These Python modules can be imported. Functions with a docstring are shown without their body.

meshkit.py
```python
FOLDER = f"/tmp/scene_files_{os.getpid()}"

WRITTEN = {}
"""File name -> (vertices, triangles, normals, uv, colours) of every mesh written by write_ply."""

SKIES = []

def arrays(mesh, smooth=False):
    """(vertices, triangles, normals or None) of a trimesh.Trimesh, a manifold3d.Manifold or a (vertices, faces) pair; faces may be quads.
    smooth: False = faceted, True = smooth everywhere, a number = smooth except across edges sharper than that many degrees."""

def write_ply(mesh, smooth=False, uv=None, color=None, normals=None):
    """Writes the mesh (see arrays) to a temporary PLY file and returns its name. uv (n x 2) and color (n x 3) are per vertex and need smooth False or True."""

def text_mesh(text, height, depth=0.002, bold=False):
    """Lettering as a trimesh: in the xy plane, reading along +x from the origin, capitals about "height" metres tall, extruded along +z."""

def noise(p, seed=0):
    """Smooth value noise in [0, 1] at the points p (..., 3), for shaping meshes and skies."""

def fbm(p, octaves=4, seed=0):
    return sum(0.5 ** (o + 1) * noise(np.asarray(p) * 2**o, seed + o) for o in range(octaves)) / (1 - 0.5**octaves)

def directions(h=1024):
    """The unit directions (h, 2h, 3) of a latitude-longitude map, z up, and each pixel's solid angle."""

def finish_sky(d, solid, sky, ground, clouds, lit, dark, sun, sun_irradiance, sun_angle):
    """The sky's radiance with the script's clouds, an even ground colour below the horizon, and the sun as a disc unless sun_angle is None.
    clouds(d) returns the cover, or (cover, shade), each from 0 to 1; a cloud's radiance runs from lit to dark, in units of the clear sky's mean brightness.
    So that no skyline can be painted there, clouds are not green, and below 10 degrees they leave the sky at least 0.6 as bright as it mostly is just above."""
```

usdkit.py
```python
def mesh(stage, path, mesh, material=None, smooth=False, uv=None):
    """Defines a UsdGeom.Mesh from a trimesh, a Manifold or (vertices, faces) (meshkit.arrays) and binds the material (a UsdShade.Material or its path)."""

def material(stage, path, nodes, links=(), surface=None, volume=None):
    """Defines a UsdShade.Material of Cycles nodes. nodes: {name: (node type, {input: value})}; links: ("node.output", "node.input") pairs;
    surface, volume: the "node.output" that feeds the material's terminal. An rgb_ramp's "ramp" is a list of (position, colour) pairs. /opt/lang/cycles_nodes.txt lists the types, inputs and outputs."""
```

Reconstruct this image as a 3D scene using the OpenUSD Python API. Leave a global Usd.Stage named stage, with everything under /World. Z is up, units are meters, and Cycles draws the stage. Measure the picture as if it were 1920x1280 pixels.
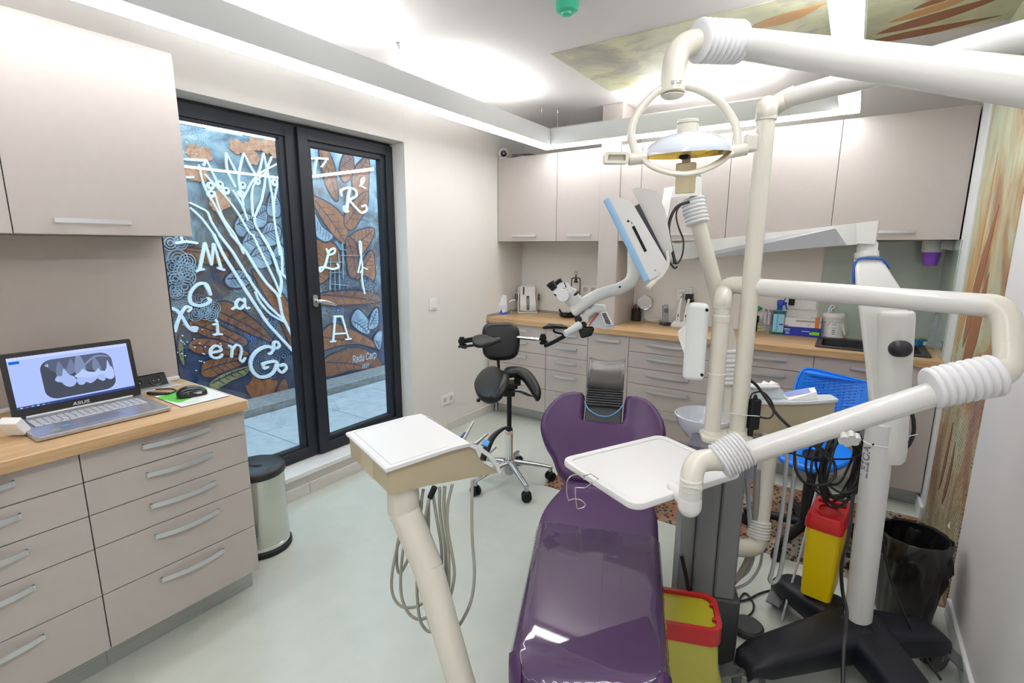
import math, numpy as np, trimesh, manifold3d, usdkit, meshkit
from collections import defaultdict
from pxr import Usd, UsdGeom, UsdLux, UsdShade, Gf, Sdf
from shapely.geometry import Polygon, LineString, Point, box as sbox
from shapely.ops import unary_union
from scipy.spatial import Delaunay
import shapely

stage = Usd.Stage.CreateInMemory()
UsdGeom.SetStageUpAxis(stage, 'Z'); UsdGeom.SetStageMetersPerUnit(stage, 1.0)
world = UsdGeom.Xform.Define(stage, '/World'); stage.SetDefaultPrim(world.GetPrim())
UsdGeom.Scope.Define(stage, '/World/Looks')

# ------------------------------------------------------------------ camera, light, exposure
FOCAL, YAW, PITCH, ROLL, EYE = 17.559, .592134, .18772, -.003238, (0, 0, 1.45)
fw = np.array([-math.sin(YAW)*math.cos(PITCH), math.cos(YAW)*math.cos(PITCH), -math.sin(PITCH)])
r0 = np.array([math.cos(YAW), math.sin(YAW), 0]); d0 = np.cross(fw, r0)
rt, dn = math.cos(ROLL)*r0+math.sin(ROLL)*d0, -math.sin(ROLL)*r0+math.cos(ROLL)*d0
cam = UsdGeom.Camera.Define(stage, '/World/camera')
cam.AddTransformOp().Set(Gf.Matrix4d(*[float(x) for row in ((*rt, 0), (*-dn, 0), (*-fw, 0), (*EYE, 1)) for x in row]))
cam.CreateFocalLengthAttr(FOCAL); cam.CreateHorizontalApertureAttr(36.0); cam.CreateVerticalApertureAttr(24.0)
cam.CreateClippingRangeAttr(Gf.Vec2f(.02, 200)); cam.CreateExposureAttr(.18)

SKY = 1.35          # daylight outside the glass door
STRIP = 14.0       # emission of the white diffuser under the hanging light frame
UP = 85.0          # the up-facing LED modules on top of the frame
dome = UsdLux.DomeLight.Define(stage, '/World/sky_dome')
dome.CreateIntensityAttr(SKY); dome.CreateColorAttr(Gf.Vec3f(.55, .80, 1.0))

# ------------------------------------------------------------------ materials
_mats = {}
def mat(name, color, rough=.5, metal=0., bump=0., bscale=60., spec=.5, coat=0., **kw):
    if name in _mats: return _mats[name]
    n = {'p': ('principled_bsdf', dict(base_color=color, roughness=rough, metallic=metal, specular_ior_level=spec, coat_weight=coat, coat_roughness=.08, **kw))}
    l = []
    if bump:
        n['t'] = ('texture_coordinate', {}); n['nz'] = ('noise_texture', dict(scale=bscale, detail=3)); n['b'] = ('bump', dict(strength=bump, distance=.002))
        l += [('t.object', 'nz.vector'), ('nz.fac', 'b.height'), ('b.normal', 'p.normal')]
    _mats[name] = usdkit.material(stage, f'/World/Looks/{name}', n, l, surface='p.BSDF')
    return _mats[name]
def nodemat(name, nodes, links, surface):
    _mats[name] = usdkit.material(stage, f'/World/Looks/{name}', nodes, links, surface=surface); return _mats[name]
def mottled(name, c1, c2, scale=4., rough=.5, bump=.0, bscale=80., stretch=(1, 1, 1), **kw):
    n = {'g': ('geometry', {}), 'm': ('mapping', dict(scale=stretch)), 'nz': ('noise_texture', dict(scale=scale, detail=4, roughness=.6)),
         'r': ('rgb_ramp', dict(ramp=[(.3, c1), (.7, c2)])), 'p': ('principled_bsdf', dict(roughness=rough, **kw))}
    l = [('g.position', 'm.vector'), ('m.vector', 'nz.vector'), ('nz.fac', 'r.fac'), ('r.color', 'p.base_color')]
    if bump:
        n['n2'] = ('noise_texture', dict(scale=bscale, detail=2)); n['b'] = ('bump', dict(strength=bump, distance=.001))
        l += [('g.position', 'n2.vector'), ('n2.fac', 'b.height'), ('b.normal', 'p.normal')]
    return nodemat(name, n, l, 'p.BSDF')
def emit(name, color, strength):
    return nodemat(name, {'e': ('emission', dict(color=color, strength=strength))}, [], 'e.emission')
def veil(base=.075):
    """reflectance of a clear pane: a few per cent head-on, strong at grazing angles, alike from both sides"""
    return {'w': ('layer_weight', dict(blend=.5)), 'pw': ('math', dict(math_type='power', value2=4.)), 'ma': ('math', dict(math_type='multiply_add', value2=.82, value3=base))}, [('w.facing', 'pw.value1'), ('pw.value', 'ma.value1')]
def clear(name, tint, rough=.02, gcol=(1, 1, 1)):
    n, l = veil(); n.update(t=('transparent_bsdf', dict(color=tint)), g=('glossy_bsdf', dict(color=gcol, roughness=rough)), m=('mix_closure', {}))
    return nodemat(name, n, l+[('ma.value', 'm.fac'), ('t.BSDF', 'm.closure1'), ('g.BSDF', 'm.closure2')], 'm.closure')
def film(name, color, alpha, rough=.25):
    """thin translucent plastic: part see-through, part diffuse and letting light through"""
    n = {'t': ('transparent_bsdf', dict(color=(1, 1, 1))), 'p': ('principled_bsdf', dict(base_color=color, roughness=rough)), 'l': ('translucent_bsdf', dict(color=color)),
         'a': ('mix_closure', dict(fac=.4)), 'm': ('mix_closure', dict(fac=alpha))}
    return nodemat(name, n, [('p.BSDF', 'a.closure1'), ('l.BSDF', 'a.closure2'), ('t.BSDF', 'm.closure1'), ('a.closure', 'm.closure2')], 'm.closure')

# ------------------------------------------------------------------ mesh helpers
V = lambda *a: np.array(a, float)
def TM(v, f): return trimesh.Trimesh(np.asarray(v, float), np.asarray(f, int), process=False)
def cat(*ms):
    ms = [m for k in ms for m in (k if isinstance(k, (list, tuple)) else [k])]
    return trimesh.util.concatenate(ms)
def hull(pts): return trimesh.convex.convex_hull(np.asarray(pts, float))
def cbox(lo, hi, c=.002):
    lo, hi = np.minimum(lo, hi).astype(float), np.maximum(lo, hi).astype(float); c = min(c, .45*(hi-lo).min()); P = []
    for sx in (0, 1):
        for sy in (0, 1):
            for sz in (0, 1):
                for k in range(3):
                    q = [(hi[i] if s else lo[i]) + (0 if i == k else (-c if s else c)) for i, s in enumerate((sx, sy, sz))]; P.append(q)
    return hull(P)
def cb(cx, cy, cz, sx, sy, sz, c=.002): return cbox((cx-sx/2, cy-sy/2, cz-sz/2), (cx+sx/2, cy+sy/2, cz+sz/2), c)
def rbox(lo, hi, r, n=8):
    lo, hi = np.array(lo, float), np.array(hi, float); r = min(r, .499*(hi-lo).min()); P = []
    s = trimesh.creation.icosphere(2, r).vertices
    for sx in (0, 1):
        for sy in (0, 1):
            for sz in (0, 1): P.append(s + [(hi[i]-r if q else lo[i]+r) for i, q in enumerate((sx, sy, sz))])
    return hull(np.vstack(P))
def hullballs(bs, n=2):
    return hull(np.vstack([trimesh.creation.icosphere(n, r).vertices + np.array(c) for *c, r in bs]))
def spline(pts, seg=8, closed=False):
    P = np.asarray(pts, float); n = len(P)
    if n < 3 and not closed: return P
    out = []
    rng = range(n if closed else n-1)
    for i in rng:
        p1, p2 = P[i], P[(i+1) % n]
        p0 = P[i-1] if (i > 0 or closed) else 2*p1-p2
        p3 = P[(i+2) % n] if (i+2 < n or closed) else 2*p2-p1
        for t in np.linspace(0, 1, seg, endpoint=False):
            out.append(.5*((2*p1)+(-p0+p2)*t+(2*p0-5*p1+4*p2-p3)*t*t+(-p0+3*p1-3*p2+p3)*t**3))
    if not closed: out.append(P[-1])
    return np.array(out)
def loft(rings, closed=False, caps=True):
    R = np.asarray(rings, float); k, n = R.shape[:2]; v = R.reshape(-1, 3); f = []
    for i in range(k if closed else k-1):
        a, b = i*n, ((i+1) % k)*n
        for j in range(n):
            j2 = (j+1) % n; f += [[a+j, a+j2, b+j2], [a+j, b+j2, b+j]]
    if caps and not closed:
        v = np.vstack([v, R[0].mean(0), R[-1].mean(0)]); c0, c1, e = k*n, k*n+1, (k-1)*n
        for j in range(n):
            j2 = (j+1) % n; f += [[c0, j2, j], [c1, e+j, e+j2]]
    return TM(v, f)
def tube(pts, r, n=12, seg=6, smooth=True, closed=False, flat=None):
    P = spline(pts, seg, closed) if smooth else np.asarray(pts, float)
    m = len(P); R = np.interp(np.linspace(0, 1, m), np.linspace(0, 1, len(np.atleast_1d(r))), np.atleast_1d(r)) if np.ndim(r) else np.full(m, r)
    T = np.gradient(P, axis=0) if not closed else np.roll(P, -1, 0)-np.roll(P, 1, 0)
    T /= np.maximum(np.linalg.norm(T, axis=1, keepdims=True), 1e-9)
    ref = V(0, 0, 1) if abs(T[0][2]) < .9 else V(1, 0, 0)
    N = np.cross(ref, T[0]); N /= np.linalg.norm(N); rings = []; a = np.linspace(0, 2*np.pi, n, endpoint=False)
    for i in range(m):
        N = N-T[i]*(N@T[i]); N /= np.linalg.norm(N); B = np.cross(T[i], N)
        sx, sy = (1, 1) if flat is None else flat
        rings.append(P[i]+R[i]*(sx*np.cos(a)[:, None]*N+sy*np.sin(a)[:, None]*B))
    return loft(rings, closed, True)
def lathe(prof, n=32, c=(0, 0, 0)):
    a = np.linspace(0, 2*np.pi, n, endpoint=False); rings = [np.c_[max(r, 1e-5)*np.cos(a), max(r, 1e-5)*np.sin(a), np.full(n, z)] for r, z in prof]
    m = loft(rings, False, True); m.vertices += np.array(c, float); return m
def align(m, a, b):
    """places a mesh built along +z from the origin so that +z runs from a to b"""
    a, b = np.array(a, float), np.array(b, float); z = (b-a)/np.linalg.norm(b-a)
    x = np.cross(V(0, 1, 0) if abs(z[1]) < .9 else V(1, 0, 0), z); x /= np.linalg.norm(x); M = np.eye(4); M[:3, 0], M[:3, 1], M[:3, 2], M[:3, 3] = x, np.cross(z, x), z, a
    m = m.copy(); m.apply_transform(M); return m
def cyl(a, b, r, r2=None, n=24, bev=.002):
    L = np.linalg.norm(np.array(b, float)-a); r2 = r if r2 is None else r2; bev = min(bev, .4*min(r, r2), .4*L)
    return align(lathe([(r-bev, 0), (r, bev), (r2, L-bev), (r2-bev, L)], n), a, b)
def bellows(a, b, r, k=8, dr=.006, n=28, curve=None):
    """ribbed rubber sleeve from a to b (curve: middle point)"""
    P = spline([a, curve, b] if curve is not None else [a, b], k*4) if curve is not None else np.linspace(a, b, k*8+1)
    m = len(P); R = r+dr*np.abs(np.sin(np.linspace(0, np.pi*k, m)))**.7
    return tube(P, R, n, smooth=False)
def prism(poly, z0, z1):
    m = [trimesh.creation.extrude_polygon(g, z1-z0, engine='earcut') for g in getattr(poly, 'geoms', [poly]) if g.area > 1e-9]
    m = cat(m); m.vertices[:, 2] += z0; return m
def rrect(w, h, r, n=6, c=(0, 0)):
    r = min(r, .49*min(w, h)); return sbox(c[0]-w/2+r, c[1]-h/2+r, c[0]+w/2-r, c[1]+h/2-r).buffer(r, quad_segs=n)
def ring_of(poly, n=None):
    return np.array(poly.exterior.coords)[:-1]
def bevprism(poly, z0, z1, b=.003, k=3):
    """extruded outline with rounded rims (outline must stay simple when inset by b)"""
    P = np.array(poly.exterior.coords)[:-1]
    if Polygon(P).exterior.is_ccw is False: P = P[::-1]
    nx = np.roll(P, -1, 0)-P; nx /= np.maximum(np.linalg.norm(nx, axis=1, keepdims=True), 1e-9); pv = np.roll(nx, 1, 0)
    t = nx+pv; t /= np.maximum(np.linalg.norm(t, axis=1, keepdims=True), 1e-9); N = np.c_[t[:, 1], -t[:, 0]]
    N /= np.maximum(.5, (N*np.c_[nx[:, 1], -nx[:, 0]]).sum(1))[:, None]
    rings = []
    for q in np.linspace(0, np.pi/2, k): rings.append(np.c_[P-N*b*(1-math.sin(q)), np.full(len(P), z0+b*(1-math.cos(q)))])
    for q in np.linspace(np.pi/2, 0, k): rings.append(np.c_[P-N*b*(1-math.sin(q)), np.full(len(P), z1-b*(1-math.cos(q)))])
    R = np.array(rings); m = loft(R, False, False)
    v2, f2 = trimesh.creation.triangulate_polygon(Polygon(R[0][:, :2]), engine='earcut')
    lo = TM(np.c_[v2, np.full(len(v2), z0)], f2[:, ::-1]); hi = TM(np.c_[v2, np.full(len(v2), z1)], f2)
    m = trimesh.util.concatenate([m, lo, hi]); m.merge_vertices(); m.fix_normals(); return m
def pillow(poly, top, r, bot=None, rb=None, step=.02, dist=None, warp=None):
    """cushion over an outline: top surface at height top, its rim rounded with radius r, underside at bot. dist: outline that the rounding is measured from"""
    dist = dist or poly; bd = dist.exterior
    B = []
    for ring in [poly.exterior, *poly.interiors]:
        n = max(12, int(ring.length/step)); B.append(np.array([ring.interpolate(t, True).coords[0] for t in np.linspace(0, 1, n, endpoint=False)]))
    x0, y0, x1, y1 = poly.bounds; G = []
    inner = [poly.exterior.buffer(0)]
    for q in (.06, .2, .45, .8):
        ins = poly.buffer(-r*q)
        for g in getattr(ins, 'geoms', [ins]):
            if g.is_empty: continue
            n = max(8, int(g.exterior.length/step)); G += [g.exterior.interpolate(t, True).coords[0] for t in np.linspace(0, 1, n, endpoint=False)]
    xs, ys = np.meshgrid(np.arange(x0, x1, step), np.arange(y0, y1, step)); C = np.c_[xs.ravel(), ys.ravel()]
    ok = shapely.contains_xy(poly.buffer(-r*.95), C[:, 0], C[:, 1]); G = np.array(G+[tuple(c) for c in C[ok]])
    nb = sum(map(len, B)); P = np.vstack([*B, G]); tri = Delaunay(P).simplices
    cen = P[tri].mean(1); tri = tri[shapely.contains_xy(poly, cen[:, 0], cen[:, 1])]
    a = P[tri]; ar = (a[:, 1, 0]-a[:, 0, 0])*(a[:, 2, 1]-a[:, 0, 1])-(a[:, 1, 1]-a[:, 0, 1])*(a[:, 2, 0]-a[:, 0, 0])
    tri = np.where((ar > 0)[:, None], tri, tri[:, ::-1]); tri = tri[np.abs(ar) > 1e-10]
    d = shapely.distance(bd, shapely.points(P)); d = np.where(shapely.contains_xy(dist, P[:, 0], P[:, 1]), d, 0)
    rise = lambda r: np.where(d < r, r-np.sqrt(np.maximum(r*r-(r-d)**2, 0)), 0)
    zt = top-rise(r); bot = top-2*r if bot is None else bot; rb = r if rb is None else rb; zb = bot+rise(rb)
    v = np.vstack([np.c_[P, zt], np.c_[P, np.minimum(zb, zt)]]); n = len(P); f = [*tri, *(tri[:, ::-1]+n)]
    o = 0
    for b in B:
        k = len(b); cc = Polygon(b).exterior.is_ccw
        for j in range(k):
            i, i2 = o+j, o+(j+1) % k
            q = [[i+n, i2+n, i2], [i+n, i2, i]]
            f += q if cc else [t[::-1] for t in q]
        o += k
    m = TM(v, f)
    if warp is not None: m.vertices = warp(m.vertices)
    m.fix_normals(); return m
def stroke(pts, w, seg=5, smooth=True):
    P = spline(pts, seg) if smooth and len(pts) > 2 else np.asarray(pts, float)
    return LineString(P).buffer(w/2, quad_segs=3)
def rotz(m, deg, c=(0, 0, 0)):
    m = m.copy(); m.apply_transform(trimesh.transformations.rotation_matrix(math.radians(deg), [0, 0, 1], c)); return m
def rot(m, deg, ax, c=(0, 0, 0)):
    m = m.copy(); m.apply_transform(trimesh.transformations.rotation_matrix(math.radians(deg), ax, c)); return m
def mv(m, *t): m = m.copy(); m.vertices += np.array(t, float); return m
def onplane(m, axis, at, flip=False):
    """a mesh drawn in (a, b, height) becomes one on the plane x=at (a=y, b=z) or y=at (a=x, b=z) with height towards +x / -y"""
    v = m.vertices; s = -1 if flip else 1
    w = np.c_[at+s*v[:, 2], v[:, 0], v[:, 1]] if axis == 'x' else np.c_[v[:, 0], at-s*v[:, 2], v[:, 1]]
    m = TM(w, m.faces); m.fix_normals(); return m

# ------------------------------------------------------------------ scene tree helpers
_count = defaultdict(int)
def numbered(parent, name):
    k = _count[(parent, name)]; _count[(parent, name)] += 1
    return f'{parent}/{name}' + (f'_{k:03d}' if k else '')
def data(p, label=None, category=None, group=None, kind=None):
    for k, v in dict(label=label, category=category, group=group, kind=kind).items():
        if v: p.SetCustomDataByKey(k, v)
class T:
    """a thing: an Xform directly under /World; its parts are given in world coordinates unless local=True"""
    def __init__(s, name, label=None, category=None, loc=(0, 0, 0), rz=0., group=None, kind=None):
        s.path = numbered('/World', name); s.loc, s.rz = np.array(loc, float), rz
        x = UsdGeom.Xform.Define(stage, s.path); x.AddTranslateOp().Set(Gf.Vec3d(*map(float, loc)))
        x.AddRotateZOp().Set(float(rz)); data(x.GetPrim(), label, category, group, kind)
    def part(s, name, m, material, smooth=35, label=None, parent=None, local=False, kind=None):
        if not local and (s.rz or s.loc.any()):
            m = m.copy(); m.vertices = m.vertices-s.loc
            if s.rz: m = rotz(m, -s.rz)
        p = numbered(parent or s.path, name); usdkit.mesh(stage, p, m, material, smooth=smooth); data(stage.GetPrimAtPath(p), label, kind=kind); return p
def single(name, m, material, label=None, category=None, smooth=35, group=None, kind=None, loc=None):
    p = numbered('/World', name); loc = np.zeros(3) if loc is None else np.array(loc, float)
    m = m.copy(); m.vertices = m.vertices-loc
    g = usdkit.mesh(stage, p, m, material, smooth=smooth)
    if loc.any(): UsdGeom.Xformable(g.GetPrim()).AddTranslateOp().Set(Gf.Vec3d(*map(float, loc)))
    data(g.GetPrim(), label, category, group, kind); return p
def sub(parent, name, m, material, smooth=35, label=None):
    p = numbered(parent, name); usdkit.mesh(stage, p, m, material, smooth=smooth); data(stage.GetPrimAtPath(p), label); return p

# ------------------------------------------------------------------ shared materials
WALL = mottled('wall_paint', (.73, .705, .665), (.76, .735, .695), 3, .7, .05, 300)
CEIL = mottled('ceiling_paint', (.66, .635, .615), (.69, .665, .645), 2, .8)
GREYW = mottled('wall_paint_grey', (.70, .69, .69), (.73, .72, .72), 2, .6)
FLOOR = mottled('floor_vinyl', (.50, .53, .47), (.54, .565, .505), 9, .28, .03, 150, specular_ior_level=.4)
LAM = mottled('greige_laminate', (.485, .435, .405), (.50, .45, .42), 30, .42, .06, 500)
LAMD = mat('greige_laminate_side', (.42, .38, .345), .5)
ALU = mat('brushed_aluminium', (.62, .63, .64), .38, .55)
ALUP = mottled('plinth_aluminium', (.42, .43, .42), (.52, .53, .52), 20, .38, stretch=(.3, .3, 8), metallic=.7)
DARK = mat('dark_gap', (.02, .018, .017), .8)
FRAMEM = mat('anthracite_pvc', (.016, .019, .026), .45, spec=.3)
RUBBER = mat('black_rubber', (.008, .008, .009), .5, spec=.35)
PLWHITE = mat('white_plastic', (.80, .80, .79), .35)
LAMPWHITE = mat('white_powder_coat', (.72, .74, .74), .45)
CHROME = mat('chrome', (.82, .82, .83), .12, 1.)
STEEL = mat('stainless_steel', (.66, .65, .62), .27, .95)
MARBLE = mottled('white_marble', (.72, .71, .68), (.80, .79, .76), 7, .25, stretch=(1, .4, 2))
TILE = mottled('step_tile', (.52, .48, .44), (.58, .54, .50), 25, .35, stretch=(1, .3, 4))
TRIMC = mottled('beige_skirting', (.62, .585, .545), (.68, .64, .60), 25, .4, stretch=(1, .3, 4))
GLASS = clear('window_glass', (.95, .97, .98), .0)
SPLASH = nodemat('pale_green_glass', {'p': ('principled_bsdf', dict(base_color=(.39, .45, .39), roughness=.06, coat_weight=.5))}, [], 'p.BSDF')

def wood(name, axis, c1, c2, c3, rough=.42):
    sc = [22, 22, 22]; sc[axis] = 1.6
    sf = [160, 160, 160]; sf[axis] = 5
    n = {'g': ('geometry', {}), 'm': ('mapping', dict(scale=sc)), 'm2': ('mapping', dict(scale=sf)), 'n1': ('noise_texture', dict(scale=1, detail=5, roughness=.62, distortion=.7)),
         'n2': ('noise_texture', dict(scale=1, detail=2)), 'r': ('rgb_ramp', dict(ramp=[(.25, c1), (.5, c2), (.75, c3)])),
         'x': ('mix_color', dict(blend_type='multiply', fac=.35)), 'r2': ('rgb_ramp', dict(ramp=[(.3, (.62, .55, .48)), (.6, (1, 1, 1))])),
         'p': ('principled_bsdf', dict(roughness=rough)), 'b': ('bump', dict(strength=.08, distance=.001))}
    l = [('g.position', 'm.vector'), ('g.position', 'm2.vector'), ('m.vector', 'n1.vector'), ('m2.vector', 'n2.vector'), ('n1.fac', 'r.fac'), ('n2.fac', 'r2.fac'),
         ('r.color', 'x.a'), ('r2.color', 'x.b'), ('x.result', 'p.base_color'), ('n2.fac', 'b.height'), ('b.normal', 'p.normal')]
    return nodemat(name, n, l, 'p.BSDF')
OAKX = wood('oak_worktop', 0, (.40, .245, .115), (.55, .36, .185), (.66, .46, .26))
OAKY = wood('oak_worktop_side', 1, (.40, .245, .115), (.55, .36, .185), (.66, .46, .26))

def mural(name, dots_scale, ramp, size, dotcol, brush=(1, 1, 1), nscale=2.1, low=None, rotd=.4, rnd=.15):
    """printed mural: pale ground with brushed patches, overprinted with a fine grid of dots; low: (z0, z1, size) where the dots grow downwards"""
    n = {'g': ('geometry', {}), 'm': ('mapping', dict(scale=brush)), 'n1': ('noise_texture', dict(scale=nscale, detail=5, roughness=.6, distortion=.9)), 'r1': ('rgb_ramp', dict(ramp=ramp)),
         'n2': ('noise_texture', dict(scale=7, detail=3)), 'r2': ('rgb_ramp', dict(ramp=[(.35, (.84, .86, .82)), (.65, (1.06, 1.04, .98))])), 'x2': ('mix_color', dict(blend_type='multiply', fac=1., use_clamp=False)),
         'md': ('mapping', dict(scale=dots_scale, rotation=(0, 0, rotd))), 'v': ('voronoi_texture', dict(scale=1., randomness=rnd)), 'lt': ('math', dict(math_type='less_than', value2=size)),
         'x': ('mix_color', dict(blend_type='multiply', b=dotcol)), 'p': ('principled_bsdf', dict(roughness=.55))}
    l = [('g.position', 'm.vector'), ('m.vector', 'n1.vector'), ('n1.fac', 'r1.fac'), ('g.position', 'n2.vector'), ('n2.fac', 'r2.fac'), ('r1.color', 'x2.a'), ('r2.color', 'x2.b'),
         ('g.position', 'md.vector'), ('md.vector', 'v.vector'), ('v.distance', 'lt.value1'), ('lt.value', 'x.fac'), ('x2.result', 'x.a'), ('x.result', 'p.base_color')]
    if low:
        n['s'] = ('separate_xyz', {}); n['mr'] = ('map_range', dict(range_type='linear', from_min=low[0], from_max=low[1], to_min=low[2], to_max=size, clamp=True))
        l += [('g.position', 's.vector'), ('s.z', 'mr.value'), ('mr.result', 'lt.value2')]
    return nodemat(name, n, l, 'p.BSDF')
MURC = mural('mural_print_ceiling', (48, 48, 1), [(0, (.46, .36, .17)), (.30, (.50, .40, .20)), (.36, (.56, .57, .40)), (.56, (.56, .57, .40)), (.62, (.44, .43, .34)), (.70, (.36, .35, .32)), (1, (.34, .33, .30))], .24, (.62, .58, .48), (1.1, 1.4, 1), 1.8)
MURW = mural('mural_print_wall', (1, 44, 62), [(0, (.48, .52, .39)), (.42, (.47, .51, .38)), (.53, (.43, .36, .22)), (.60, (.36, .20, .11)), (.70, (.24, .15, .12)), (.78, (.20, .20, .22)), (1, (.2, .2, .22))], .27, (.34, .33, .27), (1, 1.25, .7), 2.6, (.1, 1.5, .58), 0)
MURF = mural('mural_print_floor', (46, 30, 1), [(0, (.34, .32, .29)), (.45, (.30, .25, .20)), (.52, (.26, .13, .065)), (.62, (.20, .09, .045)), (.7, (.16, .17, .21)), (1, (.2, .22, .26))], .40, (.05, .045, .05), (1.2, 1.2, 1), 1.9, rnd=.6)

# ------------------------------------------------------------------ room shell
XL, XR, YB, YF, ZC = -2.548, .47, 3.952, -1.9, 2.45
OY0, OY1, OZ0, OZ1 = .985, 2.498, .15, 2.127       # opening of the glass door
single('floor', cbox((XL-.3, YF-.1, -.1), (XR+.2, YB+.2, 0), .001), FLOOR, kind='structure')
ceil = single('ceiling', cbox((XL-.3, YF-.1, ZC), (XR+.2, YB+.2, ZC+.1), .001), CEIL, kind='structure')
wl = single('wall_left', cat(cbox((XL-.25, YF-.1, 0), (XL, OY0, ZC), .001), cbox((XL-.25, OY1, 0), (XL, YB+.1, ZC), .001),
            cbox((XL-.25, OY0, OZ1), (XL, OY1, ZC), .001), cbox((XL-.25, OY0, 0), (XL, OY1, OZ0-.03), .001)), WALL, kind='structure')
single('wall_back', cbox((XL-.2, YB, 0), (XR+.2, YB+.1, ZC), .001), WALL, kind='structure')
wr = single('wall_right', cbox((XR, YF-.1, 0), (XR+.1, YB+.1, ZC), .001), GREYW, kind='structure')
single('wall_front', cbox((XL-.2, YF-.1, 0), (XR+.2, YF, ZC), .001), WALL, kind='structure')
MY0, MY1 = 2.495, 3.262                              # the printed band: ceiling, right wall and floor
sub(ceil, 'mural_panel', cbox((-1.436, MY0, ZC-.004), (XR-.001, MY1, ZC+.001), .0005), MURC, label='printed mural panel on the ceiling')
sub(wr, 'mural_panel', cbox((XR-.004, MY0, .001), (XR+.001, MY1+.03, ZC-.005), .0005), MURW, label='printed mural strip running down the wall')
single('floor_mural', cbox((-1.436, MY0, -.002), (XR-.005, MY1+.05, .004), .001), MURF, 'dark woven-print runner continuing the wall mural across the floor', 'floor runner', loc=(-.5, 2.9, 0))
# painted feather strokes of the mural on wall and ceiling
STR = [mat('mural_brown', (.26, .105, .045), .6), mat('mural_ochre', (.48, .27, .11), .6), mat('mural_dark_red', (.18, .07, .04), .6), mat('mural_slate', (.15, .17, .20), .6)]
def feather(a, b, w, bend=0.):
    a, b = V(*a), V(*b); d = b-a; L = np.linalg.norm(d); n = V(-d[1], d[0])/L
    t = np.linspace(0, 1, 14); c = a+np.outer(t, d)+np.outer(bend*np.sin(np.pi*t), n); h = w*np.sin(np.pi*t**.75)[:, None]*n*.5
    return Polygon(np.vstack([c+h, (c-h)[::-1]])).buffer(.002)
rs = np.random.RandomState(4)
for k, (a, b, w, bd, m) in enumerate([((3.18, .95), (3.02, 1.85), .07, .02, 1), ((3.05, 1.0), (2.82, 1.62), .13, -.02, 0), ((2.98, .90), (2.78, 1.35), .17, .03, 0), ((3.2, 1.0), (3.17, 1.45), .06, .01, 1),
        ((2.90, .28), (2.84, .60), .05, .02, 2), ((3.02, .30), (2.96, .66), .045, .01, 2)]):
    sub(wr, 'painted_feather', onplane(prism(feather(a, b, w, bd), .0035, .0052+.0002*k), 'x', XR, True), STR[m])
for k, (a, b, w, bd, m) in enumerate([((-.06, 3.22), (.42, 3.18), .09, .01, 0), ((-.02, 3.12), (.43, 2.92), .10, .02, 0), ((.02, 3.0), (.35, 2.82), .07, .02, 1), ((.1, 2.9), (.4, 2.65), .06, .02, 0), ((-.62, 3.1), (-.22, 3.0), .10, .03, 1), ((-.5, 2.72), (-.2, 2.62), .10, .02, 1)]):
    q = prism(feather(a, b, w, bd), 0, .0015+.0002*k); q.vertices[:, 2] = ZC-.0039-q.vertices[:, 2]; q.invert()
    sub(ceil, 'painted_feather', q, STR[m])
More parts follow.
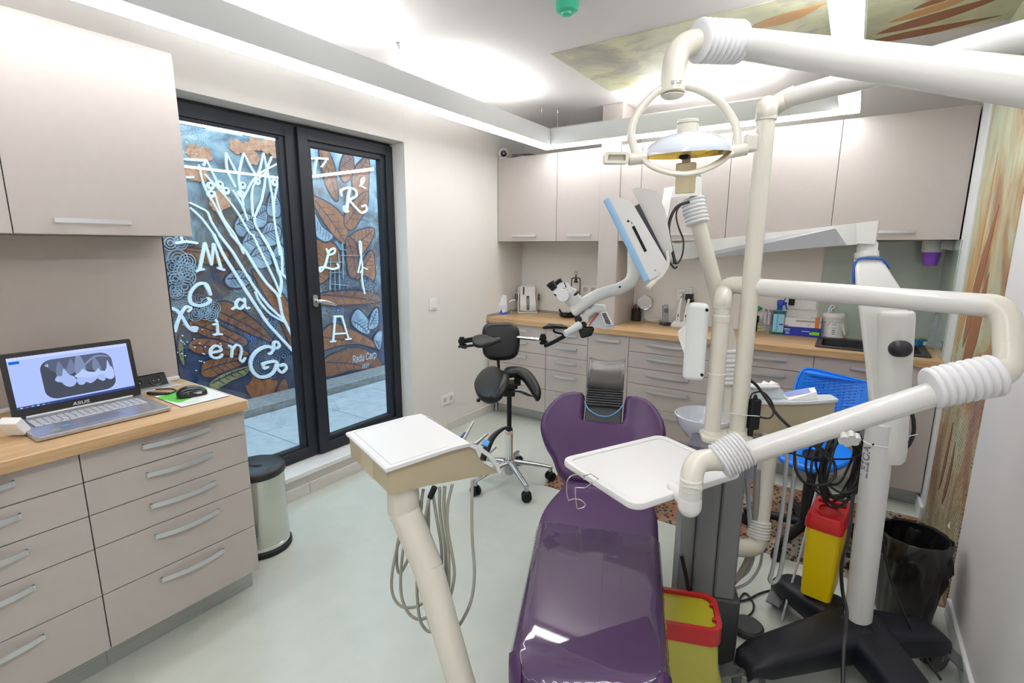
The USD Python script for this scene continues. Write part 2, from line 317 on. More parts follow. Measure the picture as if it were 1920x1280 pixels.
# white upright lining between the mural strip and the cabinets, skirtings
single('trim_1', cbox((XR-.012, 3.30, .0), (XR, 3.52, 2.2), .002), LAMPWHITE, kind='structure')
single('baseboard_right', cat(cbox((XR-.014, YF, 0), (XR, 2.44, .08), .003), cbox((XR-.026, 3.29, 0), (XR-.012, 3.5, .08), .003)), LAMPWHITE, kind='structure')
bl = T('baseboard_left', kind='structure')
for y0, y1 in ((1.0, 1.62), (1.62, 2.24), (2.24, 2.86), (2.86, 3.48)): bl.part('tile', cbox((XL, y0+.001, 0), (XL+.012, y1-.001, .07), .002), TRIMC)
single('trim_2', cat(cbox((XL-.001, OY0, .07), (XL+.006, OY1, .118), .002)), TILE, kind='structure')
single('trim_3', cbox((XL-.2, OY0-.02, .118), (XL+.018, OY1+.02, .15), .004), MARBLE, kind='structure')
# socket plates and switch
def plate(name, label, cat_, c, w, h, n, axis, sockets=True):
    """white wall plate; c = (along, height), n units on the wall"""
    t = T(name, label, cat_, loc=((XL, c[0], c[1]) if axis == 'x' else (c[0], YB, c[1])))
    A = lambda m: onplane(m, axis, XL if axis == 'x' else YB)
    t.part('frame_plate', A(bevprism(rrect(w, h, .006, 4, c), 0, .009, .002)), PLWHITE)
    for k in range(n):
        cx = c[0]+(k-(n-1)/2)*.071
        if sockets:
            p = Point(cx, c[1]).buffer(.021); t.part('socket', A(prism(rrect(.054, .054, .003, 2, (cx, c[1])).difference(p), .009, .0125)), PLWHITE)
            t.part('socket_well', A(cat(prism(p, .002, .010), *[prism(Point(cx+s*.0095, c[1]).buffer(.0026), .010, .0103) for s in (-1, 1)])), mat('socket_grey', (.5, .5, .48), .5))
        else: t.part('rocker', A(bevprism(rrect(.052, .052, .003, 2, (cx, c[1])), .009, .014, .002)), PLWHITE)
    return t
plate('light_switch', 'white square light switch on the wall beside the glass door', 'light switch', (2.733, 1.028), .081, .085, 1, 'x', False)
plate('double_socket', 'white double socket low on the wall beside the glass door', 'socket', (2.869, .263), .152, .083, 2, 'x')
plate('double_socket', 'white double socket behind the microscope, in the left counter niche', 'socket', (-1.853,3.945,1.087)[::2], .152, .083, 2, 'y')
s3 = plate('double_socket', 'white socket pair above the white curing lights with a charger plugged in', 'socket', (-1.035,3.945,1.087)[::2], .152, .083, 2, 'y')
s4 = plate('triple_socket', 'white wide socket plate behind the blue spray bottle with a black plug', 'socket', (-0.282,3.945,1.074)[::2], .222, .083, 3, 'y', False)

# ------------------------------------------------------------------ glass door
FX = -2.682
d1 = T('door_1', kind='structure')
def frame_bars(y0, y1, z0, z1, w, x0, x1, wb=None):
    wb = wb or w
    return cat(cbox((x0, y0, z0), (x1, y0+w, z1)), cbox((x0, y1-w, z0), (x1, y1, z1)), cbox((x0, y0+w-.001, z1-w), (x1, y1-w+.001, z1)), cbox((x0, y0+w-.001, z0), (x1, y1-w+.001, z0+wb)))
fr = d1.part('door_frame', frame_bars(.94, 2.51, OZ0, 2.14, .046, FX-.07, FX-.004), FRAMEM)
# fixed left leaf and opening right leaf, each with a stepped bead around its pane
lf = d1.part('door_leaf', cat(frame_bars(.975, 1.79, OZ0+.004, 2.112, .065, FX-.06, FX), frame_bars(1.03, 1.735, .195, 2.075, .04, FX-.05, FX-.012)), FRAMEM, label='fixed left leaf')
rf = d1.part('door_leaf', cat(frame_bars(1.79, 2.498, OZ0+.008, 2.108, .062, FX-.05, FX+.022), frame_bars(1.835, 2.445, .205, 2.06, .045, FX-.04, FX+.006)), FRAMEM, label='opening right leaf')
sub(lf, 'pane', cbox((FX-.034, 1.04, .205), (FX-.028, 1.725, 2.06), .001), GLASS)
pn = cbox((FX-.024, 1.85, .22), (FX-.018, 2.43, 2.05), .001); sub(rf, 'pane', pn, GLASS)
rose = onplane(bevprism(rrect(.032, .075, .015, 6, (1.826, 1.125)), 0, .012, .003), 'x', FX+.022)
hd = d1.part('door_handle', cat(rose, cyl((FX+.03, 1.826, 1.125), (FX+.06, 1.826, 1.125), .009)), STEEL, label='brushed steel lever handle')
sub(hd, 'lever', tube([(FX+.06, 1.826, 1.125), (FX+.066, 1.85, 1.122), (FX+.062, 1.90, 1.108), (FX+.055, 1.95, 1.09)], [.0105, .011, .010, .006], 12), STEEL)

# ------------------------------------------------------------------ outside: terrace, kerb, painted garden wall
PAVE = mottled('grey_pavers', (.30, .33, .35), (.42, .44, .45), 12, .7, .2, 60)
tp_ = T('terrace_paving', 'grey stone slab paving of the terrace outside the glass door', 'paving', (-3.25, 1.5, .1), kind='structure')
for i in range(3):
    for j in range(11): tp_.part('slab', cbox((-3.86+i*.41, -.6+j*.62, -.02), (-3.86+i*.41+.403, -.6+j*.62+.613, .10+.0015*((i*7+j*3) % 3)), .002), PAVE, smooth=False)
single('kerb', cbox((-4.14, -3, -.02), (-3.87, 6.3, .17), .01), mottled('kerb_concrete', (.16, .16, .16), (.27, .27, .26), 30, .8, .2, 50), 'grey concrete kerb along the foot of the painted garden wall', 'kerb', kind='structure')
WX = -4.15
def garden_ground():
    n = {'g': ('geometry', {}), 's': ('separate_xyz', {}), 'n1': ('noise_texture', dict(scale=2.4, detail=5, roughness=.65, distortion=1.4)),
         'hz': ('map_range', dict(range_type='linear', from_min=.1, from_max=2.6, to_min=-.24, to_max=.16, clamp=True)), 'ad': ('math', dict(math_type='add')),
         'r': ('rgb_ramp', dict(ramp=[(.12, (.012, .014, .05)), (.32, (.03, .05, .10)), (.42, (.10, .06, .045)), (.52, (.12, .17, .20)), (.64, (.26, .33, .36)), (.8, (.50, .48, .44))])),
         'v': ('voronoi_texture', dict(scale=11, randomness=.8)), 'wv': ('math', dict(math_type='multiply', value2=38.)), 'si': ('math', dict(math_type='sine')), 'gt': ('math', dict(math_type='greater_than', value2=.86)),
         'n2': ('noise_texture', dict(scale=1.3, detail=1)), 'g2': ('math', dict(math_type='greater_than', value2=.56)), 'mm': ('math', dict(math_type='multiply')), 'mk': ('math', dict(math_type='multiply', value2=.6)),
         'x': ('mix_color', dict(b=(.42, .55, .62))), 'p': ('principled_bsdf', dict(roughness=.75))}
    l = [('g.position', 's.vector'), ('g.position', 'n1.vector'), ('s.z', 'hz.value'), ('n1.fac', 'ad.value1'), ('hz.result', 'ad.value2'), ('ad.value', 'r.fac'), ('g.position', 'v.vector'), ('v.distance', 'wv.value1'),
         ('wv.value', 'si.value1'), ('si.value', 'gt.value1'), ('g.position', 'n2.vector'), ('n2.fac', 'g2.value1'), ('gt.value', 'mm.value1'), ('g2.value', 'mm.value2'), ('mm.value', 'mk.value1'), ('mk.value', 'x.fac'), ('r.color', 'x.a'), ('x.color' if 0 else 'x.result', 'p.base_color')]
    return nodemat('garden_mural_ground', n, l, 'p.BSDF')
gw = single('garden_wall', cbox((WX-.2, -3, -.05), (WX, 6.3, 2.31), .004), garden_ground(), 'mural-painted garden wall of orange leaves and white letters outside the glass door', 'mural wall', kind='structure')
ORA = mottled('paint_orange', (.17, .055, .018), (.38, .125, .038), 9, .7, stretch=(1, 2.4, .8)); ORB = mottled('paint_brown', (.13, .045, .022), (.30, .10, .04), 10, .7, stretch=(1, .8, 2.5))
BLU = mottled('paint_blue_grey', (.14, .20, .27), (.36, .45, .51), 8, .7); NAV = mat('paint_navy', (.012, .02, .05), .7); CHA = mottled('paint_white', (.78, .80, .80), (.86, .87, .86), 15, .7)
OLI = mottled('paint_olive', (.16, .14, .05), (.35, .30, .12), 12, .7); FLO = mottled('paint_flower', (.42, .13, .06), (.66, .34, .20), 22, .7)
_lay = [0]
def paint(name, poly, m, h=.0008):
    _lay[0] += 1; z = .0006+.00012*_lay[0]
    poly = poly.buffer(0).simplify(.0015); return sub(gw, name, onplane(prism(poly, 0, z+h), 'x', WX), m, smooth=False)
def leaf(pts, m, vein=None):
    P = Polygon(spline(pts, 5, True)).buffer(0); paint('painted_leaf_outline', P.buffer(.014), NAV); paint('painted_leaf', P, m)
    P0 = np.array(pts, float); tip = P0[np.argmax(np.linalg.norm(P0-P0[0], axis=1))]; a, b = P0[0], tip
    vs = [stroke([a*(.95)+b*.05, (a+b)/2+V(.01, .01), a*.06+b*.94], .010)]
    d = (b-a); L = np.linalg.norm(d); nn = V(-d[1], d[0])/L
    for t in np.linspace(.2, .8, 5):
        c = a+d*t
        for s in (-1, 1): vs.append(stroke([c, c+d/L*.07+nn*s*.09], .006))
    g = unary_union(vs).intersection(P.buffer(-.01))
    if not g.is_empty: paint('leaf_vein', g, vein or NAV)
# big leaves, left of the door mullion
for m, pts in ((ORB, [(1.953,0.953),(1.974,1.004),(2.066,0.996),(2.187,0.895),(2.313,0.767),(2.408,0.623),(2.349,0.644),(2.237,0.708),(2.09,0.807),(1.981,0.875)]), (ORA, [(1.754,0.87),(1.796,0.907),(1.891,0.885),(2.004,0.796),(2.167,0.684),(2.161,0.628),(2.075,0.653),(1.914,0.722),(1.785,0.804)]),
        (ORA, [(1.737,0.707),(1.797,0.74),(1.933,0.708),(2.115,0.613),(2.176,0.545),(2.003,0.576),(1.804,0.622),(1.742,0.665)]), (ORA, [(1.799,0.484),(1.836,0.552),(1.98,0.558),(2.15,0.515),(2.054,0.443),(1.903,0.418),(1.814,0.437)]),
        (ORA, [(2.277,1.245),(2.352,1.186),(2.509,1.05),(2.597,0.887),(2.62,0.69),(2.621,0.39),(2.487,0.804),(2.363,1.049)]), (ORA, [(1.697,1.421),(1.743,1.441),(1.861,1.421),(2.066,1.41),(2.091,1.347),(1.975,1.308),(1.842,1.331),(1.737,1.382)]),
        (OLI, [(1.847,0.365),(1.923,0.414),(2.054,0.443),(2.189,0.444),(2.137,0.379),(2.024,0.358),(1.892,0.31)]), (OLI, [(1.679,0.778),(1.689,0.694),(1.682,0.55),(1.661,0.606),(1.656,0.69)]), (ORB, [(2.407,0.186),(2.478,0.269),(2.509,0.174),(2.462,0.085),(2.413,0.11)]),
        (BLU, [(2.054,1.189),(2.134,1.25),(2.22,1.236),(2.27,1.167),(2.186,1.117),(2.079,1.124)]),
        # artichoke petals
        *[(BLU, p) for p in ([(2.17,1.61),(2.244,1.707),(2.329,1.669),(2.307,1.561),(2.205,1.526)], [(2.329,1.669),(2.408,1.781),(2.451,1.751),(2.428,1.63),(2.357,1.605)], [(2.451,1.751),(2.512,1.898),(2.575,1.792),(2.555,1.702),(2.482,1.698)],
          [(2.221,1.473),(2.297,1.571),(2.384,1.53),(2.374,1.419),(2.257,1.387)], [(2.385,1.541),(2.465,1.642),(2.557,1.59),(2.522,1.476),(2.424,1.453)], [(2.276,1.354),(2.353,1.441),(2.457,1.419),(2.458,1.306),(2.336,1.265)], [(2.463,1.363),(2.534,1.465),(2.589,1.384),(2.567,1.28),(2.491,1.26)])],
        # right leaf of the door
        (ORA, [(3.005,2.316),(3.077,2.327),(3.141,2.218),(3.156,2.124),(3.168,1.881),(3.084,1.948),(3.03,2.086)]), (ORA, [(3.22,2.18),(3.258,2.282),(3.307,2.326),(3.368,2.298),(3.367,2.173),(3.289,2.065),(3.229,2.083)]), (ORA, [(3.353,2.072),(3.41,2.216),(3.557,2.318),(3.553,2.118),(3.514,1.907),(3.404,1.873)]),
        (ORA, [(2.895,1.884),(3.047,1.848),(3.19,1.759),(3.259,1.635),(3.239,1.469),(3.099,1.555),(2.966,1.722)]), (ORA, [(3.236,1.647),(3.252,1.762),(3.373,1.897),(3.528,1.986),(3.519,1.855),(3.445,1.746),(3.321,1.612)]), (ORA, [(3.274,1.404),(3.3,1.547),(3.453,1.616),(3.591,1.62),(3.53,1.484),(3.367,1.337)]),
        (ORA, [(2.876,1.479),(2.992,1.504),(3.106,1.455),(3.159,1.34),(3.135,1.225),(3.009,1.154),(2.903,1.109),(2.874,1.284)]), (ORB, [(3.251,1.533),(3.358,1.443),(3.339,1.165),(3.258,1.168),(3.231,1.352)]), (ORA, [(3.337,1.125),(3.451,1.322),(3.559,1.389),(3.568,1.113),(3.44,1.16)]),
        (ORB, [(2.894,0.997),(3.215,1.012),(3.55,0.96),(3.617,0.87),(3.237,0.876),(2.902,0.907)]), (ORA, [(2.87,0.603),(3.02,0.701),(3.188,0.639),(3.449,0.49),(3.55,0.38),(3.309,0.462),(3.065,0.481),(2.889,0.47)]), (ORB, [(2.887,0.352),(3.06,0.414),(3.339,0.408),(3.579,0.235),(3.573,0.147),(3.24,0.2),(2.906,0.201)]),
        (BLU, [(3.242,0.713),(3.332,0.813),(3.461,0.673),(3.453,0.547),(3.318,0.607)]), (BLU, [(3.456,0.603),(3.51,0.752),(3.585,0.794),(3.574,0.616)]), (BLU, [(3.52,0.479),(3.598,0.555),(3.633,0.521),(3.586,0.352)]), (BLU, [(2.897,1.743),(2.972,1.626),(3.083,1.543),(2.991,1.492),(2.884,1.575)])):
    leaf(pts, m)
# oak leaf at the bottom
ok_ = unary_union([Polygon(spline(p, 4, True)).buffer(0) for p in ([(2.137,0.263),(2.201,0.33),(2.269,0.303),(2.354,0.296),(2.384,0.216),(2.325,0.12),(2.228,0.121),(2.164,0.185)], [(2.128,0.288),(2.184,0.275),(2.18,0.229),(2.135,0.24)], [(2.34,0.275),(2.402,0.274),(2.397,0.225),(2.347,0.225)], [(2.191,0.344),(2.238,0.346),(2.244,0.285),(2.198,0.296)])])
paint('painted_leaf', ok_, ORA)
# orange flowers along the top
def flower(c, r, m=FLO, k=6):
    c = V(*c); a = rs.rand()*6
    paint('painted_flower', unary_union([Point(c+r*.55*V(math.cos(a+t), math.sin(a+t))).buffer(r*.42) for t in np.linspace(0, 2*np.pi, k, endpoint=False)]+[Point(c).buffer(r*.4)]), m)
for c in [(2.326,2.213),(2.397,2.265),(2.487,2.258),(2.566,2.228),(2.364,2.152),(1.918,2.132),(1.992,2.124),(2.047,1.767),(2.1,1.791),(2.073,1.824),(2.241,2.22),(1.892,1.977),(1.948,1.974),(2.559,2.286)]: flower(c, .060)
# rings of curled scales
for c, r in zip([(1.725,1.353),(1.786,1.332),(1.683,1.296),(1.751,1.264),(1.798,1.272),(1.691,1.208),(1.747,1.145),(1.689,1.109),(1.831,0.965),(1.893,1.001),(1.939,0.965),(1.866,0.93),(1.798,0.927),(1.685,1.469),(1.755,1.47),(1.914,0.914),(1.666,1.14),(1.773,1.214)], (.07, .06, .06, .07, .05, .06, .07, .05, .06, .05, .05, .05, .05, .06, .05, .05, .06, .06)):
    paint('painted_ring', unary_union([Point(c).buffer(r*q).difference(Point(c).buffer(r*q-.006)) for q in (1, .68, .36)]), BLU)
# dotted clusters
paint('painted_dots', unary_union([Point(p).buffer(.004) for p in np.array([(3.518,1.018)])+rs.randn(130, 2)*V(.07, .10)]), BLU)
paint('painted_dots', unary_union([Point(p).buffer(.0045) for p in np.array([(1.714,0.669)])+rs.randn(30, 2)*V(.09, .10)]), CHA)
# white branches
BR = [[(1.998,1.533),(2.053,1.379),(2.132,1.228),(2.205,1.083),(2.283,0.942),(2.363,0.795),(2.473,0.65),(2.602,0.481)], [(2.038,1.534),(2.128,1.399),(2.2,1.258),(2.276,1.111),(2.367,0.968),(2.466,0.853),(2.524,0.787),(2.605,0.593)], [(2.131,1.536),(2.236,1.398),(2.312,1.254),(2.394,1.127),(2.481,1.017),(2.504,0.849),(2.535,0.774)],
      [(2.305,1.539),(2.37,1.375),(2.458,1.169),(2.497,1.051),(2.5,1.015)], [(2.379,1.541),(2.454,1.397),(2.501,1.236),(2.524,1.142),(2.493,1.016)], [(2.516,1.543),(2.544,1.373),(2.537,1.223)], [(2.501,1.242),(2.618,1.125)], [(2.283,1.066),(2.31,0.985),(2.394,0.873),(2.511,0.789)],
      [(1.851,1.725),(1.915,1.66),(1.956,1.602),(1.998,1.533)], [(1.851,1.763),(1.922,1.729),(1.967,1.702),(1.989,1.633),(2.038,1.534)], [(1.941,2.04),(1.96,1.908),(2.038,1.726),(2.131,1.536)], [(1.977,1.978),(2.109,1.832),(2.201,1.705),(2.274,1.56),(2.305,1.539)],
      [(1.998,2.086),(2.076,1.899),(2.109,1.832)], [(2.032,1.856),(2.073,1.678),(2.162,1.526),(2.213,1.388)], [(2.152,2.157),(2.15,2.027),(2.2,1.911)], [(2.152,2.157),(2.212,2.035)], [(2.29,2.177),(2.233,1.976),(2.25,1.771)], [(2.29,2.177),(2.385,2.024),(2.458,2.202)],
      [(2.458,2.202),(2.5,1.897),(2.504,1.677),(2.525,1.373)], [(2.595,2.146),(2.384,2.013),(2.243,1.812)], [(2.481,2.067),(2.342,1.925),(2.32,1.69)], [(2.469,2.066),(2.413,1.835),(2.328,1.658),(2.384,1.53)], [(2.526,2.18),(2.469,2.066)], [(2.176,1.878),(2.239,1.77),(2.272,1.656)], [(2.595,2.081),(2.518,1.833),(2.508,1.722)], [(2.62,2.018),(2.588,1.793),(2.596,1.465)]]
for k, b in enumerate(BR): paint('painted_branch', stroke(b, (.023, .020, .021, .016)[k % 4] if k < 8 else .013), CHA)
for c in [(2.119,1.873),(2.255,1.927),(2.237,1.858),(2.007,1.898),(2.005,1.839),(2.531,1.976),(2.38,1.971),(2.077,1.915)]: paint('painted_bud', Point(c).buffer(.030).difference(Point(np.array(c)+.004).buffer(.012)), CHA)
# fine scratch lines of the drawing
for k, b in enumerate([[(3.038,1.342),(3.015,1.039)], [(3.075,1.24),(3.067,1.022)], [(3.131,1.379),(3.121,1.032)], [(2.99,1.299),(3.187,1.295)], [(3.161,1.36),(3.369,1.357)], [(3.012,1.198),(3.149,1.199)], [(3.034,1.089),(3.218,1.065)], [(3.185,1.481),(3.168,1.133)], [(3.149,1.417),(3.227,1.411)]]):
    paint('painted_line', stroke(b, .006), BLU)
# white letters
LET = dict(
 M=[[(1.864,1.272),(1.923,1.466)], [(1.923,1.466),(1.953,1.306)], [(1.953,1.306),(1.987,1.461)], [(1.987,1.461),(2.023,1.27)], [(1.84,1.259),(1.859,1.268),(1.891,1.271)], [(2.002,1.276),(2.026,1.266),(2.043,1.262)]],
 C=[[(1.894,1.146),(1.914,1.108),(1.921,1.077),(1.908,1.14),(1.881,1.165),(1.832,1.155),(1.788,1.112),(1.77,1.063),(1.781,1.016),(1.83,0.996),(1.879,1.002),(1.914,1.028),(1.903,1.044)]],
 a=[[(2.177,0.997),(2.146,1.019),(2.114,0.991),(2.116,0.953),(2.149,0.942),(2.176,0.969)], [(2.186,1.02),(2.184,0.957),(2.197,0.937),(2.216,0.943)], [(2.078,0.944),(2.117,0.964)]],
 X=[[(1.649,0.991),(1.682,0.965),(1.711,0.901),(1.737,0.842),(1.776,0.806),(1.795,0.829),(1.769,0.832)], [(1.75,0.961),(1.771,0.983),(1.74,0.995),(1.703,0.953),(1.669,0.886),(1.646,0.823)]],
 i=[[(1.94,0.869),(1.948,0.857)], [(1.92,0.837),(1.949,0.84),(1.946,0.758)], [(1.918,0.756),(1.946,0.758),(1.975,0.752)]],
 e=[[(1.875,0.618),(1.953,0.622),(1.944,0.657),(1.91,0.666),(1.877,0.635),(1.878,0.59),(1.911,0.569),(1.948,0.573),(1.96,0.588)]],
 n=[[(2.026,0.648),(2.047,0.63),(2.033,0.557)], [(2.043,0.614),(2.08,0.647),(2.114,0.626),(2.116,0.579),(2.098,0.525),(2.117,0.499),(2.142,0.526)]],
 G=[[(2.397,0.56),(2.362,0.586),(2.308,0.59),(2.234,0.558),(2.184,0.486),(2.192,0.403),(2.249,0.339),(2.333,0.331),(2.388,0.368),(2.411,0.43)], [(2.425,0.561),(2.452,0.581),(2.435,0.617),(2.405,0.614),(2.398,0.565),(2.37,0.528),(2.353,0.525)], [(2.285,0.445),(2.331,0.452),(2.412,0.442),(2.418,0.374),(2.456,0.336),(2.499,0.364),(2.484,0.404),(2.445,0.399)], [(2.285,0.445),(2.297,0.405),(2.328,0.411)]],
 F=[[(2.884,2.218),(2.978,2.234),(3.075,2.242)], [(2.957,2.226),(2.941,2.157),(2.925,2.091)], [(3.063,2.241),(3.038,2.199),(3.007,2.165)]],
 e2=[[(3.431,2.035),(3.48,2.079),(3.486,2.121),(3.454,2.095),(3.451,2.037),(3.496,2.02)]],
 R=[[(3.302,1.985),(3.281,1.902),(3.269,1.832),(3.25,1.781)], [(3.205,1.924),(3.205,1.971),(3.285,2.005),(3.371,1.992),(3.378,1.935),(3.283,1.887)], [(3.292,1.888),(3.352,1.838),(3.43,1.778),(3.499,1.808),(3.489,1.853),(3.448,1.84)], [(3.269,1.832),(3.233,1.821),(3.234,1.78),(3.272,1.782)]],
 L=[[(3,1.42),(3.022,1.37),(3.083,1.386),(3.086,1.427),(3.031,1.405),(3.002,1.337),(2.967,1.259),(2.914,1.214),(2.911,1.246),(2.961,1.254),(3.057,1.233),(3.122,1.249),(3.106,1.28)]],
 f=[[(3.351,1.188),(3.397,1.323),(3.41,1.47),(3.391,1.496),(3.389,1.417),(3.409,1.256),(3.397,1.122),(3.421,0.97)], [(3.377,1.183),(3.419,1.236),(3.469,1.216)]],
 A=[[(3.008,0.543),(3.048,0.773)], [(3.04,0.774),(3.13,0.767)], [(3.127,0.765),(3.189,0.529)], [(3.025,0.605),(3.172,0.592)], [(2.977,0.535),(3.032,0.532)], [(3.154,0.529),(3.216,0.528)]],
 E=[[(1.853,2.071),(1.987,2.08)], [(1.987,2.08),(1.974,2.045)], [(1.843,1.943),(1.889,1.949)]], I=[[(1.721,1.468),(1.793,1.48),(1.864,1.469)], [(1.76,1.509),(1.765,1.475)]])
for k, s in LET.items():
    w = {'G': .036, 'R': .034, 'C': .032, 'M': .03, 'X': .03, 'L': .026, 'f': .018, 'e2': .020, 'i': .026}.get(k, .026)
    paint('painted_letter', unary_union([stroke(q, w*.62 if j else w*.72, 5, len(q) > 3) for j, q in enumerate(s)]), CHA)
for txt, (y, z), h in (('Radu Carp', (-4.15,3.22,0.252)[1:], .075), ('2019', (-4.15,3.337,0.172)[1:], .042)):
    m = meshkit.text_mesh(txt, h, .001); m.vertices[:, 0] += m.vertices[:, 1]*.2; m.vertices[:, 2] = np.where(m.vertices[:, 2] > .0005, .016, .0)
    m.vertices[:, :2] = m.vertices[:, :2]*V(.62, 1)+V(y, z)+V(0, .02); sub(gw, 'painted_signature', onplane(m, 'x', WX), mat('paint_pale_grey', (.52, .55, .58), .7), smooth=False)
# neighbouring house beyond the garden wall
hs = T('neighbour_house', 'pale grey house facade just visible above the garden wall', 'building', (-7.2, 2.2, 0))
hs.part('wall', cbox((-7.4, -4, 0), (-7.2, 9, 4.6), .01), mottled('facade_grey', (.40, .42, .44), (.5, .51, .52), 3, .8))
for k in range(9): hs.part('window', cbox((-7.21, -2.6+k*1.1, 2.9), (-7.17, -2.0+k*1.1, 4.2), .01), mat('facade_window', (.08, .11, .15), .1))

# ------------------------------------------------------------------ hanging light frame
LZ0, LZ1, LW = 2.178, 2.305, .096
LX0, LX1, LY0, LY1 = -2.0, -.10, -1.25, 3.455      # centre lines of the four legs
lt = T('pendant_light', 'white rectangular hanging light frame with a glowing strip along its underside', 'light', (LX0, LY1, LZ0))
h = LW/2
legs = [((LX0-h, LY0-h), (LX0+h, LY1+h)), ((LX1-h, LY0-h), (LX1+h, LY1+h)), ((LX0+h, LY1-h), (LX1-h, LY1+h)), ((LX0+h, LY0-h), (LX1-h, LY0+h))]
for a, b in legs: lt.part('housing', cbox((*a, LZ0+.012), (*b, LZ1), .001), LAMPWHITE)
GLOW = emit('led_diffuser', (.97, .98, 1.), STRIP)
for a, b in legs: lt.part('diffuser', cbox((a[0]+.002, a[1]+.002, LZ0), (b[0]-.002, b[1]-.002, LZ0+.0125), .0008), GLOW)
UPG = emit('led_uplight', (.98, .98, .985), UP)
for x, y0, y1 in ((LX0, 1.12, 1.74), (LX0, 2.2, 2.95), (LX1, 1.7, 2.5), (LX1, .2, .9), (LX0, -.1, .5), (LX1, -.9, -.2)):
    lt.part('uplight_module', cbox((x-.025, y0, LZ1), (x+.025, y1, LZ1+.004), .001), UPG)
for x0, x1 in ((-1.28, -.62),): lt.part('uplight_module', cbox((x0, LY1-.025, LZ1), (x1, LY1+.025, LZ1+.004), .001), UPG)
for x, y in ((LX0, 1.946), (LX0, 3.35), (-1.92, LY1-.007), (LX0, .4), (LX1, 1.9), (LX1, 3.3), (-.2, LY1), (LX1, .2)):
    c = lt.part('suspension_cable', cyl((x, y, LZ1), (x, y, ZC-.02), .0012, n=8, bev=0), STEEL)
    sub(c, 'ceiling_anchor', mv(cat(lathe([(.010, 0), (.010, -.004), (.006, -.008), (.006, -.028), (.003, -.034)][::-1], 16)), x-lt.loc[0], y-lt.loc[1], ZC-lt.loc[2]), STEEL)
single('ceiling_fitting', cat(lathe([(.034, 0), (.045, .006), (.047, .02), (.047, .045)], 28, (-1.095, 2.03, ZC-.045)), lathe([(.012, 0), (.022, .004), (.026, .015)], 20, (-1.095, 2.03, ZC-.058))), mat('green_plastic', (.05, .50, .30), .3), 'small round green plastic ceiling fitting at the top edge of the photo', 'ceiling fitting', loc=(-1.095, 2.03, ZC))

# ------------------------------------------------------------------ cabinets
def bow_handle(c, L, axis, out, sag=.018, hgt=.0165, th=.006):
    """flat bowed bar handle centred at c, running along axis ('x' or 'y'), bulging by sag in direction out"""
    t = np.linspace(-1, 1, 17); off = sag*(1-t**2)+.004; a = t*L/2; i, j = (0, 1) if axis == 'x' else (1, 0)
    rings = []
    for s, o in zip(a, off):
        q = []
        for dz, do in ((-hgt/2, 0), (hgt/2, 0), (hgt/2, th), (-hgt/2, th)):
            p = [0, 0, c[2]+dz]; p[i] = c[i]+s; p[j] = c[j]+(o+do)*out; q.append(p)
        rings.append(q)
    m = loft(rings)
    posts = []
    for s in (-1, 1):
        p = [0, 0, c[2]]; p[i] = c[i]+s*L/2*.97; p[j] = c[j]; q = list(p); q[j] += .010*out; w = np.array([.003, .003, hgt/2]); posts.append(cbox(np.minimum(p, q)-w*[1, 1, 1], np.maximum(p, q)+w, .0005))
    m = cat(m, *posts); m.fix_normals(); return m
Zs = [.821, .710, .595, .478, .308, .106]
HZ = [.775, .672, .556, .438, .268]
def base_unit(name, label, lo, hi, face, axis, out, back, side_mat=LAMD, group=None, kind='drawers', hl=.20, plinth=None, hx=.5, sinkc=False):
    """base cabinet between lo and hi along axis; its fronts stand on the plane face and look towards out"""
    def B(a0, a1, f0, f1, z0, z1, c=.0015):
        return cbox((a0, f0, z0), (a1, f1, z1), c) if axis == 'x' else cbox((f0, a0, z0), (f1, a1, z1), c)
    t = T(name, label, 'cabinet', ((lo+hi)/2, face, 0) if axis == 'x' else (face, (lo+hi)/2, 0), group=group)
    if sinkc: t.part('carcass', cat(B(lo, lo+.018, face-out*.022, back, .106, .82), B(hi-.018, hi, face-out*.022, back, .106, .82), B(lo+.018, hi-.018, face-out*.022, back, .106, .124), B(lo+.018, hi-.018, back+out*.008, back, .124, .82)), side_mat)
    else: t.part('carcass', B(lo, hi, face-out*.022, back, .106, .82), side_mat)
    pf = plinth; t.part('plinth', B(lo, hi, pf, pf-out*.018, .0, .106), ALUP)
    g = .0016
    def front(z0, z1, pn, hz, L):
        p = t.part(pn, B(lo+g, hi-g, face, face-out*.019, z0+g, z1-g, .001), LAM)
        c = [0, 0, hz]; c[0 if axis == 'x' else 1] = lo+(hi-lo)*hx; c[1 if axis == 'x' else 0] = face
        m = bow_handle(c, L, axis, out); m.vertices -= t.loc; sub(p, 'handle', m, ALU)
    if kind == 'drawers':
        for k in range(5): front(Zs[k+1], Zs[k], 'drawer', HZ[k], hl)
    else: front(.106, .821, 'door', .772, hl)
    return t
back = dict(face=3.41, axis='x', out=-1, back=YB, plinth=3.50)
base_unit('drawer_cabinet', 'greige five-drawer base cabinet in the far left corner behind the black saddle stool', XL+.008, -1.967, **back, hl=.22)
base_unit('drawer_cabinet', 'narrow greige five-drawer base cabinet left of the tall plain door, behind the microscope head', -1.967, -1.60, **back, hl=.19)
base_unit('door_cabinet', 'narrow greige base cabinet with one plain door, behind the grey headrest', -1.60, -1.277, **back, kind='door', hl=.19)
base_unit('drawer_cabinet', 'wide greige five-drawer base cabinet behind the white monitor box', -1.277, -.70, **back, hl=.30)
base_unit('drawer_cabinet', 'greige five-drawer base cabinet left of the sink cabinet', -.70, -.127, **back, hl=.30)
base_unit('door_cabinet', 'greige sink base cabinet with a plain door, behind the blue chair', -.127, .455, **back, kind='door', hl=.22, sinkc=True)
left = dict(face=-1.945, axis='y', out=1, back=XL+.003, plinth=-2.012)
base_unit('drawer_cabinet', 'greige five-drawer base cabinet under the mouse, next to the steel bin', .463, .981, **left, hl=.22, hx=.53)
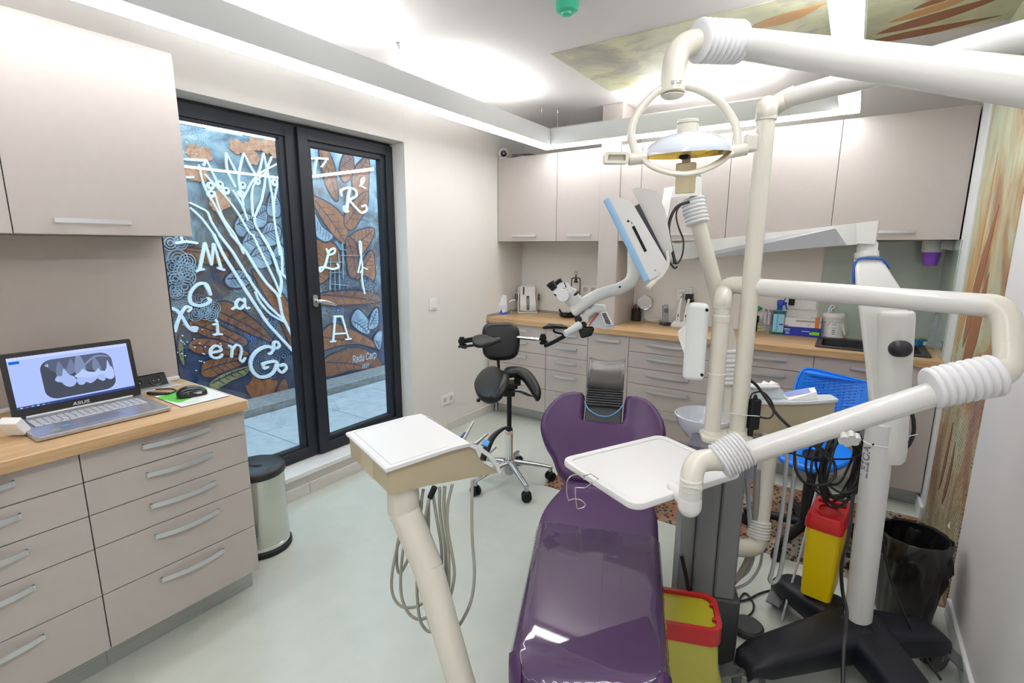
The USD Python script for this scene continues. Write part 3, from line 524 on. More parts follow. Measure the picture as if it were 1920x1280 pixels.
base_unit('drawer_cabinet', 'greige five-drawer base cabinet at the bottom left corner of the photo', -.06, .463, **left, hl=.22, hx=.5)
base_unit('drawer_cabinet', 'greige five-drawer base cabinet under the left part of the laptop', -.60, -.06, **left, hl=.22)
# worktops
def slab(x0, y0, x1, y1, hole=None):
    p = sbox(x0, y0, x1, y1)
    if hole: p = p.difference(hole)
    return prism(p, .821, .859)
SINK = (-.135, 3.475, .415, 3.875)
wt = T('worktop', 'oak-look worktop along the back wall', 'worktop', (-1.0, 3.67, .84))
wt.part('board', slab(XL+.001, 3.389, XR-.013, YB, rrect(SINK[2]-SINK[0]-.05, SINK[3]-SINK[1]-.05, .02, 4, ((SINK[0]+SINK[2])/2, (SINK[1]+SINK[3])/2))), OAKX, smooth=False)
wt.part('upstand', cat(cbox((XL, 3.40, .859), (XL+.014, YB, .879)), cbox((XL+.014, YB-.014, .859), (-1.607, YB, .879))), ALUP)
wt2 = T('worktop', 'oak-look worktop under the laptop', 'worktop', (-2.2, .2, .84))
wt2.part('board', cbox((-2.47, -.62, .821), (-1.898, .975, .859), .002), OAKY)
wt2.part('edge_strip', cbox((-2.47, .9752, .822), (-1.899, .9775, .8595), .0004), PLWHITE)
wt2.part('upstand', cbox((-2.47, -.62, .859), (-2.452, .972, .875), .003), PLWHITE)
single('splashback_panel', cbox((XL+.003, -.62, .8595), (-2.4705, .975, 1.4855), .001), LAM, 'tall greige back panel on the wall behind the laptop', 'wall panel', loc=(-2.5, .2, .859))
# upper cabinets
def upper(label, lo, hi, z0, z1, face, axis, out, back, hl=None, hpos=.5, group=None):
    def B(a0, a1, f0, f1, c=.0012, z=(z0, z1)):
        return cbox((a0, f0, z[0]), (a1, f1, z[1]), c) if axis == 'x' else cbox((f0, a0, z[0]), (f1, a1, z[1]), c)
    t = T('wall_cabinet', label, 'cabinet', ((lo+hi)/2, face, z0) if axis == 'x' else (face, (lo+hi)/2, z0), group=group)
    t.part('carcass', B(lo, hi, face-out*.021, back, z=(z0+.0005, z1-.0005)), LAMD); g = .0016
    p = t.part('door', B(lo+g, hi-g, face, face-out*.019, .001), LAM)
    if hl:
        c = [0, 0, z0+.045]; c[0 if axis == 'x' else 1] = lo+(hi-lo)*hpos; c[1 if axis == 'x' else 0] = face
        m = bow_handle(c, hl, axis, out, .022, .015, .009); m.vertices -= t.loc; sub(p, 'handle', m, ALU)
ub = dict(z0=1.493, z1=2.165, face=3.56, axis='x', out=-1, back=YB)
upper('pale greige wall cabinet under the security camera, leftmost on the back wall', XL+.003, -1.976, **ub, hl=.235, hpos=.47)
upper('pale greige wall cabinet between the leftmost wall cabinet and the boxed column', -1.976, -1.607, **ub, hl=.20, hpos=.55)
upper('narrow pale greige wall cabinet right of the boxed column', -1.455, -1.298, **ub)
upper('pale greige wall cabinet behind the tilted monitor', -1.298, -.712, **ub, hl=.26, hpos=.5)
upper('pale greige wall cabinet behind the tall white lamp pole', -.712, -.127, **ub, hl=.28, hpos=.5)
upper('pale greige wall cabinet over the sink, rightmost on the back wall', -.127, .458, **ub, hl=.26, hpos=.45)
ul = dict(z0=1.486, z1=2.155, face=-2.195, axis='y', out=1, back=XL)
upper('large pale greige wall cabinet above the laptop, beside the glass door', .456, .978, **ul, hl=.215, hpos=.40)
upper('pale greige wall cabinet cut by the left edge of the photo', -.068, .456, **ul, hl=.215, hpos=.5)
single('column_casing', cat(cbox((-1.607, 3.552, .859), (-1.455, YB, ZC-.001), .0015)), LAM, 'greige boxed column rising from the worktop to the ceiling through the wall cabinets', 'column', loc=(-1.53, 3.75, .859))
single('glass_splashback', cat(cbox((-.16, YB-.007, .86), (XR-.013, YB-.001, 1.492), .0008), cbox((XR-.020, 3.46, .86), (XR-.0125, YB-.0075, 1.492), .0008)), SPLASH, 'pale green glass splashback around the sink corner', 'splashback', loc=(.2, YB, .86))
# black sink
sk = T('sink', 'black composite sink set into the oak worktop', 'sink', ((SINK[0]+SINK[2])/2, (SINK[1]+SINK[3])/2, .859))
BLK = mottled('black_composite', (.018, .018, .020), (.03, .03, .032), 200, .4)
cx, cy = sk.loc[:2]
out_, b1, b2 = rrect(.55, .40, .02, 4, (cx, cy)), rrect(.30, .30, .035, 5, (cx-.095, cy-.01)), rrect(.14, .26, .03, 5, (cx+.165, cy-.02))
sk.part('rim', prism(out_.difference(unary_union([b1, b2])), .859, .868), BLK, smooth=False)
def basin(p, dep):
    R = [np.c_[ring_of(p.buffer(-k)) if False else ring_of(p)*(1-k)+np.array(p.centroid.coords[0])*k, np.full(len(ring_of(p)), z)] for k, z in ((0, .866), (.02, .80), (.06, .859-dep+.02), (.14, .859-dep))]
    m = loft(R, False, False); v2, f2 = trimesh.creation.triangulate_polygon(Polygon(R[-1][:, :2]), engine='earcut'); return cat(m, TM(np.c_[v2, np.full(len(v2), R[-1][0, 2])], f2))
sk.part('basin', basin(b1, .15), BLK); sk.part('basin', basin(b2, .10), BLK)
# camera over the left wall cabinet
sc = T('security_camera', 'small white dome security camera on top of the leftmost wall cabinet', 'security camera', (-2.50, 3.60, 2.165))
cpos = V(-2.515, 3.60, 2.205)
sc.part('base', lathe([(.036, 0), (.038, .004), (.038, .012), (.028, .018)], 28, (cpos[0], cpos[1], 2.1655)), PLWHITE)
sc.part('body', mv(trimesh.creation.icosphere(3, .042), *(cpos+V(0, 0, .01))), PLWHITE)
dirc = V(.62, -.75, -.2)/np.linalg.norm(V(.62, -.75, -.2))
sc.part('lens', align(lathe([(.026, 0), (.026, .010), (.020, .013), (.008, .012), (.006, .006)], 24), cpos+V(0, 0, .01)+dirc*.033, cpos+V(0, 0, .01)+dirc*.05), mat('black_gloss', (.008, .008, .009), .12))
single('cable_bundle', cat(*[tube([(-2.47, 3.66, 2.17), (-2.44+.03*k, 3.63-.01*k, 2.20-.004*k), (-2.36+.03*k, 3.66, 2.195), (-2.28+.02*k, 3.72, 2.172)], .0035, 8) for k in range(4)]), mat('grey_cable', (.16, .16, .16), .5), 'grey cable loops lying on top of the leftmost wall cabinet', 'cable', loc=(-2.4, 3.65, 2.165))

# ------------------------------------------------------------------ shared equipment materials
CREAM = mat('cream_enamel', (.70, .67, .575), .30, coat=.3)
CREAMW = mat('ivory_enamel', (.70, .69, .66), .3, coat=.35)
BEIGE = mottled('beige_plastic', (.49, .42, .28), (.52, .45, .305), 3, .33)
SLEEVE = mat('white_bellows', (.78, .78, .79), .5)
TRAYW = mat('white_tray', (.76, .755, .74), .3)
PURPLE = mottled('purple_leather', (.052, .015, .076), (.063, .019, .091), 5, .47, .06, 420)
GREY = mat('grey_enamel', (.165, .168, .175), .36)
GREYD = mat('dark_grey_plastic', (.040, .042, .046), .45)
HOSE = mat('grey_hose', (.33, .33, .28), .45); HOSEG = mat('pale_grey_hose', (.36, .37, .38), .45)
BLACKP = mat('black_plastic', (.006, .006, .007), .4, spec=.35)
CABLE = mat('black_cable', (.009, .009, .010), .45)
LEATHER = mottled('black_leather', (.006, .006, .0065), (.009, .009, .010), 6, .38, .05, 300, specular_ior_level=.4)
BLUEP = mat('light_blue_plastic', (.30, .52, .78), .35)
# chair frame: x across (to the right seen from the foot end), y towards the head
CO, CW, CU, CZ = V(-.62, 1.45, 0), V(.9397, .342, 0), V(-.342, .9397, 0), V(0, 0, 1)
def chair(v): v = np.asarray(v, float); return CO+v[..., 0:1]*CW+v[..., 1:2]*CU+v[..., 2:3]*CZ
def inchair(m): m = m.copy(); m.vertices = chair(m.vertices); return m

# ------------------------------------------------------------------ dental chair
dc = T('dental_chair', 'reclined purple leather dental chair with a clear glossy cover over its foot end', 'dental chair', tuple(CO), 20)
seat_o = Polygon(spline([(-.109, -.648), (-.138, -.628), (-.158, -.585), (-.166, -.53), (-.192, -.27), (-.222, .055), (-.230, .17), (-.226, .27), (-.210, .38), (-.188, .46), (-.150, .52), (.15, .52), (.185, .46), (.204, .38), (.210, .27), (.208, .16), (.204, -.19), (.202, -.50), (.200, -.56), (.186, -.605), (.150, -.624), (.06, -.640), (-.03, -.650)], 4, True)).buffer(0)
def seat_warp(v):
    v = v.copy(); y = v[:, 1]; v[:, 2] += .095*(.10-y)-.014*np.clip((-.56-y)/.08, 0, 1)**2+.035*np.clip((y-.40)/.1, 0, 1)**2; return v
cush = pillow(seat_o, .452, .032, .345, .03, .026, warp=seat_warp)
dc.part('seat', inchair(cush), PURPLE, smooth=60)
cov_o = seat_o.buffer(.005).intersection(sbox(-1, -1, 1, .088))
n_, l_ = veil(.045); n_.update(t=('transparent_bsdf', dict(color=(.90, .88, .92))), d=('principled_bsdf', dict(base_color=(.42, .33, .45), roughness=.06)), g=('glossy_bsdf', dict(color=(1, 1, 1), roughness=.03)), a=('mix_closure', dict(fac=.035)), m=('mix_closure', {}))
COVER = nodemat('clear_cover', n_, l_+[('t.BSDF', 'a.closure1'), ('d.BSDF', 'a.closure2'), ('ma.value', 'm.fac'), ('a.closure', 'm.closure1'), ('g.BSDF', 'm.closure2')], 'm.closure')
bound = seat_o.buffer(.005)
def cover_mesh(reg, lift, z=.452):
    """thin sheet following the cushion top and rolling over its rim"""
    o = seat_o.buffer(lift); m = pillow(reg.intersection(o), z+lift, .032, z-.075, .0, .024, dist=o, warp=seat_warp); return m
dc.part('clear_cover', inchair(cover_mesh(sbox(-1, -1, 1, .088), .004)), COVER, smooth=60, label='clear glossy plastic cover over the foot end')
pk = [Polygon(spline([(-.30, -.72), (-.30, -.565), (-.17, -.575), (-.135, -.600), (-.118, -.66), (-.118, -.72)], 3, True)), Polygon(spline([(.30, -.72), (.30, -.545), (.20, -.555), (.172, -.580), (.165, -.63), (.165, -.72)], 3, True))]
for p in pk: dc.part('cover_corner', inchair(cover_mesh(p.buffer(0), .0065)), PURPLE, smooth=60, label='matt purple corner pocket of the cover')
# backrest
BA = math.radians(44); BP = V(-.037, .47, .452)
def onback(v):
    v = np.asarray(v, float); x, s, hh = v[:, 0], v[:, 1], v[:, 2]
    q = np.c_[BP[0]+x, BP[1]+s*math.cos(BA)-hh*math.sin(BA), BP[2]+s*math.sin(BA)+hh*math.cos(BA)]; return chair(q)
def inback(m): m = m.copy(); m.vertices = onback(m.vertices); return m
half = [(-.092, .298), (-.093, .40), (-.098, .438), (-.112, .450), (-.150, .447), (-.205, .415), (-.252, .350), (-.279, .275), (-.279, .21), (-.252, .145), (-.214, .095), (-.196, .058), (-.172, .018), (-.12, -.01), (0, -.015)]
L_ = spline(half[4:], 4); pts = [*half[:4], *map(tuple, L_)]; pts = pts+[(-x, y) for x, y in pts[::-1][1:]]
back_o = Polygon(pts).buffer(-.006).buffer(.006)
def back_warp(v):
    v = v.copy(); v[:, 2] += .65*v[:, 0]**2*(v[:, 1] > -.02)*np.clip(v[:, 1]/.2, 0, 1)-.012*np.exp(-((np.abs(v[:, 0])-.13)/.05)**2)*np.clip((v[:, 1]-.1)/.2, 0, 1); return v
dc.part('backrest', inback(pillow(back_o, 0., .032, -.075, .022, .022, warp=back_warp)), PURPLE, smooth=60)
hr = dc.part('headrest_mount', inback(cbox((-.086, .20, -.06), (.086, .385, -.022), .006)), GREYD, label='dark grey headrest slide')
for k in range(7): dc.part('headrest_slat', inback(rbox((-.087, .374+.0135*k, -.030), (.087, .374+.0135*k+.010, -.006), .004)), GREYD)
gx, gs = np.meshgrid(np.linspace(-.088, .088, 21), np.linspace(.462, .640, 19), indexing='ij')
top = .012+3.2*(gx**2)*(.4+.6*(gs-.462)/.178)+.022*np.sin(np.clip((gs-.462)/.178, 0, 1)*np.pi*1.5)
edge = np.minimum(1, np.minimum((.088-np.abs(gx))/.02, np.minimum((gs-.462), (.640-gs))/.02)); top = top-.012*(1-np.clip(edge, 0, 1))**2
rg = [np.r_[np.c_[gx[i], gs[i], top[i]], np.c_[gx[i], gs[i], top[i]-.028*np.clip(edge[i]+.4, 0, 1)][::-1]] for i in range(21)]
dc.part('headrest', inback(loft(rg)), mat('grey_headrest', (.085, .08, .076), .33), smooth=50, label='dark grey glossy saddle-shaped headrest')
dc.part('cord', inback(tube([(-.092, .385, .004), (-.07, .345, .006), (-.03, .318, .006), (.0, .312, .006), (.035, .318, .006), (.072, .350, .006), (.092, .388, .004)], .0026, 8)), mat('blue_cord', (.12, .38, .70), .4), label='thin blue cord hung under the headrest')
dc.part('base', inchair(cat(rbox((-.13, -.05, .05), (.14, .42, .34), .03), rbox((-.17, -.35, .0), (.19, .46, .06), .02))), GREY)
dc.part('back_bracket', inback(cbox((-.06, -.03, -.13), (.06, .25, -.07), .01)), GREYD)

# ------------------------------------------------------------------ dental unit: column, mast plate and the two masts
du = T('dental_unit', 'grey dental unit column beside the purple chair carrying two cream masts', 'dental unit', tuple(chair(V(.395, .2, 0))), 20)
du.part('column', inchair(cat(cbox((.327, .079, .26), (.394, .33, .765), .006), cbox((.3965, .079, .26), (.463, .33, .765), .006))), GREY)
du.part('foot', inchair(rbox((.315, .073, 0), (.484, .345, .262), .012)), GREYD)
du.part('side_panel', inchair(cbox((.279, .11, .03), (.3265, .30, .70), .004)), mat('pale_grey_enamel', (.24, .25, .26), .4), label='paler grey side panel')
SMOKE = nodemat('smoked_plastic', {'p': ('principled_bsdf', dict(base_color=(.13, .125, .165), roughness=.15, coat_weight=.5))}, [], 'p.BSDF')
hood = hull(chair(np.array([(.335, .10, .70), (.49, .10, .70), (.35, .36, .70), (.49, .36, .70), (.322, .12, .789), (.49, .12, .789), (.32, .30, .789), (.49, .36, .789), (.29, .20, .76)])))
du.part('hood', hood, SMOKE, smooth=20, label='smoked violet-grey plastic hood')
du.part('mast_plate', inchair(mv(bevprism(rrect(.17, .13, .025, 6), 0, .022, .006), .415, .215, .788)), CREAM)
A0, B0 = V(-.271, 1.819, .80), V(-.345, 1.770, .80)
du.part('mast', cat(cyl(A0, (A0[0], A0[1], 1.855), .0275), lathe([(.031, .80), (.034, .806), (.034, .815), (.029, .823)], 24, (A0[0], A0[1], 0))), CREAM, label='taller cream mast carrying the lamp arm')
du.part('mast', cat(cyl(B0, (B0[0], B0[1], 1.262), .0272), lathe([(.0282, 1.205), (.0294, 1.207), (.0294, 1.225), (.0282, 1.227)], 24, (B0[0], B0[1], 0)), lathe([(.030, .80), (.034, .806), (.034, .815), (.029, .823)], 24, (B0[0], B0[1], 0))), CREAM, label='shorter cream mast carrying the tray arm')
for q in ((-0.354,1.778,1.147), (-0.282,1.836,1.721)): du.part('screw', mv(trimesh.creation.icosphere(1, .0035), *q), BLACKP)
# spittoon bowl
bc = V(*(-0.394,1.875,0.832)); bc += CU*.02
sb_ = T('spittoon', 'round white spittoon bowl beside the cream masts', 'spittoon', (bc[0], bc[1], .72))
sb_.part('bowl', lathe([(.030, -.100), (.060, -.085), (.092, -.045), (.105, -.005), (.107, .0), (.103, .002), (.098, -.004), (.082, -.042), (.050, -.068), (.012, -.074)], 48, tuple(bc)), mat('bowl_white', (.70, .74, .80), .12, coat=.6), smooth=50)
sb_.part('spout', tube([bc+V(.05, .09, -.03), bc+V(.05, .09, .05), bc+V(.035, .06, .065), bc+V(.02, .03, .05)], .007, 10), CREAMW)
sb_.part('pedestal', cyl(bc+V(0, 0, -.16), bc+V(0, 0, -.09), .045), SMOKE)
# film viewer / control box on the shorter mast
vb = T('viewer_box', 'white rounded control box clamped to the shorter cream mast', 'control box', (-0.415,1.71,1.138))
c0 = V(*(-0.41,1.725,1.135))
def camface(m, c, yaw=0.):
    """mesh drawn with x to the right, y away, z up as seen from the camera's heading, placed at c"""
    m = rotz(m, math.degrees(YAW)+yaw); m.vertices += np.array(c, float); return m
body = rbox((-.036, -.02, -.132), (.034, .035, .132), .018)
vb.part('case', camface(body, c0, -20), mat('cool_white_plastic', (.74, .77, .76), .35), smooth=50)
for z in (-.108, .112): vb.part('screw', camface(cyl((.026, -.021, z), (.026, -.016, z), .0055, n=14), c0, -20), BLACKP)
vb.part('lens_hood', camface(hull(np.array([(-.034, -.01, .06), (-.034, .03, .06), (-.034, -.01, -.045), (-.034, .03, -.045), (-.060, .0, .03), (-.060, .025, .03), (-.057, .0, .01), (-.057, .025, .01)])), c0, -20), PLWHITE)
for v_ in (590, 702): du.part('cable_tie', lathe([(.0285, 0), (.0292, .002), (.0285, .004)], 24, (B0[0], B0[1], (-0.365,1.788,1.224)[2] if v_ == 590 else (-0.353,1.751,1.024)[2])), PLWHITE)

# ------------------------------------------------------------------ operating lamp on its two-part arm
ol = T('operating_lamp', 'cream dental operating lamp with a shallow glass reflector on a long double arm', 'dental lamp', (-0.358,1.281,1.668))
arm1 = [(A0[0], A0[1], 1.852), (A0[0], A0[1], 1.875), (-0.283,1.94,1.887), (-0.259,1.944,1.914)]
ol.part('elbow', cat(tube([(A0[0], A0[1], 1.845), (A0[0], A0[1], 1.880), (-0.28,1.945,1.901), (-0.248,1.947,1.92), (-0.209,1.945,1.933)], .0305, 24), lathe([(.0305, 1.838), (.0318, 1.842), (.0318, 1.850)], 24, (A0[0], A0[1], 0))), CREAM)
ol.part('lower_arm', tube([(-0.227,1.944,1.927), (0.237,1.481,1.867), (0.314,1.382,1.852)], [.0285, .031, .032], 24, smooth=False), CREAMW)
ol.part('arm_joint', tube([(0.308,1.385,1.852), (0.341,1.359,1.83), (0.335,1.275,1.749), (0.276,1.145,1.676)], .034, 20), CREAM)
P1, P2 = V(*(-0.288,1.454,1.95)), V(*(0.194,1.171,1.711)); P3 = P2+(P2-P1)*.18
ol.part('upper_arm', cat(tube([P1, P2, P3], .0355, 28, smooth=False)), CREAMW)
dd = (P2-P1)/np.linalg.norm(P2-P1)
ol.part('arm_seam', cat(*[tube([P1+V(0, 0, .0)+o, P2+o], .0012, 6, smooth=False) for o in (np.cross(dd, V(0, 0, 1))*-.0+V(0, 0, -.0353), )]), mat('seam_shadow', (.45, .43, .39), .5))
ol.part('screw', mv(trimesh.creation.icosphere(1, .004), *(0.05,1.261,1.75)), BLACKP)
for k, c in enumerate(((.8, .62, .02), (.02, .02, .02), (.45, .45, .47))):
    ol.part('wire', tube([P1+dd*.02+V(0, 0, .018-.012*k), P1-dd*.03+V(0, 0, .020-.012*k)], .004, 8, smooth=False), mat(f'wire_insulation_{"abc"[k]}', c, .4))
ol.part('bellows', bellows(V(*(-0.289,1.434,1.947)), V(*(-0.367,1.336,1.937)), .0385, 8, .0105), SLEEVE, smooth=50, label='ribbed white rubber sleeve')
ol.part('elbow', tube([(-0.356,1.35,1.937), (-0.382,1.325,1.93), (-0.401,1.308,1.91), (-0.405,1.297,1.876), (-0.403,1.289,1.832)], .0285, 24), CREAM)
hubt, hubb = V(*(-0.406,1.293,1.859)), V(*(-0.401,1.284,1.809))
ol.part('hub', cat(cyl(hubb, hubt, .0285), cyl(hubb-V(0, 0, .003), hubb, .0265)), CREAM)
ol.part('rating_plate', camface(cat(*[cb(x, -.0288, z, w, .001, .0016, .0002) for x, z, w in ((-.008, .022, .014), (.008, .022, .006), (-.01, .018, .008), (.004, .018, .012))]), hubb), mat('print_grey', (.12, .12, .13), .5))
def flatband(px, w=.010, th=.0095):
    return tube(px, 1., 12, 6, flat=(w, th))
yo = [(-0.41,1.284,1.832), (-0.44,1.258,1.809), (-0.466,1.231,1.766), (-0.474,1.215,1.72), (-0.463,1.213,1.68), (-0.453,1.215,1.655)]
yr = [(-0.392,1.296,1.832), (-0.351,1.321,1.822), (-0.305,1.345,1.792), (-0.272,1.357,1.746), (-0.261,1.356,1.709), (-0.257,1.351,1.678)]
ol.part('yoke', cat(flatband(yo), flatband(yr)), CREAM, smooth=50)
lo_ = [(-0.444,1.221,1.658), (-0.407,1.179,1.633), (-0.37,1.175,1.617), (-0.332,1.188,1.611), (-0.301,1.223,1.622), (-0.278,1.268,1.643), (-0.267,1.344,1.676)]
ol.part('guard_bow', flatband(lo_, .009, .006), CREAM, smooth=50)
for a, b, r in (((-0.473,1.201,1.656), (-0.437,1.226,1.661), .014), ((-0.281,1.334,1.673), (-0.24,1.364,1.682), .0145)): ol.part('pivot', cyl(a, b, r), CREAM)
hl_ = V(*(-0.498,1.185,1.659)); hx = V(*(-0.471,1.203,1.66))-hl_; hx /= np.linalg.norm(hx)
g = rrect(.058, .026, .006).difference(rrect(.042, .014, .003)); gm = cat(prism(g, -.012, .012), prism(rrect(.042, .014, .003), .002, .006)); gm.vertices = gm.vertices[:, [0, 2, 1]]; gm.fix_normals()
ol.part('grip', camface(gm, hl_), CREAM, label='hollow cream grip')
ol.part('grip', camface(rbox((-.012, -.014, -.019), (.018, .014, .022), .008), (-0.236,1.369,1.694)), CREAM)
ax0, ax1 = V(*(-0.357,1.278,1.581)), V(*(-0.357,1.265,1.742)); ax = (ax1-ax0)/np.linalg.norm(ax1-ax0); rim = V(*(-0.358,1.281,1.667))
def onaxis(m): return align(m, rim, rim+ax)
DICH = nodemat('dichroic_glass', {'p': ('principled_bsdf', dict(base_color=(.66, .71, .80), roughness=.08, coat_weight=.6)), 'y': ('principled_bsdf', dict(base_color=(.85, .60, .12), roughness=.06, metallic=.85)), 'g': ('geometry', {}), 'm': ('mix_closure', {})},
               [('g.backfacing', 'm.fac'), ('p.BSDF', 'm.closure1'), ('y.BSDF', 'm.closure2')], 'm.closure')
prof = [(.100*math.cos(t), .052*math.sin(t)) for t in np.linspace(0, np.pi/2*.97, 14)]
aa = np.linspace(0, 2*np.pi, 48, endpoint=False)
ol.part('reflector', onaxis(cat(loft([np.c_[r*np.cos(aa), r*np.sin(aa), np.full(48, z)] for r, z in prof], False, False))), DICH, smooth=60, label='shallow glass reflector, bluish outside and yellow inside')
ol.part('knob', onaxis(cat(cyl((0, 0, .046), (0, 0, .070), .0245), cyl((0, 0, .0705), (0, 0, .079), .0245))), CREAM)
ol.part('bulb_guard', onaxis(cat(cyl((0, 0, -.088), (0, 0, -.018), .0235), cyl((0, 0, -.020), (0, 0, .046), .010))), mat('cream_guard', (.74, .64, .42), .35), label='cream bulb guard under the reflector')
ol.part('bulb_cap', onaxis(rbox((-.011, -.026, -.010), (.011, .0, .0), .004)), BLACKP)

# ------------------------------------------------------------------ tray on its swing arm
tr = T('instrument_tray', 'white instrument tray on a cream double swing arm with ribbed white sleeves', 'instrument tray', (-0.425,1.388,0.8))
tz = .80; tc = V(-.447, 1.420); ta = math.radians(63.0)
def intray(m): m = rotz(m, 63.0); m.vertices += V(tc[0], tc[1], 0); return m
ro = rrect(.43, .338, .035, 7)
ri = [np.c_[np.array(rrect(.43-2*k, .338-2*k, .035-k*.6, 7).exterior.coords)[:-1], np.full(len(np.array(rrect(.43-2*k, .338-2*k, .035-k*.6, 7).exterior.coords))-1, z)] for k, z in ((.0, tz-.008), (.0015, tz-.002), (.004, tz), (.018, tz), (.0215, tz-.002), (.0225, tz-.006))]
rimm = loft(ri, False, False); v2, f2 = trimesh.creation.triangulate_polygon(Polygon(ri[-1][:, :2]), engine='earcut')
tray = cat(bevprism(ro, tz-.020, tz-.007, .004), rimm, TM(np.c_[v2, np.full(len(v2), ri[-1][0, 2])], f2))
tr.part('tray', intray(tray), TRAYW)
# wire cup holder hooked on the rim
WIRE = mat('steel_wire', (.60, .56, .52), .25, 1.)
tr.part('wire_holder', cat(tube([(-0.546,1.171,0.83),(-0.557,1.166,0.837),(-0.576,1.152,0.833),(-0.585,1.142,0.818),(-0.584,1.139,0.8)], .0017, 8), tube([(-0.584,1.139,0.8),(-0.582,1.137,0.785),(-0.576,1.137,0.767),(-0.573,1.139,0.768),(-0.562,1.147,0.771),(-0.547,1.156,0.767),(-0.537,1.16,0.757),(-0.54,1.157,0.748),(-0.553,1.147,0.744)], .0017, 8), tube([(-0.553,1.147,0.744),(-0.557,1.147,0.757),(-0.561,1.149,0.778),(-0.564,1.152,0.798),(-0.56,1.155,0.801),(-0.543,1.167,0.801),(-0.532,1.176,0.81),(-0.527,1.182,0.818)], .0017, 8),
    tube([(-0.546,1.164,0.825),(-0.545,1.167,0.836),(-0.531,1.178,0.841),(-0.512,1.187,0.827),(-0.525,1.177,0.819),(-0.524,1.176,0.811)], .0017, 8, smooth=False)), WIRE)
tr.part('elbow', cat(tube([(B0[0], B0[1], 1.258), (B0[0], B0[1], 1.285), (-0.357,1.847,1.296), (-0.345,1.848,1.317), (-0.317,1.843,1.324), (-0.289,1.837,1.322)], .0295, 24), lathe([(.0295, 1.252), (.031, 1.256), (.031, 1.264)], 24, (B0[0], B0[1], 0))), CREAM)
tr.part('upper_bar', tube([(-0.295,1.839,1.322), (0.285,1.675,1.311)], .0285, 28, smooth=False), CREAMW)
tr.part('elbow', tube([(0.283,1.677,1.311), (0.302,1.669,1.308), (0.317,1.662,1.294), (0.326,1.65,1.268), (0.33,1.631,1.225)], .0297, 24), CREAM)
tr.part('elbow', tube([(0.33,1.631,1.225), (0.332,1.619,1.198), (0.329,1.606,1.174), (0.317,1.588,1.16), (0.298,1.568,1.154)], .0297, 24), CREAM)
Q1, Q2 = V(*(0.308,1.57,1.16)), V(*(0.184,1.516,1.127))
tr.part('bellows', bellows(Q1, Q2+V(0, 0, -.008), .043, 8, .007), SLEEVE, smooth=50, label='large ribbed white sleeve')
R1, R2 = V(*(0.224,1.535,1.121)), V(*(-0.202,1.37,0.901))
hexr = [(.0295*math.cos(t), .0295*math.sin(t)) for t in np.linspace(0, 2*np.pi, 28, endpoint=False)]
tr.part('lower_bar', tube([R1, R2], .0295, 28, smooth=False), CREAMW)
dr = (R2-R1)/np.linalg.norm(R2-R1); nrm = -fw-dr*(-fw@dr); nrm /= np.linalg.norm(nrm); upv = np.cross(dr, nrm); upv *= np.sign(upv[2])
for a_ in (-28, ): tr.part('arm_seam', tube([R1+(nrm*math.cos(math.radians(a_))+upv*math.sin(math.radians(a_)))*.0292, R2+(nrm*math.cos(math.radians(a_))+upv*math.sin(math.radians(a_)))*.0292], .0009, 6, smooth=False), mat('seam_shadow', (.45, .43, .39), .5))
tr.part('bellows', bellows(V(*(-0.183,1.383,0.929)), V(*(-0.239,1.342,0.888)), .043, 9, .007), SLEEVE, smooth=50, label='small ribbed white sleeve')
tr.part('elbow', tube([(-0.234,1.347,0.894), (-0.261,1.323,0.896), (-0.282,1.296,0.892), (-0.288,1.274,0.871), (-0.284,1.257,0.836)], .029, 24), CREAM)
pb = V(*(-0.286,1.261,0.849)); ptop = pb.copy()
tr.part('pipe', cat(cyl((pb[0], pb[1], .790), (pb[0], pb[1], .862), .0285), *[lathe([(.0287, z), (.0293, z+.001), (.0287, z+.002)], 28, (pb[0], pb[1], 0)) for z in (.815, .832, .848)]), CREAMW)
ends = V(*(-0.365,1.288,0.795))
tr.part('tray_socket', cat(hullballs([(pb[0], pb[1], .785, .030), (pb[0], pb[1], .800, .030)], 3), hullballs([(pb[0], pb[1], .788, .024), (ends[0]+.02, ends[1]+.03, .795, .018)], 3)), TRAYW, smooth=60)
kn = V(*(0.04,1.436,0.986)); tr.part('clamp_knob', cat(align(prism(unary_union([Point(.016*math.cos(t), .016*math.sin(t)).buffer(.0085) for t in np.linspace(0, 2*np.pi, 6, endpoint=False)]+[Point(0, 0).buffer(.018)]), -.008, .008), kn, kn+V(.25, -.75, -.55)), cyl(kn, kn+V(-.004, .012, .028), .007)), CREAMW, label='cream star knob under the bar')

# ------------------------------------------------------------------ monitor for the patient, seen edge on
mo = T('patient_monitor', 'tilted white monitor with light blue rim, seen from its edge under the lamp', 'monitor', (-0.585,1.615,1.489))
MC = V(*(-0.604,1.601,1.482))
e2 = MC-V(*EYE); e2 = e2/np.linalg.norm(e2)+.05*rt; e2 /= np.linalg.norm(e2); e1 = .445*rt+.896*dn; e1 -= e2*(e1@e2); e1 /= np.linalg.norm(e1); nf = np.cross(e1, e2); nf *= np.sign(nf@-rt)
def inmon(m):   # x along the edge (down), y away from the camera, z towards the back of the screen
    m = m.copy(); v = m.vertices; m.vertices = MC+v[:, :1]*e1+v[:, 1:2]*e2-v[:, 2:3]*nf; m.fix_normals(); return m
mo.part('bezel', inmon(rbox((-.152, -.005, -.032), (.152, .26, -.012), .006)), BLUEP, smooth=50, label='light blue front rim')
mo.part('screen', inmon(cbox((-.135, .015, -.0315), (.130, .24, -.0295), .0005)), mat('dark_screen', (.02, .022, .026), .1))
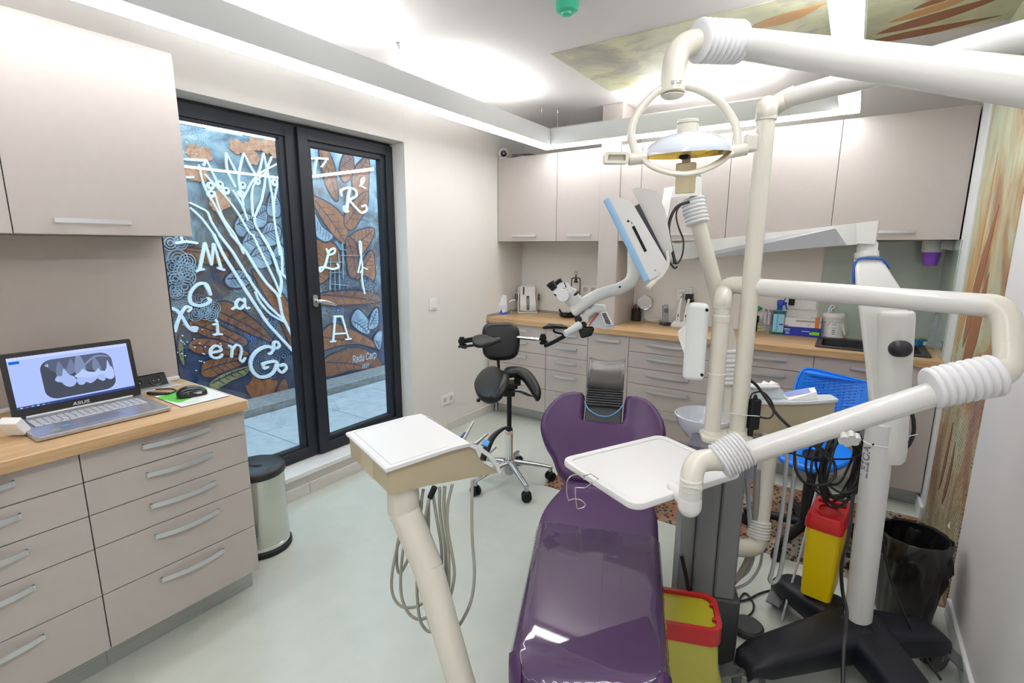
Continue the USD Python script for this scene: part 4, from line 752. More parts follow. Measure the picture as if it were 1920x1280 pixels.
mo.part('case', inmon(hull(np.array([(-.148, 0, -.012), (.152, 0, -.012), (-.148, .25, -.012), (.152, .25, -.012), (-.105, .002, .046), (.120, .002, .060), (-.105, .25, .046), (.120, .25, .060), (-.136, .0, .016), (.149, .0, .044), (.149, .25, .044)]))), mat('monitor_white', (.80, .80, .79), .4), smooth=20)
mo.part('card_slot', inmon(cbox((-.03, -.002, .012), (.062, .004, .021), .001)), BLACKP)
mo.part('button', inmon(cat(cyl((-.052, -.002, .010), (-.052, .003, .010), .004, n=12), cbox((-.046, -.001, .016), (-.038, .003, .018)))), BLACKP)
mo.part('jack', inmon(cat(cbox((.125, -.001, .012), (.134, .003, .021)), cbox((.14, -.001, .022), (.147, .003, .027)))), mat('jack_grey', (.55, .56, .57), .4))
mo.part('ventilation_gap', inmon(cat(cbox((-.085, .004, .046), (.118, .24, .064), .002))), GREYD)
cov = np.array([(-.138, .02, .062), (-.138, .22, .062), (-.136, .02, .080), (-.136, .22, .080), (-.095, .02, .128), (-.095, .22, .128), (-.03, .02, .126), (-.03, .22, .126), (.02, .02, .095), (.02, .22, .095), (.10, .02, .092), (.10, .22, .092), (.115, .02, .064), (.115, .22, .064), (-.04, .02, .062)])
mo.part('back_cover', inmon(hull(cov)), CREAMW, smooth=28, label='cream rear cover')
mo.part('foot_clip', inmon(cbox((.118, .02, .046), (.140, .08, .062), .003)), mat('deep_blue_plastic', (.03, .14, .42), .3))
mo.part('cable_clip', tube([(-0.504,1.646,1.438),(-0.496,1.643,1.404),(-0.5,1.635,1.379),(-0.512,1.621,1.353),(-0.533,1.603,1.336)], .006, 10), CREAMW)
mo.part('cable_clip', cyl((-0.525,1.609,1.341), (-0.539,1.583,1.32), .0085), CREAM)
mo.part('bracket', cat(hull(np.array([(-0.565,1.775,1.65), (-0.481,1.938,1.683), (-0.476,1.93,1.634), (-0.542,1.784,1.618), (-0.585,1.837,1.657), (-0.497,2.002,1.691), (-0.492,1.994,1.64), (-0.561,1.846,1.624)])), hull(np.array([(-0.564,1.776,1.65), (-0.54,1.793,1.65), (-0.538,1.746,1.548), (-0.562,1.73,1.548), (-0.584,1.838,1.657), (-0.558,1.855,1.657), (-0.556,1.808,1.552), (-0.581,1.791,1.552)]))), CREAMW, smooth=25)
mo.part('bracket_post', cat(cyl((-0.515,1.98,1.701), (-0.508,1.97,1.635), .021), cyl((-0.515,1.98,1.701), (-0.516,1.981,1.703), .0215)), CREAMW)
mo.part('bellows', bellows(V(*(-0.512,1.941,1.625)), V(*(-0.485,1.937,1.533)), .036, 7, .007), SLEEVE, smooth=50)
mo.part('arm', tube([(-0.491,1.939,1.556), (-0.393,1.96,1.253), (-0.345,1.976,1.074)], .0272, 24, smooth=False), CREAM)
mo.part('bellows', bellows(V(*(-0.343,1.977,1.074)), V(*(-0.326,1.959,0.943)), .036, 8, .006), SLEEVE, smooth=50)
mo.part('arm_foot', tube([(-0.327,1.961,0.957), (-0.317,1.943,0.849), (-0.304,1.92,0.764)], .026, 20), CREAM)
mo.part('cable', cat(tube([(-0.494,1.837,1.605),(-0.524,1.814,1.591),(-0.539,1.797,1.561),(-0.544,1.785,1.519),(-0.536,1.78,1.474),(-0.519,1.778,1.419),(-0.512,1.778,1.394)], .0052, 10), tube([(-0.498,1.835,1.605),(-0.519,1.818,1.591),(-0.527,1.806,1.562),(-0.516,1.803,1.52),(-0.497,1.806,1.474),(-0.494,1.797,1.427),(-0.503,1.784,1.397),(-0.518,1.773,1.394)], .003, 8), tube([(-0.481,1.698,1.386),(-0.489,1.692,1.382),(-0.505,1.686,1.403),(-0.522,1.682,1.434),(-0.526,1.682,1.445)], .003, 8)), CABLE)

# ------------------------------------------------------------------ delivery unit (instrument cart head on its column)
EX, EY = V(.9397, -.342, 0), V(.342, .9397, 0)       # towards the near right edge / towards the curved instrument end
K0 = V(-1.311, .992, 0)
dv = T('delivery_unit', 'beige dental instrument unit with a white lid on a slanting cream column, hoses looping below', 'instrument unit', (-.94, .9, .75), -20)
def indv(m): m = m.copy(); v = m.vertices; m.vertices = K0+v[:, :1]*EX+v[:, 1:2]*EY+v[:, 2:3]*CZ; return m
# side profile (y, z) of the body: flat lid, then a nose that curves down to a point
bod = [(.004, .764), (.0, .770), (-.002, .838), (.20, .850), (.252, .851), (.288, .829), (.294, .815), (.309, .785), (.337, .756), (.366, .738), (.371, .730), (.362, .729), (.116, .757)]
m = prism(Polygon(bod), .006, .320); m.vertices = m.vertices[:, [2, 0, 1]]; m.fix_normals()
dv.part('body', indv(m), BEIGE, smooth=25)
lid = [(-.008, .838), (.20, .851), (.258, .850), (.293, .829), (.328, .797), (.356, .757), (.368, .730), (.378, .732), (.368, .760), (.341, .802), (.302, .838), (.262, .860), (.20, .861), (-.006, .849), (-.010, .845)]
x0, x1 = -.006, .332
m2 = prism(Polygon([p for p in lid if p[0] < .264]+[]), x0, x1); m2.vertices = m2.vertices[:, [2, 0, 1]]; m2.fix_normals()
dv.part('lid', indv(m2), PLWHITE, smooth=25)
def rail(xa, xb):
    q = prism(Polygon([(.256, .851), *lid[3:6], lid[6], lid[7], *lid[8:11], (.256, .8605)]), xa, xb); q.vertices = q.vertices[:, [2, 0, 1]]; q.fix_normals(); return q
for a_, b_ in ((x0, x0+.016), (x1-.012, x1)): dv.part('lid_rail', indv(rail(a_, b_)), PLWHITE, smooth=25)
dv.part('lid_groove', indv(cat(*[hull(np.array([(x, y, .8494+.058*y+dz) for x in (a, b) for y in (c, d_) for dz in (-.002, .0004)])) for a, c, b, d_ in ((.010, .012, .0125, .195), (.314, .012, .3165, .195), (.010, .012, .316, .0145))])), mat('groove_grey', (.60, .60, .58), .5))
dv.part('instrument_cradle', indv(mv(hull(np.array([(.02, .300, .755), (.31, .300, .755), (.02, .355, .738), (.31, .355, .738), (.02, .300, .772), (.31, .300, .772)])), 0, 0, 0)), PLWHITE)
dv.part('side_patch', indv(cb(.165, -.0015, .800, .10, .003, .06, .001)), mat('pale_beige', (.60, .52, .37), .3))
c1_ = V(*(-1.039,0.965,0.681))
low = V(*(-0.789,0.915,0.263)); dlow = low+(low-c1_)*.42; dlow[2] = max(dlow[2], .03)
dv.part('column_collar', cyl((c1_[0], c1_[1], c1_[2]-.015), (c1_[0], c1_[1], .759), .0475, .0465), CREAM)
mid = V(*(-0.942,0.962,0.515))
dv.part('column', tube([c1_-V(0, 0, .012), c1_+(mid-c1_)*.1-V(0, 0, .004), mid], [.0465, .0462, .0440], 32, smooth=False), CREAM)
dv.part('column', tube([mid, low, dlow], [.0437, .0385, .037], 32, smooth=False), CREAM)
dv.part('column_seam', align(lathe([(.0437, -.001), (.0443, 0), (.0437, .001)], 32), mid, low), mat('seam_shadow', (.45, .43, .39), .5))
dv.part('column_foot', cat(lathe([(.06, 0), (.07, .004), (.07, .02), (.045, .03)], 28, (dlow[0], dlow[1], .0)), cyl((dlow[0], dlow[1], .02), dlow+V(0, 0, .01), .040)), CREAM)
HS = [
 [(300, 118, 1.42), (288, 190, 1.42), (262, 330, 1.47), (215, 520, 1.48), (160, 620, 1.5), (140, 560, 1.5), (148, 430, 1.5), (200, 300, 1.5), (262, 170, 1.5)],
 [(350, 150, 1.40), (322, 230, 1.41), (310, 400, 1.44), (330, 640, 1.46), (300, 795, 1.47), (200, 828, 1.48), (135, 790, 1.48), (108, 690, 1.48), (130, 520, 1.48), (175, 360, 1.48), (230, 180, 1.48)],
 [(358, 150, 1.42), (378, 280, 1.42), (405, 440, 1.43), (408, 590, 1.44), (370, 830, 1.46), (300, 895, 1.47), (230, 880, 1.47), (180, 800, 1.47), (163, 680, 1.47), (180, 470, 1.47), (235, 190, 1.47)],
 [(397, 105, 1.41), (400, 260, 1.41), (430, 470, 1.42), (432, 640, 1.43), (410, 850, 1.44), (365, 955, 1.45), (325, 968, 1.45), (280, 900, 1.45), (262, 740, 1.45), (268, 520, 1.46), (290, 190, 1.46)],
 [(428, 100, 1.40), (424, 250, 1.40), (447, 430, 1.41), (452, 700, 1.42), (440, 900, 1.43), (400, 1000, 1.44), (365, 985, 1.44), (332, 900, 1.44), (320, 780, 1.44), (330, 500, 1.45), (330, 190, 1.46)],
 [(474, 88, 1.39), (446, 220, 1.39), (446, 360, 1.40), (478, 540, 1.41), (486, 640, 1.41), (462, 760, 1.42), (420, 860, 1.43), (370, 850, 1.44), (330, 760, 1.45), (330, 560, 1.45)],
 [(594, 60, 1.36), (590, 250, 1.36), (594, 420, 1.36), (606, 620, 1.36), (590, 770, 1.37), (545, 885, 1.39), (490, 950, 1.42), (420, 900, 1.45)]]
def px(u, v, d):
    """a point at optical distance d on the line of sight of a picture point (1920 x 1280): how hoses and cables were surveyed"""
    return V(*EYE)+d*(fw+(u-960)/936.5*rt+(v-640)/936.5*dn)
for k, hpts in enumerate(HS):
    dv.part('hose', tube([px(700+u/3.2, 880+v/3.2, d*1.06) for u, v, d in hpts], .0048 if k != 4 else .0055, 10, 6), HOSE, smooth=60)
dv.part('hose_sleeve', tube([px(700+368/3.2, 880+105/3.2, 1.40), px(700+340/3.2, 880+168/3.2, 1.405)], .0085, 12, smooth=False), RUBBER)
# handpieces lying in the cradle
for k, (a, b, r, mt) in enumerate((((868, 826, 1.70), (888, 790, 1.78), (.007, .0045), STEEL), ((890, 834, 1.68), (914, 813, 1.74), (.0075, .005), STEEL), ((905, 858, 1.65), (929, 838, 1.71), (.0055, .006), STEEL))):
    dv.part('handpiece', tube([px(*a), (px(*a)+px(*b))/2, px(*b)], [*r, r[1]*.8], 12), mt)
dv.part('scaler_handle', tube([px(905, 862, 1.64), px(913, 840, 1.66), px(925, 818, 1.70), px(944, 803, 1.75), px(957, 801, 1.78)], [.010, .013, .010, .006, .003], 12), BLACKP)
dv.part('scaler_band', tube([px(908, 836, 1.645), px(913, 826, 1.655)], .0125, 12, smooth=False, flat=(1, .6)), mat('blue_clip', (.10, .35, .75), .4))
dv.part('handpiece_sleeve', tube([px(862, 823, 1.70), px(872, 812, 1.73)], .006, 10, smooth=False), mat('navy_plastic', (.03, .06, .2), .4))

# ------------------------------------------------------------------ assistant table, suction pipe and hoses
at_ = T('assistant_table', 'beige curved assistant table with a pale rim behind the tray arm', 'side table', (-0.143,2.155,0.834))
ac = V(*(-0.151,2.158,0.869))
def inat(m, yaw=4): return camface(m, ac, yaw)
arc = [(x, -.050+.022*(x/.17)**2) for x in np.linspace(-.165, .175, 15)]
tp = Polygon(arc+[(.185, .022), (-.165, .022)])
at_.part('front_panel', inat(cat(prism(Polygon(arc+[(x, y+.012) for x, y in arc[::-1]]), -.135, -.004), prism(Polygon(arc+[(.165, .018), (-.16, .018)]), -.135, -.125))), BEIGE, smooth=50)
at_.part('table_top', inat(prism(tp.buffer(.008), -.004, .006)), mat('ice_white', (.74, .79, .82), .25), smooth=20)
at_.part('foot_block', inat(cyl((-.10, .02, -.15), (-.10, .02, -.13), .03)), CREAM)
stp = V(*(-0.204,2.067,0.739))
at_.part('support_pipe', cat(cyl((-0.184,1.947,0.422), (-0.192,2.075,0.739), .0325)), CREAM)
at_.part('pipe_collar', bellows(V(*(-0.184,1.946,0.444)), V(*(-0.182,1.927,0.382)), .036, 6, .004), CREAMW, smooth=50)
at_.part('support_elbow', tube([(-0.182,1.931,0.398), (-0.185,1.921,0.362), (-0.2,1.896,0.353), (-0.233,1.83,0.376), (-0.276,1.759,0.407)], .0325, 20), CREAM)
tb = T('tissue_box', 'small translucent white box on the left end of the assistant table', 'box', tuple(ac+V(-.1, .05, .006)))
tb.part('box', inat(hull(np.array([(-.165, -.015, .007), (-.03, -.015, .007), (-.165, .018, .007), (-.03, .018, .007), (-.16, -.01, .050), (-.05, -.01, .050), (-.16, .018, .050), (-.05, .018, .050), (-.03, -.015, .035), (-.03, .018, .035)]))), mat('ice_plastic', (.66, .74, .78), .3), smooth=20)
tb.part('lid', inat(cbox((-.165, -.030, .050), (-.055, .020, .062), .004)), PLWHITE)
tb.part('tissue', inat(cat(*[hull(np.array([(-.12+k*.03, .0, .060), (-.07+k*.03, .0, .060), (-.095+k*.03, .02, .070), (-.095+k*.03, -.008, .064)])) for k in range(2)])), PLWHITE)
kp = T('keypad_unit', 'white and blue wedge-shaped control unit on the assistant table', 'control unit', tuple(ac+V(.05, .05, .006)))
kp.part('case', inat(hull(np.array([(-.025, -.04, .007), (.095, -.04, .007), (-.025, .018, .007), (.11, .018, .007), (.098, -.02, .034), (.112, .015, .042), (-.02, .015, .022), (-.02, -.025, .014)]))), PLWHITE, smooth=20)
kp.part('keypad', inat(hull(np.array([(-.018, -.022, .0155), (.075, -.020, .0315), (-.018, .012, .0235), (.085, .013, .0405), (-.018, -.022, .013), (.085, .013, .036)]))), mat('keypad_blue', (.06, .12, .42), .3), smooth=20)
pa = T('power_adapter', 'black power adapter strapped to the taller cream mast', 'power adapter', (-0.224,1.808,0.895))
pc = V(*(-0.226,1.829,0.886))
pa.part('brick', camface(cb(0, 0, 0, .036, .028, .108, .004), pc, 10), BLACKP)
pa.part('plug', camface(cat(cyl((0, 0, .053), (0, 0, .070), .008, .005), cyl((-.012, 0, -.100), (-.005, 0, -.052), .012, .009)), pc, 10), BLACKP)
pa.part('cable', cat(tube([px(1407, 745, 1.72), px(1412, 737, 1.73), px(1430, 735, 1.74), px(1446, 752, 1.75), px(1451, 770, 1.75), px(1444, 783, 1.74), px(1430, 783, 1.73), px(1420, 779, 1.72)], .0032, 8), tube([px(1406, 712, 1.74), px(1420, 724, 1.74), px(1440, 752, 1.72), px(1460, 780, 1.70), px(1490, 808, 1.68), px(1530, 838, 1.68), px(1560, 865, 1.68)], .005, 8)), CABLE)
single('cable_tie', tube([px(1367, 773, 1.74), px(1372, 775, 1.70), px(1395, 778, 1.70), px(1424, 780, 1.70)], .0016, 8), PLWHITE, 'thin white cable tie holding the black power adapter to the taller cream mast', 'cable tie', loc=(-0.251,1.789,0.891))
ho = T('hose_set', 'grey suction hoses hanging beside the unit under the tray arm', 'hoses', (-0.148,1.877,0.437))
ho.part('hose', tube([px(1476, 845, 1.80), px(1474, 880, 1.80), px(1466, 960, 1.80), px(1450, 1060, 1.80), px(1443, 1085, 1.80), px(1450, 1092, 1.80), px(1462, 1075, 1.80), px(1475, 1000, 1.80), px(1488, 900, 1.80), px(1492, 850, 1.80)], .0072, 10, 6), HOSEG, smooth=60)
ho.part('hose', tube([px(1402, 880, 1.85), px(1402, 920, 1.86), px(1408, 1000, 1.88), px(1412, 1040, 1.9), px(1400, 1070, 1.9), px(1380, 1085, 1.86)], .0085, 10, 6), HOSEG, smooth=60)
ho.part('hose', tube([px(1420, 880, 1.87), px(1416, 960, 1.87), px(1408, 1030, 1.88), px(1392, 1070, 1.86), px(1375, 1090, 1.82)], .012, 12, 6), mat('taupe_hose', (.27, .25, .22), .5), smooth=60)
ho.part('hose', tube([px(1430, 1030, 1.9), px(1424, 1062, 1.9), px(1405, 1090, 1.88), px(1378, 1104, 1.84)], .005, 10, 6), HOSEG, smooth=60)
ho.part('hose', tube([px(1536, 900, 2.1), px(1520, 960, 2.05), px(1500, 1040, 2.0), px(1480, 1110, 1.95), px(1466, 1165, 1.92)], .0045, 10, 6), HOSEG, smooth=60)
single('floor_cable', cat(tube([px(1376, 1105, 1.98)*V(1, 1, 0)+V(0, 0, .006), *[V(*p, .006) for p in [(-0.232,2.117),(-0.19,2.075),(-0.185,2.012),(-0.214,1.95),(-0.25,1.932)]]], .004, 8, 6), tube([V(*p, .0065) for p in [(-0.268,2.03),(-0.216,2.081),(-0.175,2.156),(-0.131,2.21),(-0.084,2.242)]], .004, 8, 6)), CABLE, 'thin black cable looped on the floor beside the grey unit foot', 'cable', loc=(-0.213,2.069,0))
single('floor_disc', lathe([(.052, .0), (.058, .006), (.058, .022), (.05, .03), (.0, .031)], 40, (-.185, 1.905, 0)), mat('disc_grey', (.03, .031, .033), .6), 'flat round dark grey foot switch on the floor beside the unit foot', 'foot switch', loc=(-.185, 1.905, 0))
single('black_rod', tube([px(1278, 1040, 1.63), px(1291, 1102, 1.66), px(1297, 1130, 1.67)], .0065, 12), BLACKP, 'short black rod leaning between the unit and the red-rimmed bin', 'rod', loc=(-0.338,1.555,0.341))

# ------------------------------------------------------------------ operating microscope on its floor stand
ms = T('operating_microscope', 'white operating microscope on a black cross-foot floor stand', 'microscope', (.154, 1.945, 0))
HB = V(.154, 1.945, 0)
SB = mat('stand_black', (.008, .009, .014), .45, spec=.3)
def leg(tip, w0=.088, w1=.060, h0=.20, h1=.155, b0=.07, b1=.078):
    d = V(*tip, 0)-HB; d[2] = 0; n = V(-d[1], d[0], 0)/np.linalg.norm(d[:2]); rings = []
    for t in np.linspace(0, 1, 9):
        c = HB+d*t; w = w0+(w1-w0)*t; zt = h1+(h0-h1)*(1-t)**1.6; zb = b0+(b1-b0)*t
        if t == 1: w *= .8; zt -= .018; zb += .012
        a = np.linspace(0, 2*np.pi, 20, endpoint=False); cx_, cz_ = np.sign(np.cos(a))*np.abs(np.cos(a))**.55, np.sign(np.sin(a))*np.abs(np.sin(a))**.55
        rings.append(c+w*cx_[:, None]*n+V(0, 0, 1)*((zt+zb)/2+(zt-zb)/2*cz_[:, None]))
    e = d/np.linalg.norm(d); c = HB+d+e*.012; rings.append((rings[-1]-(HB+d))*.75+c)
    return loft(rings)
tips = [(-.150, 1.600), (.395, 2.100), (-.105, 2.13), (.36, 1.62)]
parts = [leg(t) for t in tips]+[hullballs([(*(HB+V(.0, 0, .145)), .05), (*(HB+V(.06, .03, .14)), .045), (*(HB+V(-.06, .03, .14)), .045), (*(HB+V(0, -.06, .14)), .045)])]
ms.part('cross_foot', cat(parts), SB, smooth=50)
def caster(c, yaw, brake=False):
    m = [rotz(cat(*[align(lathe([(.036, 0), (.05, .005), (.052, .010), (.052, .018), (.05, .022), (.036, .026)], 28), (0, s-.013, .052), (0, s+.013, .052)) for s in (-.018, .018)]), yaw)]
    return mv(cat(m), *c)
for k, t in enumerate(tips):
    c = V(*t, 0)-(V(*t, 0)-HB)*.03; y = (20, 60, 75, -40)[k]
    p = ms.part('caster', caster(c, y), mat('caster_grey', (.06, .062, .068), .4))
    sub(p, 'caster_fork', mv(rotz(cat(cyl((0, 0, .05), (0, 0, .10), .022), cbox((-.03, -.034, .045), (.03, .034, .088), .008)), y), *(c-ms.loc)), mat('fork_grey', (.18, .18, .17), .4))
    sub(p, 'brake_pedal', mv(rotz(hull(np.array([(.02, -.03, .085), (.02, .03, .085), (.085, -.025, .05), (.085, .025, .05), (.085, -.025, .056), (.085, .025, .056), (.02, -.03, .095), (.02, .03, .095)])), y+180 if k != 1 else -20), *(c-ms.loc)), mat('brake_grey', (.16, .16, .165), .35, .4))
MIC = mat('microscope_white', (.70, .70, .66), .34, coat=.15)
CB, CT = px(1607, 1172, 1.735), px(1652, 792, 1.62)
CD = (CT-CB)/np.linalg.norm(CT-CB)
ms.part('column', cyl(CB-CD*.03, CT, .0405, n=40), mat('column_white', (.68, .675, .66), .38))
lt_ = meshkit.text_mesh('LEICA', .027, .0012, bold=True)
def oncyl(m, r, phi0, z0):
    """lettering running up the side of a vertical column"""
    v = m.vertices; ph = phi0-v[:, 1]/r; ax_ = CB+np.outer((z0+v[:, 0]-CB[2])/CD[2], CD); m.vertices = ax_+np.c_[(r+v[:, 2])*np.cos(ph), (r+v[:, 2])*np.sin(ph), 0*ph]; return m
phic = math.atan2(0-HB[1], 0-HB[0])
ms.part('lettering', oncyl(lt_, .0403, phic-.48, (0.124,1.876,0.705)[2]), mat('print_mid_grey', (.22, .23, .25), .5), smooth=False, label='grey vertical lettering on the column')
ms.part('tie_hole', mv(trimesh.creation.icosphere(1, .0035), *px(1637, 833, 1.585)), BLACKP)
# upper housing: a rounded sleeve with a neck leaning back to the pivot of the arm
s0, s1 = px(1667, 858, 1.63), px(1682, 583, 1.575); sd = (s1-s0)/np.linalg.norm(s1-s0); sL = np.linalg.norm(s1-s0)
ms.part('housing', align(lathe([(.036, -.012), (.043, .0), (.046, .03), (.047, sL*.5), (.0475, sL-.02), (.046, sL-.006), (.040, sL), (.0, sL+.002)], 48), s0, s1), MIC, smooth=45)
nr = []
for xl_, xr_, v_, dm, dp in ((1601, 1657, 487, 1.66, .085), (1602, 1664, 502, 1.64, .09), (1604, 1688, 540, 1.61, .10), (1609, 1702, 580, 1.60, .10), (1614, 1706, 620, 1.60, .10), (1623, 1702, 700, 1.60, .10), (1630, 1696, 780, 1.61, .095), (1637, 1692, 840, 1.62, .085), (1646, 1686, 868, 1.63, .07)):
    a_, b_ = px(xl_, v_, dm), px(xr_, v_, dm); hf = (a_+b_)/2-V(*EYE); hf[2] = 0; hf /= np.linalg.norm(hf); lat = (b_-a_)/np.linalg.norm(b_-a_); o = np.array(rrect(np.linalg.norm(b_-a_), dp, .022, 5).exterior.coords)[:-1]; nr.append((a_+b_)/2+hf*dp/2+o[:, :1]*lat+o[:, 1:2]*hf)
ms.part('neck', loft(nr), MIC, smooth=50)
ms.part('knob', hullballs([(*(0.143,1.88,1.15), .0255), (*(0.153,1.887,1.15), .0255)], 3), mat('soft_black', (.012, .012, .014), .5), smooth=60)
ms.part('protective_coil', cat(tube([px(u, v, d) for u, v, d in ((1600, 532, 1.655), (1601, 510, 1.655), (1604, 492, 1.655), (1612, 485, 1.655), (1635, 484, 1.655), (1654, 486, 1.655), (1661, 493, 1.66), (1668, 502, 1.67))], .0042, 8)), mat('coil_blue', (.02, .10, .42), .4), label='blue spiral cable sleeve along the edge of the neck')
ms.part('pivot', cat(cyl((0.039,2.103,1.415), (0.036,2.107,1.436), .035), cyl((0.037,2.106,1.431), (0.036,2.114,1.467), .030)), MIC)
ms.part('pivot_head', hull(np.array([(-0.003,2.065,1.531), (0.057,2.095,1.539), (0.005,2.055,1.464), (0.056,2.077,1.461), (-0.003,2.164,1.535), (0.064,2.199,1.544), (0.005,2.154,1.465), (0.062,2.179,1.462)])), MIC, smooth=20)
AR = lambda u, v, d: V(*px(u, v, d))
arm = hull(np.array([AR(1608, 418, 1.69), AR(1608, 458, 1.69), AR(1608, 418, 1.75), AR(1608, 458, 1.75), AR(1268, 456, 1.93), AR(1268, 487, 1.93), AR(1268, 456, 1.99), AR(1268, 487, 1.99)]))
ms.part('arm', arm, MIC, smooth=20)
ms.part('arm_panel', hull(np.array([AR(1566, 428, 1.688), AR(1587, 458, 1.688), AR(1300, 486, 1.895), AR(1340, 470, 1.865), AR(1480, 440, 1.765), AR(1566, 428, 1.72), AR(1587, 458, 1.71), AR(1300, 486, 1.92), AR(1340, 470, 1.89), AR(1480, 440, 1.79)])), mat('arm_silver', (.42, .43, .45), .35, .3), smooth=15, label='silver grey underside panel of the arm')
ms.part('arm', hull(np.array([AR(1270, 456, 1.93), AR(1270, 487, 1.93), AR(1270, 456, 1.99), AR(1270, 487, 1.99), AR(1192, 450, 1.99), AR(1192, 480, 1.99), AR(1192, 450, 2.05), AR(1192, 480, 2.05)])), MIC, smooth=20)
hp = [AR(1188, 450, 2.02), AR(1188, 495, 2.02), AR(1187, 515, 2.015), AR(1180, 530, 2.01), AR(1163, 540, 2.0), AR(1148, 546, 2.0)]
ms.part('hanger', tube(hp, [.0245, .025, .0255, .0255, .0245, .023], 20), MIC)
ms.part('forearm', tube([AR(1160, 541, 2.0), AR(1146, 545, 1.995), AR(1122, 553, 1.985), AR(1098, 566, 1.975), AR(1076, 583, 1.97), AR(1072, 586, 1.97)], [.021, .023, .0245, .024, .0225, .013], 18), MIC)
for p in ((1162, 538, 1.978), ): ms.part('pivot_cap', mv(trimesh.creation.icosphere(1, .005), *px(*p)), BLACKP)
# optical head: body axis runs from the eyepieces (upper left) to the objective (lower right)
D_ = 2.0
S = lambda x, y, d=D_: px(1000+x/8.53, 500+y/8.53, d)
ms.part('tube_body', cat(cyl(S(590, 475), S(770, 670, D_-.02), .031, .033)), MIC)
ms.part('dark_ring', cyl(S(622, 462), S(648, 490), .0335), BLACKP)
def slabd(pts, d0, d1): return hull(np.array([S(x, y, d) for d in (d0, d1) for x, y in pts]))
ms.part('neck_tube', cyl(S(510, 380), S(625, 468), .026, .030), MIC)
ms.part('binocular_body', slabd([(298, 375), (330, 345), (420, 262), (470, 243), (512, 300), (500, 340), (430, 400), (370, 445), (320, 425)], D_-.035, D_+.035), PLWHITE, smooth=20)
ms.part('prism_block', slabd([(500, 255), (545, 250), (612, 320), (640, 370), (560, 430), (515, 345)], D_-.028, D_+.035), PLWHITE, smooth=20)
ms.part('dark_gap', cat(slabd([(478, 262), (500, 255), (535, 325), (515, 332)], D_-.0345, D_+.03), slabd([(430, 365), (485, 335), (505, 350), (480, 395)], D_-.036, D_)), mat('navy_black', (.006, .008, .022), .4))
ms.part('dark_gap', cyl(S(368, 470, D_-.02), S(392, 430, D_-.02), .014), BLACKP)
ms.part('focus_knob', cat(cyl(S(470, 455, D_-.085), S(480, 450, D_-.03), .0255, n=10), cyl(S(480, 450, D_-.035), S(490, 440, D_), .020)), PLWHITE)
for a, b, d in (((272, 265), (345, 362), D_-.03), ((388, 228), (425, 275), D_+.035)):
    e = ms.part('eyepiece', cat(cyl(S(*a, d), S(*b, d), .0165, .0135), cyl(S(a[0]-8, a[1]-11, d), S(a[0]+10, a[1]+13, d), .0185), cyl(S(a[0]+22, a[1]+30, d), S(a[0]+34, a[1]+46, d), .0172)), BLACKP)
    sub(e, 'eye_lens', mv(cyl(S(a[0]-10, a[1]-14, d), S(a[0]-8, a[1]-11, d), .013), *(-ms.loc)), mat('lens_glass', (.02, .02, .03), .05))
ms.part('joint', cat(cyl(S(800, 840, D_-.02), S(810, 840, D_+.05), .0215), hullballs([(*S(860, 720, D_), .018), (*S(800, 830, D_), .016), (*S(960, 690, D_), .018)])), MIC, smooth=50)
ms.part('joint_cap', cat(cyl(S(715, 838, D_-.03), S(735, 838, D_+.02), .014), cyl(S(805, 925, D_-.03), S(808, 925, D_+.02), .012)), BLACKP)
ms.part('handle', tube([S(505, 1075, D_-.08), S(600, 1020, D_-.07), S(740, 930, D_-.05)], [.0125, .0135, .0165], 16, smooth=False), mat('handle_white', (.70, .73, .74), .4))
ms.part('objective', hullballs([(*S(770, 1000, D_-.02), .012), (*S(925, 1000, D_-.02), .012), (*S(770, 1010, D_+.03), .012), (*S(925, 1000, D_+.03), .012), (*S(790, 1100, D_-.02), .010), (*S(900, 1070, D_-.02), .010)]), BLACKP, smooth=40)
hz = np.array([S(1040, 735, D_-.03), S(1160, 690, D_-.03), S(885, 945, D_-.03), S(1145, 1000, D_-.03), S(1290, 980, D_-.03), S(1275, 920, D_-.03), S(1040, 735, D_+.05), S(1170, 690, D_+.05), S(900, 945, D_+.05), S(1145, 1000, D_+.05), S(1295, 980, D_+.05)])
ms.part('lamp_housing', hull(hz), mat('silver_grey', (.52, .54, .57), .35, .2), smooth=15, label='silver grey triangular lamp housing')
ms.part('vent_panel', hull(np.array([S(1080, 735, D_-.035), S(1165, 700, D_-.035), S(1280, 925, D_-.035), S(1145, 940, D_-.035), S(1080, 735, D_-.02), S(1165, 700, D_-.02), S(1280, 925, D_-.02), S(1145, 940, D_-.02)])), PLWHITE, smooth=15)
for k in range(9):
    t = k/8; a = np.array([1100, 752])*(1-t)+np.array([1160, 905])*t; b = np.array([1160, 745])*(1-t)+np.array([1240, 905])*t
    ms.part('vent_slot', tube([S(*a, D_-.0365), S(*b, D_-.0365)], .0016, 6, smooth=False), BLACKP)
ms.part('housing_neck', hullballs([(*S(960, 670, D_), .02), (*S(1100, 690, D_), .018), (*S(1050, 720, D_+.03), .02), (*S(1130, 650, D_+.01), .012)]), MIC, smooth=40)
ms.part('red_stripe', tube([S(1035, 745, D_-.033), S(960, 840, D_-.036), S(890, 945, D_-.033)], [.0045, .0035, .0015], 8), mat('red_stripe', (.35, .03, .025), .4))
ms.part('power_cable', tube([px(1708, 768, 1.66), px(1713, 790, 1.66), px(1712, 815, 1.66), px(1700, 838, 1.66), px(1675, 850, 1.66)], .0062, 10), CABLE)
ms.part('cable_tie', cat(align(lathe([(.0405, -.0015), (.0418, 0), (.0405, .0015)], 32), px(1647, 830, 1.63), px(1647, 830, 1.63)+CD), tube([px(1675, 824, 1.60), px(1720, 814, 1.62)], .0016, 6, smooth=False)), PLWHITE)
rs = np.random.RandomState(7)
cc = V(*(0.041,2.042,0.711)); coil = []
